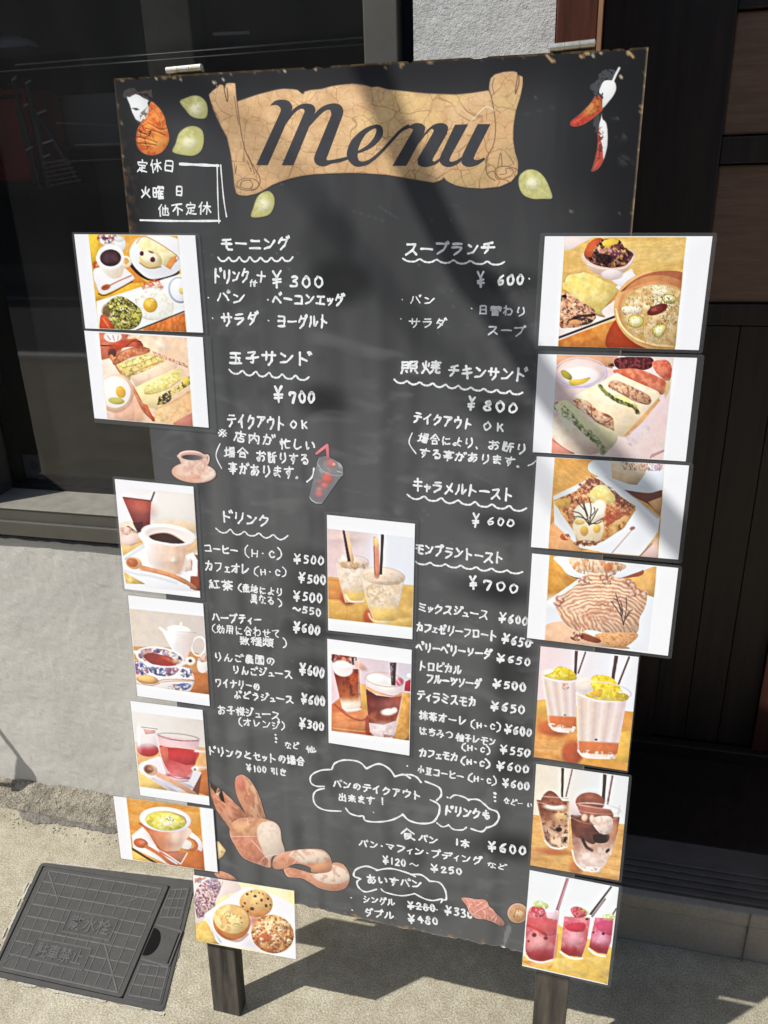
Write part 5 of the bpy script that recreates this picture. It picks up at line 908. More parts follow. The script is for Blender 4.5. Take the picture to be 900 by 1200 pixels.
@cardfn((620,265,3.913),[(164,50),(721,50),(668,566),(134,550)])
def c_soup(P):
    A=np.ones(len(P.x)); wood(P,A,(228,192,112),(214,164,80),-8,3,50); P.f(P.p([(150,40),(290,40),(240,80),(165,110)],True),(238,222,216)); P.f(P.p([(134,520),(400,430),(420,570),(134,570)]),(218,140,60)); P.t(P.p([(134,520),(400,430),(420,570),(134,570)]),(196,112,44),30,.5,.1,seed=4); P.f(P.p([(360,560),(380,450),(440,430),(560,580)],True),(168,62,34))
    P.f(P.p([(134,440),(400,280),(400,420),(134,525)]),(240,228,222)); P.f(P.l([(134,512),(400,412)],11,sm=False),(70,42,36)); P.f(P.l([(400,290),(480,230)],20),(238,234,236)); P.f(P.p([(380,250),(470,195),(490,235),(420,280)]),(236,232,236))
    bl=P.p([(240,140),(300,215),(380,235),(450,200),(484,140),(460,110),(300,110)],True); P.f(bl,(222,190,176),.9); P.f(P.e(380,222,50,24,so=2),(226,214,214),.9)
    sd=P.p([(255,140),(262,100),(300,62),(340,58),(410,62),(440,100),(478,130),(440,180),(370,190),(300,175)],True); P.f(sd,(120,70,62)); P.t(sd,(44,22,26),11,.48,.05,seed=3); P.t(sd,(214,150,140),9,.6,.05,seed=7,asp=2.5,rot=50); P.t(sd,(236,190,90),10,.64,.05,seed=13); P.f(P.p([(255,130),(268,85),(300,58),(335,58),(300,100),(285,140)],True),(206,92,50)); P.f(P.p([(335,75),(370,58),(410,62),(400,85),(360,100)],True),(230,190,70)); P.t(P.p([(375,90),(440,90),(470,150),(380,160)],True),(90,36,64),9,.5,.05,seed=23); P.f(P.l([(270,175),(340,195),(440,190),(480,140)],5),(240,222,220),.8); P.f(P.e(340,150,38,24,20,so=2),(38,22,24),.8)
    ts=P.p([(158,250),(175,225),(230,210),(290,225),(410,290),(400,330),(335,385),(345,415),(300,400),(230,340),(160,290)],True); P.f(ts,(236,206,110)); P.t(ts,(244,224,146),26,.5,.12,seed=3); P.f(ts*P.p([(335,385),(412,292),(400,350),(345,415)]),(206,146,70)); P.f(P.l([(160,255),(180,222),(240,212)],7),(200,140,80),.6); P.f(P.l([(165,295),(230,345),(300,400),(345,415)],7,so=2),(190,112,60),.7)
    mt=P.p([(140,330),(175,305),(230,340),(300,385),(300,430),(240,460),(180,465),(140,455)],True); P.f(mt,(222,164,126)); P.t(mt,(150,90,64),10,.56,.06,seed=4); P.t(mt,(242,206,172),11,.55,.07,seed=9); P.t(mt,(60,36,30),8,.66,.05,seed=19); P.f(P.e(162,321,12,7),(40,26,26)); P.f(P.l([(180,440),(220,415),(270,410),(300,405)],13),(66,40,36),.9); P.t(P.e(235,436,56,18),(46,30,34),10,.45,.06,seed=8); P.f(P.e(210,442,30,14,so=2),(214,150,100))
    P.f(P.e(600,388,212,182,12),(222,170,106)); P.f(P.p([(420,300),(500,235),(600,206),(710,215),(715,290),(600,250),(480,280)],True),(170,92,62),.9); P.f(P.e(604,392,196,166,12),(206,138,84),.8); P.f(P.e(600,406,182,146,14),(206,166,100)); sp=P.e(604,412,176,140,14); P.t(sp,(228,200,146),26,.48,.12,seed=3); P.t(sp,(240,224,186),20,.6,.07,seed=8); P.t(sp,(186,140,76),16,.62,.07,seed=15,a=.6)
    P.f(P.l([(398,380),(420,450),(480,510),(560,540),(660,552)],9,so=1.6),(244,206,140)); P.f(P.l([(480,290),(560,262),(690,268)],7,so=2),(214,120,96),.6)
    for pts in ([(455,425),(475,408),(515,415),(524,440),(505,462),(465,458)],[(565,470),(590,452),(625,455),(620,480),(600,508),(575,500)],[(610,325),(635,312),(672,325),(662,352),(625,350)]): P.f(P.p(pts,True),(222,206,116)); P.f(P.p([(np.mean([a for a,b in pts])+(x-np.mean([a for a,b in pts]))*.6,np.mean([b for a,b in pts])+(y-np.mean([b for a,b in pts]))*.6) for x,y in pts],True,so=1.6),(240,232,190)); P.f(P.l(pts+[pts[0]],3.5,so=1),(110,110,50),.6)
    P.f(P.p([(430,370),(500,368),(512,390),(470,402),(432,392)],True),(240,228,200)); P.f(P.p([(560,300),(620,290),(640,300),(600,320)],True),(238,222,186)); P.f(P.e(588,382,50,22,-22),(128,48,40)); P.f(P.e(576,380,20,10,-22,so=2),(176,90,74),.8); P.t(P.e(600,350,70,40),(70,50,36),5,.66,.05,seed=3); P.t(P.e(650,400,40,60),(60,50,40),5,.68,.05,seed=13); P.t(sp,(90,70,50),4,.74,.04,seed=33)
@cardfn((615,405,4.091),[(154,45),(715,57),(663,546),(128,515)])
def c_chicken(P):
    A=np.ones(len(P.x)); P.f(A,(232,206,204)); P.t(A,(240,220,216),60,.5,.2,seed=3); P.f(P.p([(150,40),(450,40),(420,110),(250,60),(155,120)]),(230,170,130)); P.f(P.p([(130,440),(230,500),(240,520),(128,515)]),(226,150,130)); P.f(P.l([(130,450),(230,515)],6,so=2),(180,90,80),.7)
    P.f(P.e(270,128,128,74,2)*(1-P.e(270,126,120,66,2)),(212,200,226)); P.f(P.e(270,126,116,62,2),(236,214,208),.85); P.f(P.e(270,145,86,46,so=4),(246,240,240)); P.f(P.p([(172,122),(195,118),(225,145),(220,165),(185,150)],True),(176,160,70)); P.f(P.p([(215,165),(270,160),(315,152),(290,178),(240,192),(218,188)],True),(226,196,84)); P.f(P.l([(158,180),(240,202),(350,170),(390,120)],6,so=2),(206,190,220),.8)
    P.f(P.p([(440,60),(600,55),(610,100),(560,118),(450,112)],True),(90,38,44)); P.t(P.p([(440,60),(600,55),(610,100),(560,118),(450,112)],True),(150,70,70),9,.55,.05,seed=3); P.t(P.p([(400,85),(445,85),(440,100),(402,100)]),(40,30,30),6,.5,.05,seed=4)
    tm=P.p([(430,115),(540,112),(640,150),(680,180),(660,235),(600,210),(500,165),(440,140)],True); P.f(tm,(206,104,72)); P.t(tm,(228,144,112),18,.5,.1,seed=5); P.f(P.p([(610,80),(680,70),(705,110),(690,170),(640,140)],True),(222,126,96)); P.t(P.p([(610,80),(680,70),(705,110),(690,170),(640,140)],True),(196,84,64),14,.55,.08,seed=7); P.f(P.l([(440,135),(520,165),(620,225)],7,so=1.6),(170,60,50),.7); P.f(P.e(682,200,12,40,12,so=3),(200,176,110),.8)
    b=P.p([(380,165),(440,130),(640,220),(655,245),(545,380),(480,440),(430,430),(240,240),(330,190)]); P.f(b,(244,222,184)); P.t(b,(248,234,208),30,.5,.14,seed=3); P.f(P.p([(545,355),(640,250),(650,262),(560,370),(490,440),(478,430)]),(216,160,100),.9)
    f1=P.p([(400,185),(430,165),(500,190),(590,235),(605,265),(580,282),(520,258),(450,225),(410,205)],True); P.f(f1,(222,170,130)); P.t(f1,(160,86,60),10,.55,.06,seed=6); P.t(f1,(240,210,170),10,.58,.06,seed=16); P.f(P.l([(405,190),(440,215),(520,262),(590,280),(606,262)],5,so=1.4),(130,80,60),.6)
    P.f(P.l([(360,195),(400,235),(460,270),(520,292),(540,320)],16,so=1.6),(150,150,80)); P.t(P.l([(360,195),(400,235),(460,270),(520,292),(540,320)],22),(80,76,44),9,.52,.06,seed=3); P.t(P.l([(440,240),(520,275),(545,320)],20),(226,214,110),10,.5,.06,seed=9)
    f2=P.p([(235,255),(300,265),(350,310),(400,330),(425,355),(425,420),(400,400),(350,370),(290,320),(240,290)],True); P.f(f2,(226,174,134)); P.t(f2,(146,80,60),11,.56,.06,seed=5); P.t(f2,(244,216,180),12,.56,.06,seed=11); P.f(P.l([(320,310),(325,345),(370,375),(420,350)],5,so=1.2),(110,60,50),.7)
    P.f(P.p([(140,290),(190,260),(240,290),(340,370),(430,410),(440,460),(370,520),(350,470),(250,400),(170,330)],True),(228,222,176)); P.f(P.l([(190,325),(240,360),(290,420),(340,450),(375,510)],26,so=3),(140,156,96),.8); P.t(P.l([(160,290),(240,360),(300,420),(375,500)],44),(90,104,60),12,.56,.07,seed=3,a=.8); P.t(P.l([(160,300),(240,370),(300,430),(375,500)],50),(240,238,206),12,.58,.07,seed=13); P.f(P.l([(235,360),(245,400),(260,410)],5),(110,100,80),.7)
    P.f(P.p([(135,350),(200,350),(300,440),(345,480),(350,515),(240,515),(135,440)],True),(242,222,202)); P.t(P.p([(135,350),(200,350),(300,440),(345,480),(350,515),(240,515),(135,440)],True),(226,196,170),24,.55,.1,seed=3,a=.7); P.t(P.p([(480,440),(560,380),(600,400),(520,480)],True),(210,200,214),20,.5,.1,seed=4,a=.8)
    for k in range(9): P.f(P.l([(600+k*8,540-k*4),(610+k*8,520-k*3)],3.5,so=1),(150,80,90),.7)
@cardfn((610,525,4.2857),[(172,48),(722,80),(690,552),(140,506)])
def c_caramel(P):
    A=np.ones(len(P.x)); wood(P,A,(228,172,92),(212,144,66),35,3,60); P.f(P.p([(340,110),(400,55),(740,80),(730,210),(620,222),(500,205),(430,160)],True),(226,234,242)); P.f(P.p([(500,210),(640,226),(720,215),(700,330),(640,280)],True),(120,66,62)); P.f(P.p([(640,270),(722,240),(700,340)]),(216,162,110))
    P.f(P.p([(140,400),(180,350),(280,460),(400,500),(300,515),(140,510)]),(228,166,110)); P.f(P.p([(165,240),(350,150),(430,140),(700,350),(690,420),(600,540),(420,525),(300,500),(170,380)]),(234,236,242)); P.f(P.l([(430,145),(560,240),(690,350)],7,so=3),(196,196,206),.7); P.f(P.p([(600,545),(690,450),(690,555)]),(222,190,180)); P.f(P.l([(600,540),(660,480)],5,so=2),(120,80,80),.7)
    bb=P.p([(455,70),(640,80),(625,130),(585,185),(540,180),(460,150)]); P.f(bb,(232,210,180)); P.f(bb*P.p([(455,110),(600,150),(585,185),(540,180),(460,150)]),(222,190,146),.7); P.t(P.p([(500,65),(720,82),(700,115),(520,110)]),(176,110,110),10,.55,.05,seed=3,asp=.35); P.f(P.e(690,98,20,14,so=3),(206,170,186),.8)
    sd=P.p([(168,262),(205,330),(270,420),(285,480),(350,492),(420,465),(520,400),(578,310),(575,290)]); P.f(sd,(214,150,86)); P.t(sd,(238,196,130),24,.5,.1,seed=4); P.t(sd,(150,80,48),18,.62,.06,seed=9)
    tp=P.p([(168,262),(280,215),(350,140),(400,160),(470,220),(578,292),(520,340),(430,390),(330,420),(260,380),(200,300)]); P.f(tp,(214,146,92)); P.t(tp,(166,78,50),14,.52,.06,seed=3); P.t(tp,(240,200,150),12,.58,.06,seed=7); P.t(tp,(120,56,44),9,.66,.05,seed=17); P.f(P.p([(170,265),(250,250),(240,290),(190,300)],True),(232,186,90),.8); P.t(P.p([(280,190),(350,135),(460,200),(540,280),(500,300),(380,200),(300,230)]),(120,70,70),10,.5,.05,seed=9); P.t(P.p([(400,330),(540,290),(560,310),(430,400)]),(176,66,44),16,.45,.08,seed=5,a=.8)
    P.f(P.p([(345,230),(380,190),(430,190),(475,250),(460,275),(400,280),(350,265)],True),(232,206,116)); P.t(P.p([(345,230),(380,190),(430,190),(475,250),(460,275),(400,280)],True),(244,230,170),20,.5,.1,seed=3)
    P.f(P.e(345,325,80,50,0,so=2),(240,224,200)); P.f(P.e(392,300,34,44,30,so=3),(244,236,220)); P.f(P.p([(262,385),(290,350),(350,370),(410,365),(415,420),(395,465),(330,475),(280,450)],True),(240,216,180)); P.f(P.e(320,415,20,26,so=1.5),(226,180,84)); P.f(P.e(384,405,18,22,20,so=2),(230,186,84)); P.f(P.e(296,372,26,12,so=2),(232,196,110)); P.t(P.e(330,478,60,16),(120,50,40),12,.48,.06,seed=3)
    for q in (((345,385),(330,330),(305,255)),((345,385),(300,330),(262,318)),((345,385),(355,310),(345,250)),((345,385),(370,340),(388,305)),((345,385),(380,370),(412,352)),((335,360),(300,345),(272,345)),((338,340),(322,290),(318,262)),((330,320),(300,285),(280,262)),((345,350),(372,320),(370,298)),((350,378),(385,378),(405,368))): P.f(P.l(q,6,so=.8),(98,80,78),.95)
    P.f(P.l([(460,525),(560,410)],5,so=1.5),(190,140,110),.8); P.f(P.e(562,402,14,9,-20),(150,84,60),.9); P.t(P.e(225,445,26,18),(170,60,40),10,.45,.06,seed=3); P.f(P.e(620,430,60,60,so=20),(214,220,230),.4)
@cardfn((605,640,4.5),[(176,44),(743,108),(695,555),(150,500)])
def c_montblanc(P):
    A=np.ones(len(P.x)); P.f(A,(228,232,240)); P.f(P.p([(170,44),(260,50),(330,170),(160,290)]),(226,166,72)); P.t(P.p([(170,44),(260,50),(330,170),(160,290)]),(210,140,56),30,.5,.1,seed=3,asp=3,rot=40); P.f(P.p([(560,170),(740,100),(730,270),(640,240)]),(230,176,98)); P.f(P.p([(240,100),(320,170),(640,160),(660,110),(600,130),(400,160),(290,140)],True),(170,84,60)); P.f(P.p([(225,50),(660,100),(600,150),(480,175),(300,160),(240,110)],True),(236,238,244))
    P.f(P.p([(290,60),(560,90),(540,130),(340,130)],True),(232,206,176)); P.t(P.p([(300,60),(550,90),(530,140),(330,140)],True),(206,136,84),20,.55,.06,seed=3,asp=.4); P.f(P.e(485,110,26,20,so=3),(206,110,60),.8)
    P.f(P.p([(150,420),(260,400),(420,480),(600,540),(300,520),(150,500)],True),(228,184,150)); P.f(P.e(190,300,60,40,so=12),(238,240,244),.7)
    m=P.p([(205,310),(215,270),(240,255),(320,200),(350,160),(400,135),(470,140),(530,165),(590,180),(650,230),(690,240),(680,320),(650,380),(640,450),(580,480),(500,470),(440,450),(380,440),(340,450),(290,430),(250,400),(230,370)],True); P.f(m,(224,178,146))
    X=P.x-430; Y=P.y-560; r=np.hypot(X,Y*1.05)+34*fbm(P.x/60,P.y/60,3); st=.5+.5*np.sin(r/3.3+2.6*fbm(P.x/34,P.y/34,61)); lower=sst(300,380,P.y-.28*(P.x-300)); st2=.5+.5*np.sin((P.x*.9-P.y*.55+34*fbm(P.x/50,P.y/50,9))/3.6+2*fbm(P.x/22,P.y/22,66)); s_=st*(1-lower)+st2*lower
    P.f(m*sst(.45,.95,s_)*(.5+.8*fbm(P.x/30,P.y/30,44)),(244,214,184),.75); P.f(m*(1-sst(.08,.45,s_))*(.3+1.*fbm(P.x/26,P.y/26,49)),(176,120,92),.7); P.sh(m,.08,30,4); P.t(m*P.p([(270,400),(480,300),(560,320),(440,430),(340,450)]),(196,120,92),20,.55,.1,seed=8,a=.5)
    P.f(P.p([(430,460),(640,460),(560,535),(440,500)],True),(222,166,112)); P.t(P.p([(430,460),(640,460),(560,535),(440,500)],True),(190,120,74),9,.6,.05,seed=3); P.f(P.p([(340,455),(440,490),(430,510),(350,490)],True),(150,74,54)); P.t(P.e(320,475,36,24),(110,44,36),12,.48,.06,seed=5); P.f(P.l([(340,465),(345,430)],6),(236,200,170))
    for (x,y) in ((350,190),(375,180),(460,165),(490,150),(475,188),(595,190),(610,205),(230,280),(220,300),(670,250),(640,240),(500,140),(610,250)): P.t(P.e(x,y,26,18,x%50),(170,104,80),9,.46,.06,seed=x%17); P.f(P.e(x,y,12,8,x%60,so=2),(240,214,204),.7)
    P.t(P.p([(420,300),(560,260),(560,340),(450,320)],True),(180,110,96),12,.56,.06,seed=9,a=.7)
    for q in (((565,415),(550,340),(525,250)),((565,415),(580,330),(580,270)),((560,380),(530,330),(500,290)),((568,400),(590,350),(612,335)),((560,350),(535,290),(515,275)),((570,390),(585,370),(600,350)),((562,360),(556,310),(545,285))): P.f(P.l(q,6,so=.8),(96,78,76),.95)
@cardfn((620,750,6.667),None)
def c_yuzu(P):
    A=np.ones(len(P.x)); P.f(A,P.g((238,216,220),(232,234,242),(150,200),(600,200))); P.f(P.p([(60,470),(150,460),(400,520),(830,560),(790,1040),(20,940)]),(226,158,72)); P.f(P.p([(60,470),(140,465),(160,560),(60,580)]),(228,176,76)); wood(P,P.p([(50,640),(400,700),(400,960),(20,920)]),(226,148,72),(206,116,54),6,4,70); P.f(P.p([(640,740),(800,700),(780,960),(620,930)]),(232,182,76)); P.t(P.p([(400,900),(800,800),(770,1020),(300,980)]),(232,170,72),40,.5,.12,seed=5); P.f(P.e(180,690,120,56,10,so=6),(196,92,50),.9); P.f(P.e(340,880,84,90,so=6),(186,76,46),.9)
    def gl(x0,x1,y0,y1,b0,b1,yf,seed):
        m=P.p([(x0,y0),(x1,y0+20),(b1,y1-40),(b1-30,y1),(b0+60,y1),(b0,y1-50)]); P.f(m,P.g((234,214,196),(226,206,208),(x0,y0),(x1,y0))); 
        for k in range(7): xx=x0+(x1-x0)*(k+.7)/7.2; xb=b0+(b1-b0)*(k+.7)/7.2; P.f(m*P.l([(xx,y0+60),(xb,yf)],(x1-x0)/16,so=4),(246,238,236) if k%2 else (212,184,176),.5)
        P.f(m*sst(yf-14,yf+6,P.y-.05*(P.x-x0)),(214,116,66)); P.f(m*sst(y1-50,y1-30,P.y-.05*(P.x-x0)),(236,210,190)); P.f(P.l([(b0,y1-60),(b0+30,y1-20),(b0+90,y1-4),(b1-60,y1+2)],14,so=2),(250,246,244)); P.t(P.p([(b0,y1-70),(b1,y1-40),(b1-20,y1+4),(b0+60,y1)]),(250,248,246),20,.56,.06,seed=seed); P.f(P.l([(x0,y0),(b0,y1-50)],9,so=3),(250,240,226),.8)
    P.f(P.p([(358,82),(382,84),(372,270),(350,270)]),(94,58,72)); P.f(P.l([(440,96),(385,255)],13,sm=False),(110,72,88)); gl(104,372,270,715,160,368,590,3)
    sc=P.p([(120,280),(180,250),(220,205),(300,215),(350,250),(372,300),(300,315),(200,300)],True); P.f(P.e(170,260,70,34,so=4),(240,226,206)); P.f(sc,(232,206,44)); P.t(sc,(244,232,110),22,.5,.1,seed=3); P.t(sc,(206,170,30),16,.62,.07,seed=8); P.f(P.l([(105,285),(200,315),(300,325),(365,318)],9,so=2),(250,244,224)); P.t(P.e(285,360,30,26),(206,130,96),14,.52,.06,seed=4)
    P.f(P.p([(668,118),(698,122),(666,310),(640,306)]),(92,58,72)); P.f(P.l([(782,132),(700,340)],16,sm=False),(104,68,84)); gl(372,770,410,920,385,690,790,6)
    P.f(P.e(440,350,80,60,so=5),(236,222,206),.9); sc=P.p([(480,330),(500,280),(560,270),(640,290),(700,350),(730,400),(780,440),(740,475),(600,470),(480,450),(440,420),(500,390)],True); P.f(sc,(232,204,36)); P.t(sc,(246,228,90),30,.5,.1,seed=5); P.t(sc,(206,164,24),20,.6,.08,seed=11); P.f(P.l([(510,330),(560,380),(640,400)],10,so=3),(246,226,120),.7); P.f(P.p([(500,400),(570,380),(560,440),(490,440)],True),(222,166,50),.7)
    P.f(P.e(590,390,214,66,9)*(1-P.e(590,392,205,58,9)),(214,206,210),.8); P.f(P.l([(372,415),(470,455),(560,478),(700,480)],10,so=2),(250,244,226)); P.f(P.e(524,776,12,8),(60,70,60)); P.f(P.e(280,583,9,6),(90,90,70)); P.f(P.l([(700,405),(780,410)],9,so=2),(244,244,248))
@cardfn((615,885,6.923),None)
def c_choco(P):
    A=np.ones(len(P.x)); P.f(A,P.g((236,224,206),(228,232,236),(150,300),(560,300))); P.f(P.p([(60,480),(400,520),(830,560),(780,1020),(40,900)]),(226,172,98)); wood(P,P.p([(60,480),(400,520),(830,560),(780,1020),(40,900)]),(226,170,96),(212,144,70),6,4,60); P.f(P.e(220,780,130,26,4,so=6),(190,104,62),.9); P.f(P.e(410,900,50,70,so=8),(196,110,66),.8)
    P.f(P.p([(296,100),(320,104),(312,340),(294,338)]),(64,50,56)); P.f(P.l([(384,118),(335,330)],13,sm=False),(150,116,126)); P.f(P.l([(372,125),(328,320)],4,sm=False),(236,214,220))
    g1=P.p([(95,360),(360,370),(362,600),(340,740),(230,758),(165,700)]); P.f(g1,P.g((150,84,54),(236,204,172),(220,430),(220,680))); P.t(g1,(110,56,40),40,.55,.1,seed=3,a=.7); P.f(g1*P.e(300,490,60,50,so=6),(232,186,130),.9); P.f(P.e(276,600,26,20),(50,28,26)); P.f(P.e(328,680,14,26,20),(60,34,30)); P.t(g1,(90,46,36),16,.66,.05,seed=9); P.f(P.l([(165,690),(210,740),(280,755),(340,740)],14,so=2),(250,240,230)); P.f(P.l([(355,380),(355,720)],16,so=5),(240,222,190),.8); P.f(P.l([(98,365),(165,700)],7,so=3),(240,214,190),.7)
    P.f(P.e(250,418,92,26,4,so=3),(240,226,210)); s=P.p([(132,360),(160,310),(200,285),(240,300),(280,340),(310,390),(240,410),(140,385)],True); P.f(s,P.g((146,80,62),(176,104,78),(200,290),(200,400))); P.t(s,(120,60,46),22,.56,.08,seed=4,a=.7); P.f(P.l([(100,330),(200,335),(350,350)],5,so=1.4),(236,214,208),.8); P.f(P.l([(95,375),(200,400),(350,410)],5,so=1.4),(230,200,186),.7)
    P.f(P.p([(636,150),(664,156),(650,380),(622,370)]),(70,54,60)); P.f(P.l([(710,168),(672,390)],20,sm=False),(196,160,172)); P.f(P.l([(712,170),(676,370)],9,sm=False),(80,50,64),.9)
    g2=P.p([(372,480),(770,500),(752,620),(700,800),(620,930),(500,935),(430,890),(390,760)]); P.f(g2,P.g((110,58,50),(238,214,198),(520,560),(520,800))); P.f(g2*P.p([(380,510),(560,540),(600,640),(560,720),(470,680),(400,640)],True),(92,48,46),.9); P.t(g2,(150,84,60),44,.52,.12,seed=5,a=.6); P.f(g2*P.p([(560,640),(680,640),(670,700),(600,712),(560,690)],True),(44,26,32)); P.f(P.l([(470,680),(500,740),(545,770)],24,so=2),(56,32,34)); P.f(P.e(672,772,22,13,-45),(50,30,32)); P.f(g2*P.e(720,600,40,100,12,so=10),(222,150,110),.7); P.f(g2*P.e(540,860,120,80,so=20),(234,214,208),.7)
    P.f(P.l([(385,770),(410,860),(460,915),(540,940),(600,935)],13,so=2),(248,238,230)); P.t(P.p([(440,900),(620,900),(600,945),(480,940)]),(248,244,244),20,.5,.06,seed=3)
    P.f(P.e(420,430,60,64,so=5),(222,196,196),.8); P.f(P.e(530,380,118,80,4),(150,84,66)); P.t(P.e(530,380,118,80,4),(122,62,48),26,.56,.08,seed=3,a=.8); P.f(P.p([(430,400),(560,420),(690,440),(715,500),(620,520),(480,500)],True),(166,96,76)); P.f(P.l([(440,400),(560,420),(700,440)],7,so=2),(226,180,170),.8); P.f(P.e(530,340,60,30,so=10),(170,104,84),.7)
    P.f(P.p([(540,520),(620,490),(700,500),(716,560),(700,620),(640,640),(580,600)],True),(226,206,194)); P.t(P.p([(540,520),(620,490),(700,500),(716,560),(700,620),(640,640),(580,600)],True),(206,176,160),20,.55,.08,seed=5); P.f(P.e(485,505,26,30,so=3),(224,190,166)); P.f(P.e(545,515,20,34,so=3),(232,206,186)); P.f(P.l([(770,410),(750,500),(700,520)],7,so=3),(206,180,184),.7); P.f(P.e(580,430,200,44,6)*(1-P.e(580,432,192,37,6)),(226,208,210),.7); P.f(P.l([(375,500),(460,540),(560,560)],9,so=2),(190,130,110),.7)
@cardfn((605,1010,6.923),None)
def c_berry(P):
    A=np.ones(len(P.x)); P.f(A,(234,238,243)); P.f(P.p([(310,480),(420,560),(790,700),(740,990),(40,830),(60,760)]),(232,190,84)); P.f(P.p([(50,800),(150,780),(330,560),(300,840),(150,850)],True),(222,146,90)); P.t(P.p([(300,780),(790,760),(740,990),(50,830)]),(236,202,110),40,.5,.12,seed=3,asp=3,rot=14); P.f(P.p([(240,400),(350,390),(340,520)]),(238,230,234))
    def gl(pts,c0,c1,y0,y1,seed,w): 
        m=P.p(pts,False); P.f(m,P.g(c0,c1,(0,y0),(0,y1))); P.t(m,(232,150,158),34*w,.5,.12,seed=seed,a=.7); P.t(m,(190,60,72),28*w,.6,.1,seed=seed+5,a=.4); return m
    a=gl([(95,400),(345,410),(330,600),(300,790),(200,815),(110,790),(75,720),(80,520)],(226,104,114),(176,56,66),420,790,3,1); P.f(a*P.e(180,660,90,80,so=18),(232,170,172),.75); P.f(a*P.p([(85,520),(180,560),(250,600),(330,590),(330,480),(100,450)]),(214,84,92),.7); P.f(a*P.l([(85,510),(160,540),(240,590)],20,so=3),(196,50,50),.8); P.f(P.e(146,590,18,17,so=2),(120,40,56)); P.f(P.e(240,616,17,14,so=2),(124,44,60)); P.f(P.e(100,640,10,9,so=2),(150,50,64)); P.f(a*P.e(200,760,110,50,so=12),(146,26,36),.8); P.f(P.l([(72,755),(120,795),(210,812),(300,790)],13,so=1.6),(248,244,246)); P.f(P.p([(240,400),(345,400),(340,470),(250,450)]),(234,214,222),.85); P.f(P.l([(345,400),(325,620),(300,790)],6,so=2),(226,186,196),.8)
    P.f(P.e(170,400,66,46,8),(206,62,74)); P.t(P.e(170,400,66,46,8),(240,170,176),14,.56,.06,seed=3); P.f(P.l([(110,395),(160,425),(232,405)],10,so=2),(232,130,134),.8); P.t(P.p([(135,330),(190,310),(260,345),(240,380),(160,360)],True),(186,200,96),14,.4,.08,seed=3)
    P.f(P.p([(405,128),(430,132),(345,395),(320,385)]),(176,110,130)); P.f(P.l([(424,135),(338,385)],7,sm=False,so=1.4),(222,180,196)); P.f(P.l([(320,400),(305,460)],20,sm=False,so=3),(226,180,196),.7)
    b=gl([(390,440),(600,450),(575,640),(530,770),(430,760),(360,720),(375,560)],(228,112,128),(176,58,70),450,760,8,.8); P.f(b*P.e(465,620,80,60,so=14),(232,172,186),.8); P.f(b*P.p([(395,520),(470,490),(560,500),(540,560),(440,560)],True),(206,50,76)); P.f(b*P.e(440,730,90,36,10,so=8),(140,28,40),.85); P.f(P.l([(360,725),(400,760),(480,785),(535,780)],15,so=1.6),(250,246,248)); P.f(P.p([(440,380),(500,360),(570,400),(560,440),(480,450)],True),(222,110,122)); P.t(P.p([(440,380),(500,360),(570,400),(560,440),(480,450)],True),(170,50,60),13,.5,.06,seed=3); P.t(P.p([(500,362),(575,390),(585,430),(540,410)],True),(190,190,110),11,.45,.06,seed=5)
    P.f(P.p([(765,195),(780,200),(610,430),(590,422)]),(66,58,66)); P.f(P.l([(720,300),(616,440)],16,sm=False),(150,124,134)); P.f(P.e(574,462,12,10),(60,40,50)); P.f(P.l([(810,378),(785,420)],12,sm=False),(66,58,66))
    c=gl([(640,450),(790,455),(770,640),(735,745),(660,735),(590,690),(610,580)],(228,110,146),(172,50,82),460,740,12,.8); P.f(c*P.e(690,625,60,48,so=12),(236,172,200),.8); P.f(c*P.p([(640,510),(720,470),(790,480),(780,590),(700,570)],True),(206,66,110),.9); P.f(c*P.e(665,705,80,32,12,so=8),(140,26,46),.85); P.f(P.l([(588,700),(640,745),(720,765)],15,so=1.6),(250,248,250)); P.f(P.e(706,580,13,12),(80,24,60)); P.f(P.e(626,568,9,9),(90,30,60)); P.t(P.p([(700,430),(800,420),(790,470),(730,470)],True),(180,190,100),12,.45,.06,seed=7)
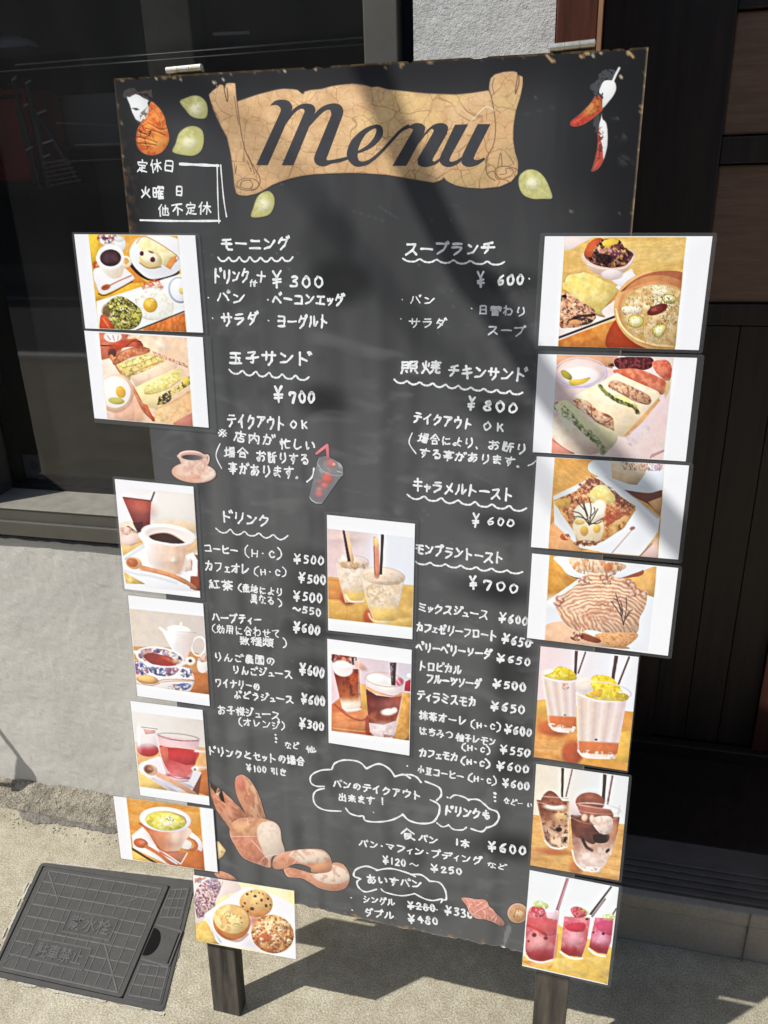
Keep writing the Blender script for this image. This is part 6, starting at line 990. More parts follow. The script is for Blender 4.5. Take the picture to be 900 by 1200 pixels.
# ---------------------------------------------------------------- the cards
def card(name,quad,fn,label,mar=(5,5,5,5),h=.0012,step=.8,bow=0,rough=0):
    Q=b2(quad); ctr=Q.mean(0); org=bw([ctr],h)[0]
    root=empty('food_photo',tuple(org),label,'laminated photo','laminated food photos hung on the menu board')
    wpx=max(np.hypot(*(np.array(quad[1])-quad[0])),np.hypot(*(np.array(quad[2])-quad[3]))); hpx=max(np.hypot(*(np.array(quad[3])-quad[0])),np.hypot(*(np.array(quad[2])-quad[1])))
    nx=int(wpx/step)+2; ny=int(hpx/step)+2; S,T=np.meshgrid(np.linspace(0,1,nx),np.linspace(0,1,ny)); S=S.ravel();T=T.ravel()
    uv=(Q[0]*((1-S)*(1-T))[:,None]+Q[1]*(S*(1-T))[:,None]+Q[2]*(S*T)[:,None]+Q[3]*((1-S)*T)[:,None])
    px=pxof(bw(uv,h)); z=h+.0006+.0005*(fbm(S*1.6,T*1.6,len(name)+int(quad[0][0]),1)-.3)*np.minimum(1,8*np.minimum(np.minimum(S,1-S),np.minimum(T,1-T)))
    front=bw(uv,z); P=Paint(px,WH); fn(P)
    I=P.c.reshape(ny,nx,3)
    def bl(A,n):
        for _ in range(n):
            J=np.pad(A,((2,2),(0,0),(0,0)),mode='edge'); A=(J[:-4]+2*J[1:-3]+3*J[2:-2]+2*J[3:-1]+J[4:])/9; J=np.pad(A,((0,0),(2,2),(0,0)),mode='edge'); A=(J[:,:-4]+2*J[:,1:-3]+3*J[:,2:-2]+2*J[:,3:-1]+J[:,4:])/9
        return A
    B1=bl(I,1); B6=bl(I,14); I=np.clip(I+.55*(I-B1)+.32*(B1-B6),0,249)
    C_=I.reshape(-1,3); lum=(C_@[.3,.59,.11])[:,None]; C_=lum+(C_-lum)*.9; wh=1-sst(205,236,C_.min(1))
    gr=.16*(fbm(px[:,0]/6.5,px[:,1]/6.5,9,2)-.5)+.11*(fbm(px[:,0]/2.6,px[:,1]/2.6,19,2)-.5); sat=np.clip((C_.max(1)-C_.min(1))/110,0,1); C_=C_*(1+(gr*(.03+.97*wh)*(.18+.82*sat))[:,None])
    hue=(fbm(px[:,0]/9,px[:,1]/9,29,2)-.5)*wh; C_=C_+hue[:,None]*np.array([7,1,-10]); P.c=C_
    o=obj('print',front,gridfaces(nx,ny),m_print,root,smooth=True); setcol(o,P.c,.95)
    # clear laminate: a thin rounded pouch a little larger than the print, shown as its welded border
    e=[(Q[1]-Q[0])/np.linalg.norm(Q[1]-Q[0]),(Q[3]-Q[0])/np.linalg.norm(Q[3]-Q[0])]; k=np.linalg.norm(Q[1]-Q[0])/wpx
    t_,r_,b_,l_=[v*k for v in mar]
    O_=[Q[0]-e[0]*l_-e[1]*t_,Q[1]+e[0]*r_-e[1]*t_,Q[2]+e[0]*r_+e[1]*b_,Q[3]-e[0]*l_+e[1]*b_]
    out=[];inn=[];n=6;rr=.0035
    for i in range(4):
        a,b,d=O_[i-1],O_[i],O_[(i+1)%4]; u=(a-b)/np.linalg.norm(a-b); v=(d-b)/np.linalg.norm(d-b)
        for q in range(n):
            t=q/(n-1); out.append(((1-t)**2)*(b+u*rr)+2*t*(1-t)*b+t*t*(b+v*rr)); inn.append(Q[i])
    N=len(out); V=np.concatenate([bw(out,h+.0004),bw(inn,h+.0006),bw(out,h-.0001),bw(inn,h-.0001)]); F=[]
    for i in range(N):
        j=(i+1)%N
        F.append((i,j,j+N,i+N) if i%n!=n-1 or True else None); F.append((i+2*N,j+2*N,j,i)); 
    obj('laminate_border',V,F,m_film,root)
    return root
card('a',[(88,274.4),(229.6,275.8),(238.9,389.6),(101,384.6)],c_morning,'laminated photo of coffee, toast, fried egg and salad, topmost card on the left',(2,5,2,3),.0014)
card('b',[(99.6,387.3),(238.2,395),(245.2,500.9),(111.6,489.8)],c_eggsand,'laminated photo of egg sandwiches beside a small bowl, second card down on the left',(2,9,5,1),.0010)
card('c',[(135.2,560.8),(227.3,569.8),(235.4,700),(147,689.5)],c_coffee,'laminated photo of a white cup of black coffee with a wooden spoon',(3,5,3,3),.0012)
card('d',[(150.6,697),(238.6,706.8),(246.4,826.8),(161.7,815)],c_tea,'laminated photo of blue flowered teacup and white teapot',(1,5,1,1),.0010)
card('e',[(153.4,820.6),(237.9,831.2),(246.2,943),(165,931)],c_redtea,'laminated photo of red tea in a clear glass cup on a tray',(1,3,1,1),.0012)
card('f',[(133.7,931.8),(250.3,947),(255.8,1021),(142.7,1004.8)],c_corn,'laminated photo of yellow corn soup in a brown cup',(1,1,1,1),.0016)
card('g',[(226.8,1024.2),(345.2,1042.8),(347.2,1123),(230.8,1101.5)],c_muffin,'laminated photo of three muffins on a white plate, lowest card on the left',(1,3.2,1,1),.0014)
card('h',[(383.6,602.8),(486.6,613.3),(483.5,748.5),(385,738)],c_lemon,'laminated photo of two pale iced drinks with black straws, upper card in the middle',(4,4,4,3),.0010)
card('i',[(384,747.8),(482.9,760.8),(480,884.6),(385.6,869.6)],c_float,'laminated photo of two brown layered iced coffees with ice cream, lower card in the middle',(3,3,2,3),.0012)
card('j',[(638.8,276.8),(834.8,276.8),(818.6,410),(630.9,404.8)],c_soup,'laminated photo of soup bowl, toast and salad, top card on the right of the board',(4,5,4,6),.0014)
card('k',[(630.9,414.6),(816.8,419.2),(803.4,540.3),(624.4,529.4)],c_chicken,'laminated photo of chicken sandwiches with lettuce, second card down on the right',(4,8,4,3),.0010)
card('l',[(629.2,534.3),(807.4,545),(794.6,655),(622.4,640.4)],c_caramel,'laminated photo of caramel toast with bananas and rosemary, third card down on the right',(3,5,5,3),.0014)
card('m',[(623.7,648),(794.7,665),(782.6,767.8),(617.6,746.8)],c_montblanc,'laminated photo of chestnut cream toast with rosemary, fourth card down on the right',(3,4.5,4,3),.0010)
card('n',[(633.7,756.4),(748.6,769),(734.9,902.4),(625.6,886)],c_yuzu,'laminated photo of two white drinks topped with yellow fruit',(3,1.5,3,3),.0014)
card('o',[(628.5,894.3),(736.9,909.6),(725.3,1031),(621.5,1013)],c_choco,'laminated photo of two iced chocolate coffees with brown ice cream',(3,3.5,3,3),.0010)
card('p',[(621,1018.4),(725.2,1038.6),(712,1153),(612,1130.5)],c_berry,'laminated photo of three pink berry sodas, lowest card on the right',(3,4,4,1.2),.0014)
# ================================================================ marker handwriting
G={}
def D(s):
    for line in s.strip().split('\n'):
        ch,st=line.split(' ',1); L=[]
        for k in st.split(';'):
            k=k.strip(); sm=k.startswith('~'); k=k.lstrip('~'); L.append((sm,[(int(q[:2]),int(q[2:])) for q in k.split()]))
        G[ch]=L
D('''ア 1015 8815 6540;5030 4560 2590
イ 7510 5035 1555;5035 5095
ウ 5005 5022;1545 1525 8525 7560 4095
エ 2022 8022;5022 5082;1082 9082
オ 1030 9030;6008 6092 4580;5832 1080
カ 1230 8230 7585 5578;4508 4050 1590
キ 1833 8028;1260 8855;4508 5895
ク 4008 1550;3825 8325 6565 2595
コ 1522 8222 8080;1580 8880
サ 1033 9033;3210 3262;6808 6865 4595
シ 2015 4025;1242 3252;1585 5572 8530
ス 1820 7820 5560 1290;5560 8890
セ 1045 9030 7055;3812 3880 5088 8585
ソ 1820 3050;8215 7055 3592
タ 4008 1550;3825 8325 6565 2595;3548 6865
チ 7510 2525;1048 9245;5220 5265 3092
ツ 1525 2550;4518 5545;8522 7060 3592
テ 2515 7815;1043 9040;5242 4870 2592
ト 3008 3095;3042 7860
ナ 1035 9032;5208 5055 2592
ニ 2025 8025;1080 9080
ハ 3520 2555 1080;6020 7850 9280
ヒ 2212 2278 3588 8885;8030 5045 2250
フ 1220 8520 7060 2592
ヘ 0865 3530 9280
ミ 2015 7828;2542 7053;1570 8290
メ 7812 5060 1590;2835 8075
モ 1818 8018;1048 8848;4518 4578 5588 8888
ヤ 0838 8528 7555;3510 5595
ユ 2230 6830 6280;1080 9080
ヨ 2018 8018 8088;2052 8052;1888 8088
ラ 2215 7815;1242 8542 7070 3095
リ 2512 2560;7808 7855 5095
ル 3018 2860 0890;6012 6085 7580 9555
レ 2010 2088 5075 8540
ロ 1820 1885;1820 8220 8085;1882 8282
ワ 1848 1520 8520 7565 4095
ン 1820 4235;1585 5575 8830
マ 1022 8822 5565;3848 6575
ー 1050 9050
〜 ~1055 3040 5058 7068 9050
・ 4447 5453
0 ~5015 3035 3065 5085 7065 7035 5015 4020
1 5015 5085
2 ~2832 5015 7035 5060 3085;3085 7585
3 ~3020 5515 6530 4548;~4548 7058 6580 3085
4 5515 2560 7860;6040 6090
5 7018 3818 3545;~3545 6045 7062 6080 3085
6 ~6515 4035 3060 4082 6080 6860 5052 3264
7 2538 2520 7220 5090
8 ~6525 5015 3530 5048 7068 5085 3068 5048 6530 5815
¥ 2510 5045 7810;5045 5095;2257 7855;2572 7870
H 2832 2880;7232 7280;2855 7255
C ~7540 5530 3545 3565 5080 7572
O ~5018 2250 5085 7850 5018
K 3015 3085;7025 3060;4550 7885
( ~6505 3530 3070 6595
) ~3505 6530 7070 3595
！ 5010 5062;4882 5284
⋮ 4818 5220;4848 5250;4878 5280
、 4078 5590
。 ~4078 3086 4092 5086 4078
※ 2222 7878;7822 2278;4815 5217;4883 5285;1449 1851;8249 8651
の ~5225 4555 2575 1855 3028 6022 8545 7575 5590
に 2212 1850 2590;4530 8030;~4065 5082 8880
よ 5540 8538;~5510 5270 3090 1880 3565 5570 8588
り ~3015 2855 3560;~7012 7860 4595
お 1230 6528;~3810 3885 2088 1572 4055 7050 8568 6588;7518 9030
す 1025 9023;~5508 5555 4065 3050 4538 5850 4090
る 2515 7015 2560;~2560 5545 8060 7585 4590 4572 6080
か ~1232 6530 6582 4580;~3810 3050 1588;7025 8545
あ 1528 8025;~4208 4080;~6538 4075 2085 1865 4045 8050 8070 6090
ま 1825 8025;2045 7845;~5010 5070 3085 2072 4568 8090
い ~1820 1865 3080 3868;~7225 8545 8560
う 3812 6520;~2038 7035 7560 4095
え 4010 6018;2535 7035 2085 5060 6588 9088
わ 3008 3095;1030 4028 1075;~3050 6532 8855 7585 5590
せ 1042 9038;6812 6860 5560;3018 3078 4588 7888
て ~1222 8518 5048 5075 7090
ん 4510 1090;~3055 4850 5085 7085 9055
こ 2525 7525 6535;~2060 3082 8080
ふ 4512 6025;~5035 4055 6075 4090;2060 1585;7555 9080
と 3512 4045;~7528 2560 2580 8088
な 1528 5525;3810 1560;7025 8838;~6042 6080 4590 3878 6080 8590
き 2025 7520;2045 8038;3808 6855;~2565 3088 7588
も ~4810 4575 6590 8278 8060;2035 7033;2055 7055
は ~2012 1550 2290;4530 8828;~6510 6580 4890 4072 6578 8890
ち 1528 8525;~4508 2560 5545 8060 7085 4090
み ~2018 5518 2075 1270 3055 8570;~7542 7075 5592
つ ~1035 5025 8545 7575 4585
し ~3010 3065 5085 8065
日 2512 2590;2512 7812 7890;2550 7550;2588 7688
火 2035 3055;8030 6555;5010 4560 1592;5055 8892
玉 2018 8018;2250 7850;1288 8888;5018 5088;6562 7575
子 2515 7515 5038;~5038 5282 3880;1052 9050
不 1018 9018;5518 1560;5240 5292;6045 8865
休 3010 1045;2232 2292;4035 9535;6512 6592;6540 4075;6840 9578
他 3010 1045;2232 2292;4045 8535 8060;6212 6272;4528 4585 9282 9268
付 3010 1045;2232 2292;4035 9535;7512 7590 6282;5055 5868
小 5010 5090 3882;2540 1568;7538 9068
本 1030 9030;5008 5095;4835 1575;5235 8875;3575 6575
合 5008 0850;5008 9250;3545 6545;2860 2892;2860 7260 7292;2890 7290
内 1530 1592;1530 8530 8590 7585;5008 5040 2875;5045 7270
出 5008 5090;2022 2048 8048;8022 8048;1258 1292 8892;8858 8892
引 1518 5018 5040 1840 1562 5062 4590 3585;8008 8095
事 1018 9018;5005 5095;3030 7030 7045 3045 3030;1058 8858;2072 7572
来 1825 8225;3235 3850;6835 6050;1055 9055;5008 5095;4858 1590;5258 8890
豆 1515 8515;3032 3055 7055 7032 3032;3565 4080;6865 6080;1090 9090
茶 1020 9020;3508 3530;6508 6530;5030 1255;5030 8855;2062 8062;5050 5095;4070 2088;6070 8088
食 5005 0845;5005 9245;3042 3085 5578;3042 6842 6860;3058 6858;6070 8890
十 1045 9045;5008 5095
定 5005 5015;1535 1522 8522 8535;2545 7545;5045 5088;5065 7565;3560 3075 1592;3078 5088 9088
曜 1020 1085;1020 3520 3585;1052 3552;1085 3585;4510 6510 6528;4520 6520;7210 9210 9228;7220 9220;5535 4555;5050 5095;5045 9045;7045 7092;5062 8862;5078 8878;5092 9292
店 5005 5015;1520 9020;2520 2055 1092;5530 5560;5542 8042;3562 3590 8090 8062 3562
忙 2508 2595;1030 1050;3828 4045;6510 6525;4530 9530;5530 5585 9285
場 0535 3535;2010 2080;0585 3872;5010 8510 8540 5040 5010;5025 8525;4550 9550;5555 4080;5062 9062 8590 7585;6562 5090;7865 6590
断 1512 1590 4890;3015 3080;1848 4848;2025 2535;4225 3535;2050 3050;8810 6020 6055 5092;6042 9542;7842 7895
替 1015 4515;0830 4530;2808 2530 1050;3032 4248;5515 9215;5230 9530;7208 7030 5550;7232 9550;2858 2895;2858 7258 7295;2875 7275;2893 7293
照 1015 1060;1015 4015 4060;1038 4038;1060 4060;5012 8812 8530 7830;6512 5035;5540 5560 8560 8540 5540;1075 0892;3375 3590;5575 5888;7875 8890
焼 1030 1448;4225 3545;2510 2555 0892;2860 4080;5518 9518;7208 7230;5035 9535;6028 6048;8528 8548;5052 9852;6555 6075 4592;7855 7888 9888 9880
紅 3010 1530 3535;3535 1555 3855;2850 2885;1265 0885;4062 4878;5520 9520;7520 7585;5085 9885
産 5005 5015;2015 8015;3518 3830;6518 6230;1532 9032;2032 1892;3540 3052;3550 8050;5538 5590;3568 8068;2590 8890
地 0535 3535;2010 2080;0585 3872;4045 9032 8860;6810 6870;5025 5088 9088 9275
異 2508 2545 7545 7508 2508;5008 5045;2526 7526;1558 8558;3548 3575;6548 6575;0876 9276;3582 1595;6582 8595
効 2808 2818;0822 4822;2030 0845;3530 4542;3548 0892;1555 4590;5035 9235 8588 7582;7210 6855 5092
用 2012 1860 1092;2012 8512 8590;2038 8538;2062 8562;5212 5290
数 2808 2845;1030 4530;1512 2025;4012 3525;2830 1045;3030 4545;2550 1575 4090;4052 1592;0865 4865;6510 5045;5830 9530;8530 5592;6245 9292
種 3808 0818;2515 2590;0532 4532;2238 0565;2838 4255;8808 5518;5028 9528;5538 5565 9065 9038 5538;5552 9052;7218 7290;5278 9378;4892 9892
類 2808 2850;1012 1822;4512 3822;0830 4830;2532 0850;3032 4848;2852 2865;0868 4868;2868 0892;3070 4890;5512 9512;7512 7022;5825 5875 9075 9025 5825;5842 9042;5858 9058;6578 5592;8278 9592
農 2512 2540 7540 7512 2512;4205 4240;5805 5840;2526 7526;1548 9048;1848 1892;3060 8060;2572 8872;3575 3592;3592 5085;5575 9092;8075 6085
園 1010 1092;1010 9010 9092;1092 9092;5018 5038;3026 7026;2038 8038;3548 3560 6560 6548 3548;5060 3580;5062 5285;5062 7582
様 2508 2595;0530 4530;2532 0865;2838 4250;5808 6318;8508 7818;5022 9522;5235 9335;4848 9848;7222 7290;5060 6568 4888;9055 7570 9588
抹 2510 2590 1585;0832 4032;0868 4052;4825 9525;5245 9345;7208 7295;7048 4882;7448 9882
柚 2508 2595;0530 4530;2532 0865;2838 4250;5530 5592;5530 9530 9592;7510 7590;5560 9560;5590 9590''')
DK=[(False,[(76,5),(84,22)]),(False,[(90,0),(98,16)])]; HK=[(True,[(88,2),(80,10),(88,18),(96,10),(88,2)])]
for a,b in zip('ガギグゲゴザジズゼゾダヂヅデドバビブベボ','カキクケコサシスセソタチツテトハヒフヘホ'):
    if b in G: G[a]=[(s,[(x*.92,y) for x,y in q]) for s,q in G[b]]+DK
for a,b in zip('がぎぐごぶどばじ','かきくこふとはし'):
    if b in G: G[a]=[(s,[(x*.88,y) for x,y in q]) for s,q in G[b]]+DK
for a,b in zip('パピプペポ','ハヒフヘホ'):
    if b in G: G[a]=[(s,[(x*.92,y) for x,y in q]) for s,q in G[b]]+HK
SMALL=dict(zip('ァィゥェォャュョッ','アイウエオヤユヨツ'))
ADV={'・':.55,' ':.45,'、':.5,'。':.5,'1':.45,'⋮':.5,'！':.5,'(':.45,')':.45,'-':.4}
for c in '023456789': ADV[c]=.68
for c in 'HC': ADV[c]=.62
rnd=random.Random(11); FONTC={}
def rib(mb,uv,w,h):
    """one rounded pen stroke: uv metres on the board, w width, h lift"""
    P=[np.array(p) for p in uv]; Q_=[P[0]]
    for p in P[1:]:
        if np.linalg.norm(p-Q_[-1])>w*.12: Q_.append(p)
    if len(Q_)==1: Q_.append(Q_[0]+np.array([w*.15,0]))
    P=np.array(Q_); T=np.gradient(P,axis=0) if len(P)>2 else np.array([P[1]-P[0]]*2); T=T/(np.linalg.norm(T,axis=1)[:,None]+1e-12); N=np.stack([T[:,1],-T[:,0]],1)
    ww=w*.5*rnd.uniform(.88,1.1)*(1+.16*np.sin(np.arange(len(P))*1.1+rnd.random()*6))
    L=P+N*ww[:,None]; R=P-N*ww[:,None]; a0=math.atan2(N[0][1],N[0][0]); a1=math.atan2(-N[-1][1],-N[-1][0])
    c0=[P[0]+ww[0]*np.array([math.cos(a0+s*math.pi/4*1),math.sin(a0+s*math.pi/4)]) for s in (3,2,1)]
    c1=[P[-1]+ww[-1]*np.array([math.cos(a1+s*math.pi/4),math.sin(a1+s*math.pi/4)]) for s in (3,2,1)]
    # orientation: caps bulge away from the stroke
    if (c0[1]-P[0])@T[0]>0: c0=[2*P[0]-q for q in c0][::-1]
    if (c1[1]-P[-1])@T[-1]<0: c1=[2*P[-1]-q for q in c1][::-1]
    k=len(P); V=np.concatenate([L,R,[P[0]],c0,[P[-1]],c1]); F=[(i,k+i,k+i+1,i+1) for i in range(k-1)]
    b=2*k
    def fan(c,ps,e0,e1):
        if np.linalg.norm(V[e0]-V[ps[0]])>np.linalg.norm(V[e1]-V[ps[0]]): e0,e1=e1,e0
        ch=[e0]+ps+[e1]; return [(c,ch[i],ch[i+1]) for i in range(len(ch)-1)]
    F+=fan(b,[b+1,b+2,b+3],0,k)+fan(b+4,[b+5,b+6,b+7],k-1,2*k-1)
    mb.add(bw(V,h),F)
def fixed(mb): return mb
lift=[0]
def nexth():
    lift[0]=(lift[0]+1)%14; return .00012+lift[0]*.000016
def write(txt,x0,y0,x1,y1,h,w=1.9,mat=None,slant=.06,over=None):
    a,b=b2([(x0,y0),(x1,y1)]); sc=np.linalg.norm(b2([(x0,y0-.5)])-b2([(x0,y0+.5)])); H=h*sc; Wd=min(w*rnd.uniform(1.12,1.26),h*rnd.uniform(.158,.185))*sc
    d=b-a; L=np.linalg.norm(d); ex=d/L; ey=np.array([-ex[1],ex[0]]); adv=[ADV.get(c,.72 if c in SMALL else 1.) for c in txt]; tot=sum(adv); u=L/tot
    if tot<=1.01: u=max(L,H*.6) 
    mb=MB(); x=0
    for c,ad in zip(txt,adv):
        if c==' ': x+=ad*u; continue
        k=1.; base=c
        if c in SMALL: base=SMALL[c]; k=.68
        cw=u*(ad if (ad<1 and c not in SMALL) else 1)*.92
        if c in ADV and c not in '・、。⋮！()': cw=u*ad*1.25
        if c in '・⋮': cw=H*.9
        if c in '()': cw=H*.8
        cx=a+ex*(x+ad*u/2); rr=math.radians(rnd.uniform(-6,6)); hs=H*rnd.uniform(.93,1.06)*k; ws=cw*rnd.uniform(.94,1.04)*k; dy=H*rnd.uniform(-.04,.04)+(H*.14 if k<1 else 0)
        def mp(p):
            X=(p[0]-50)/100*ws+slant*(50-p[1])/100*hs; Y=(p[1]-50)/100*hs+dy; return cx+ex*(X*math.cos(rr)-Y*math.sin(rr))+ey*(X*math.sin(rr)+Y*math.cos(rr))
        if base in G:
            for sm,pts in G[base]:
                pts=[(px_+rnd.uniform(-3,3),py_+rnd.uniform(-3,3)) for px_,py_ in pts]
                if sm: pts=crom(pts,5,False)
                else:
                    o=[]                       # slightly bowed straight pieces with softened corners
                    for i in range(len(pts)-1):
                        p,q=np.array(pts[i]),np.array(pts[i+1]); n_=np.array([-(q-p)[1],(q-p)[0]])*rnd.uniform(-.04,.04)
                        for t in ((0,.12,.35,.65,.88) if i<len(pts)-2 or True else (0,.5)): o.append(p+(q-p)*t+n_*4*t*(1-t))
                    o.append(np.array(pts[-1])); pts=o
                    if len(pts)>8: pts=[pts[0]]+[(np.array(pts[i-1])+2*np.array(pts[i])+np.array(pts[i+1]))/4 for i in range(1,len(pts)-1)]+[pts[-1]]
                rib(mb,[mp(p) for p in pts],Wd*(.9 if k<1 else 1),nexth())
        else:
            if c not in FONTC: FONTC[c]=glyphs(c,1,.012,2)
            v,f=FONTC[c]
            if len(v)==0: x+=ad*u; continue
            X=v[:,0]*100; Y=(.86-v[:,1])*100; s_=rnd.random()*50; X=X+5*(vn(X/30+s_,Y/30,3)-.5)*2; Y=Y+5*(vn(X/30,Y/30+s_,7)-.5)*2
            mb.add(bw([mp(p) for p in zip(X,Y)],nexth()),f)
        x+=ad*u
    mb.build('handwritten_line',mat or m_marker,panel,label='handwritten marker line '+txt.replace('⋮','dots'))
def line(pts,w,name='drawn_line',mat=None,sm=True,multi=None):
    sc=np.linalg.norm(b2([(pts[0][0],pts[0][1]-.5)])-b2([(pts[0][0],pts[0][1]+.5)])); mb=MB()
    for q in (multi or [pts]):
        C=crom(q,6,False) if sm and len(q)>2 else np.array([np.array(q[0])+(np.array(q[-1])-np.array(q[0]))*t for t in np.linspace(0,1,12)]) if len(q)==2 else np.array(q,float)
        rib(mb,b2(C),w*sc,nexth())
    mb.build(name,mat or m_marker,panel)
def wavy(x0,y0,x1,y1,n,a,w=1.8):
    t=np.linspace(0,1,n*4+1); d=np.array([x1-x0,y1-y0]); L=np.hypot(*d); nn=np.array([-d[1],d[0]])/L
    P=[np.array([x0,y0])+d*s+nn*(a*(abs(math.sin(s*n*math.pi))**.8-.5)*2*(1+.2*rnd.uniform(-1,1))) for s in t]; line(P,w,'wavy_underline')
T=write
T('定休日',159,194.5,206,194,16,1.6); T('火曜',163.5,225.5,193,225,15,1.6); T('日',204.5,223.5,215.5,223.5,13,1.6); T('他不定休',184,246.5,248,243,16,1.6)
line([(211,192.2),(256,194.2)],3.0); line([(254.6,193),(255.2,225),(256.6,261)],1.5); line([(258.7,193.5),(262,231),(265.6,254)],1.7); line([(164.5,258),(210,259),(258,258.8)],2.4)
T('モーニング',258,286.5,341,285,16,2.4); wavy(255.5,304,343,304,7,2.3,2.2)
T('ドリンク',249.5,323.5,293,323.5,17,2.1); T('付',291.5,332,302,332.6,9,1.5); T('十',300,324,312,324.8,15,2); T('¥',316,326,333,326,23,2.3); T('300',338,329.5,380.5,330.5,17,2.9)
T('・',243,349,248,349,9,2.2); T('パン',253,347.5,289,349.5,14,2.0); T('・',313,351,318,351,9,2.2); T('ベーコンエッグ',318.5,350.6,404.5,351.6,15,2.1)
T('・',248,373,253,373,9,2.2); T('サラダ',258,374.6,304,373.6,16,2.1); T('・',313.5,376,318.5,376,9,2.2); T('ヨーグルト',324,376.7,386,376.3,16,2.2)
T('玉子サンド',266.5,418.4,366,421.4,16,2.2); wavy(268.4,435,362,444,6,2.4,2.1); T('¥',318,461.5,334.5,461.6,21,2.3); T('700',338,465,370.5,466,17,2.8)
T('テイクアウト',266,492.4,335,496.4,16,2.0); T('OK',338,497,363,498,13,1.8)
T('※',254,507.6,268,508,12,1.6); T('店内が',273,510.8,323,516.6,14,1.6); T('忙しい',326.5,519.4,371,523.2,13,1.7)
line([(257.9,519.8),(253.2,534),(259.8,549)],1.6); T('場合',262,529.5,292,531.4,13,1.6); T('お断りする',299.5,534,363.5,539,14,1.7); T('事があります。',266.5,548.2,352,554.6,15,1.7); line([(367.9,548.7),(366,558.4),(359.8,564.5)],1.8)
T('ドリンク',258.5,604.8,317,611.2,14,1.9); wavy(253,621,337,630.5,5,2.4,1.9)
T('コーヒー',238.8,642.2,279.5,645.2,11,1.6); T('(H・C)',286,646.6,331,649.8,15,1.4); T('¥500',342,654,380.5,657.4,13,2.1)
T('カフェオレ',239.4,662.2,293.4,667.8,12.5,1.6); T('(H・C)',297.6,668.8,336,671,13,1.4); T('¥500',348,676.4,382.5,680.4,13.5,2.2)
T('紅茶',243,684.4,274,685.8,13,1.6); T('(産地により',279.4,688,332,694.4,10.5,1.3); T('¥500',341.5,697.4,378.5,701.4,14,2.2); T('異なる',293,701,322,704.5,11,1.3); T(')',326,706,334,706.6,11,1.3); T('〜550',342,712.2,377,718.6,11,1.9)
T('ハーブティー',247.6,722.8,307.6,726.8,11,1.6); T('¥600',342,733.4,376,740,14,2.1); T('(効用に合わせて',248.6,736.2,329,742.8,11,1.2); T('数種類',280,750.6,321,753.2,11,1.2); T(')',331.5,753,339.5,753.4,12,1.3)
T('りんご農園の',249.6,769.4,323.2,774.6,11,1.3); T('りんごジュース',271,784.2,343.2,790.6,10.5,1.4); T('¥600',349.4,783,381,788.6,15,2.6)
T('ワイナリーの',251.6,799.4,305.2,804.6,10,1.4); T('ぶどうジュース',273.6,813.8,344.4,820,10,1.4); T('¥600',351.4,817.6,381.4,822.6,14,2.6)
T('お子様ジュース',254.2,830.8,328.8,838.8,11,1.3); T('(オレンジ)',279.6,845.8,334,851,10,1.3); T('¥300',349.4,846.6,380,852.2,13,2.2)
T('⋮',321,865,328,865.4,14,2.2); T('など',333,872.6,351,874.8,8,1.3); T('他',357,877.6,371.5,878.4,9,1.3)
T('ドリンクとセットの場合',243,879.2,358,892.6,10.5,1.4); T('¥100',287,899,313,902.4,9.5,1.3); T('引き',316.5,902.4,337,905.4,9,1.3)
T('スープランチ',474,292,581,290.4,16,2.4); wavy(472,304.5,591,309,6,1.8,2.2); T('¥',556.5,327,570,327,21,2.2); T('600',581.5,328,615.5,328.4,15,2.4); T('・',618,327,626,327,9,1.8)
T('・',470,351,476,351,8,1.6); T('パン',479,351.2,511,352.4,11,1.4); T('・',551.5,361.7,557,361.7,8,1.8); T('日替わり',559,362.6,617.6,364.8,12,1.5)
T('・',468,374,474,374,8,1.8); T('サラダ',478,377.8,524.5,378.4,12,1.5); T('スープ',570,387.2,616.8,387.8,12.5,1.6)
T('照焼',468,430,517.5,430.8,17,2.0); T('チキンサンド',524,434.4,618,440,15.5,2.3); wavy(462,446.5,612,461.5,10,1.6,2.1); T('¥',546,471.5,559,472,19,2.2); T('800',564,474.5,608.5,479,15.5,2.9)
T('テイクアウト',483.5,489,555,496.8,14,2.0); T('OK',563.5,498.4,593.5,501.6,13,1.9)
line([(483,507.5),(479.5,519),(487.5,531.5)],1.5); T('場合により、',490,512.4,563,520.6,12.5,1.6); T('お断り',571,520.4,619,526.4,12.5,1.6); T('する事があります。',490.5,530.6,612,541.8,12.5,1.6); line([(619,545.6),(624,543.5),(628,540)],1.5)
T('キャラメルトースト',483,567.6,602.5,580,15,2.0); wavy(477,581.5,616.5,597.5,7,2.2,2.2); T('¥',551,609,564,609.8,19,2.0); T('600',569.5,610.4,604,613,11.5,2.0)
T('モンブラントースト',485.8,642.4,591,654.4,14.5,2.0); wavy(486,659,612,671.5,7,1.5,2.0); T('¥',548,681.4,560.5,682,18,2.2); T('700',564.5,684.6,609.5,690.8,14,2.6)
T('ミックスジュース',489.6,710.8,573,721,12,1.7); T('¥600',582.8,723.4,619.5,728.6,13,1.9)
T('カフェゼリーフロート',487.2,734,583,745.6,12,1.8); T('¥650',586.4,747.4,623,754.4,13,2.0); line([(622,751),(624.2,753.2)],1.6)
T('ベリーベリーソーダ',487,757.4,576.6,766.4,12,1.8); T('¥650',579.8,770.4,623,776.6,12,2.1)
T('トロピカル',490,779.6,541.2,785,11.5,1.7); T('フルーツソーダ',499.2,794.8,564.6,802,11.5,1.8); T('¥500',575.4,800,617.4,805.6,12.5,2.1)
T('ティラミスモカ',488.4,814,559,823.4,12.5,1.8); T('¥650',572.6,826.8,616.2,831.6,13,2.2)
T('抹茶オーレ',490.4,837.8,547.8,845,11.5,1.6); T('(H・C)',551.6,848.2,587,852.2,11.5,1.4); T('¥600',589.6,854,624,858.6,12.5,2.0)
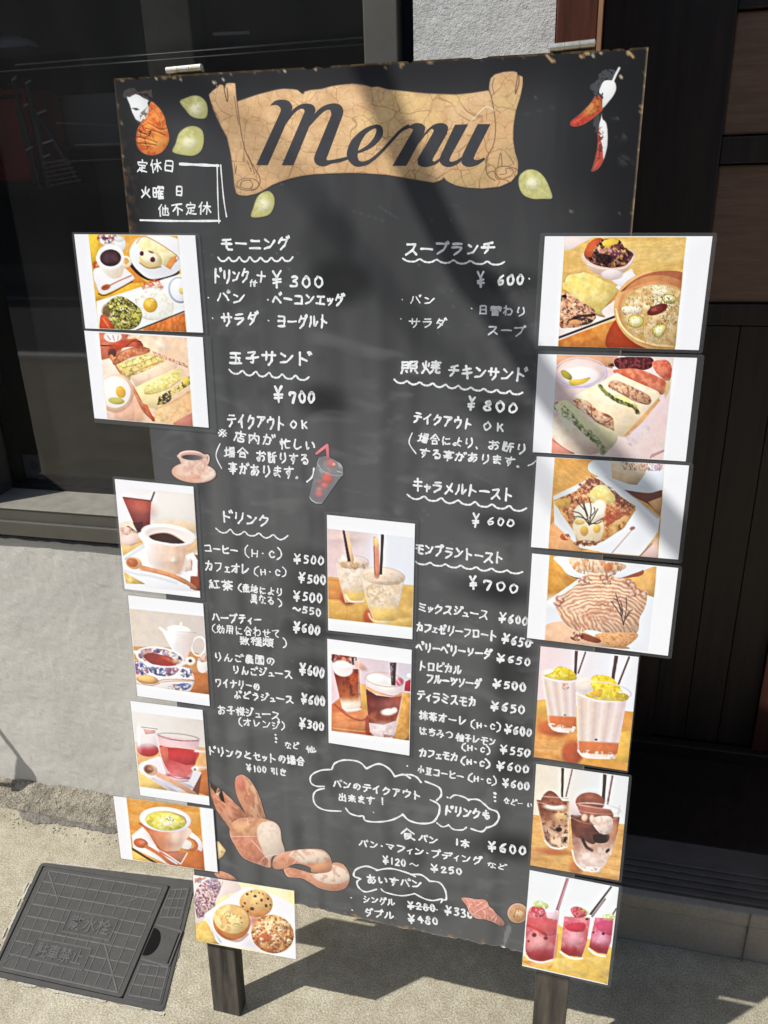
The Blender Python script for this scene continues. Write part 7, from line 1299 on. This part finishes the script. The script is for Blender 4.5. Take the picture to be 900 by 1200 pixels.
T('はちみつ',490.8,856.2,532,860.8,10,1.5); T('柚子レモン',534.2,863,582,869.6,10.5,1.5); T('(H・C)',541.2,875.2,574.8,879.2,10.5,1.5); T('¥550',583.8,877,622.4,882.8,12,2.1)
T('カフェモカ',490.8,880.8,537.6,887.8,11,1.7); T('(H・C)',540.6,890.8,574,895.8,11.5,1.8); T('¥600',579.8,896,621,902.2,12.5,2.1)
T('・',475.6,897.4,481.6,897.6,8,1.7); T('小豆コーヒー',488.8,901.4,544,910.2,10,1.5); T('(H・C)',548.8,910.8,582,915.6,12,1.5); T('¥600',586.8,917,621.2,922.2,12,2.0)
T('⋮',577.5,933.6,584.5,934,15,2.4); T('など',590,937.8,606,940.8,8,1.4); T('ー',606,941,613,942,6,1.4); T('い',617.5,943,624,944,7,1.5)
CA=lambda *L:[[ (350+x*.3,880+y*.3) for x,y in q] for q in L]
line([(0,0)] and [(389,901.6)],1.9,'cloud_outline',multi=CA([(130,72),(85,76),(50,95),(47,122),(68,137),(100,138)],[(100,146),(68,156),(57,180),(68,212),(105,231),(165,235)],[(184,223),(200,243),(232,254),(252,254),(262,272),(310,277),(365,269),(408,248)],[(406,246),(430,270),(475,283),(525,277),(548,245)],[(548,245),(551,218),(540,203),(515,191)],[(540,192),(557,172),(548,142),(495,119)],[(478,122),(462,103),(440,93),(420,92)],[(436,106),(410,92),(378,99)],[(376,99),(352,68),(312,50),(266,68)],[(264,68),(235,42),(180,35),(143,47),(131,68)]))
line([(525,934)],1.8,'cloud_outline',multi=CA([(592,184),(612,172),(650,182),(665,194)],[(662,190),(700,190),(728,210),(746,226),(775,238),(782,262),(765,288),(735,300)],[(735,298),(715,315),(674,304)],[(655,298),(640,308),(605,306),(585,288)],[(585,290),(562,296),(540,281)],[(580,180),(583,182)]))
line([(420,1030)],1.7,'cloud_outline',multi=CA([(238,497),(216,488),(224,463),(265,450),(306,464)],[(304,466),(360,459),(425,476),(455,490)],[(438,482),(480,484),(512,508)],[(510,508),(550,514),(573,545),(576,580),(558,578)],[(556,592),(560,578),(525,584),(490,576),(452,556)],[(450,558),(400,565),(340,552),(322,538)],[(304,540),(262,550),(236,534),(228,512),(242,499)]))
T('パンのテイクアウト',389.8,917.2,494.4,933,10,1.9); T('出来ます',396,933.2,440,938.4,9.5,1.6); T('！',446,939,455,940,10,1.8); T('・',436,952,443,952.6,6,1.4)
T('ドリンクも',520.2,949.2,575.2,955.6,12,2.1); T('食',468.6,977.4,487.4,978.4,15,1.6); T('パン',490.4,981.2,513.4,985.4,10,1.5); T('1本',532.6,986.2,551.4,989,10,1.5); T('¥',569.5,990.6,583,992,13,2.4); T('600',584,993.4,618,997.6,14,3.0)
T('パン・マフィン・プディング',419.8,987.2,566,1009,9.5,1.4); T('など',570.4,1013.2,594.4,1016,7.5,1.3); T('¥120',446.5,1007,476.5,1011.6,10.5,1.6); T('〜',479,1012.4,492,1013.4,8,1.5); T('¥250',502.4,1016.2,542.2,1021.6,10,1.7)
T('あいすパン',429,1029.8,495,1037,11,1.6); T('・',410,1051.8,416,1052.2,7,1.5); T('シングル',425,1053.2,463,1057.4,9,1.5); T('¥280',475,1059.8,511,1064.4,10.5,2.2); T('・',510.5,1066,516.5,1066.4,8,2); T('¥330',519.4,1065.2,555,1072.6,12,2.2)
T('・',411.5,1066.4,417.5,1067,7,1.5); T('ダブル',426.4,1068.2,462,1073,9.5,1.6); T('¥480',475.6,1075.4,514.5,1080,11,2.2); line([(479,1061),(507,1064)],1.2)
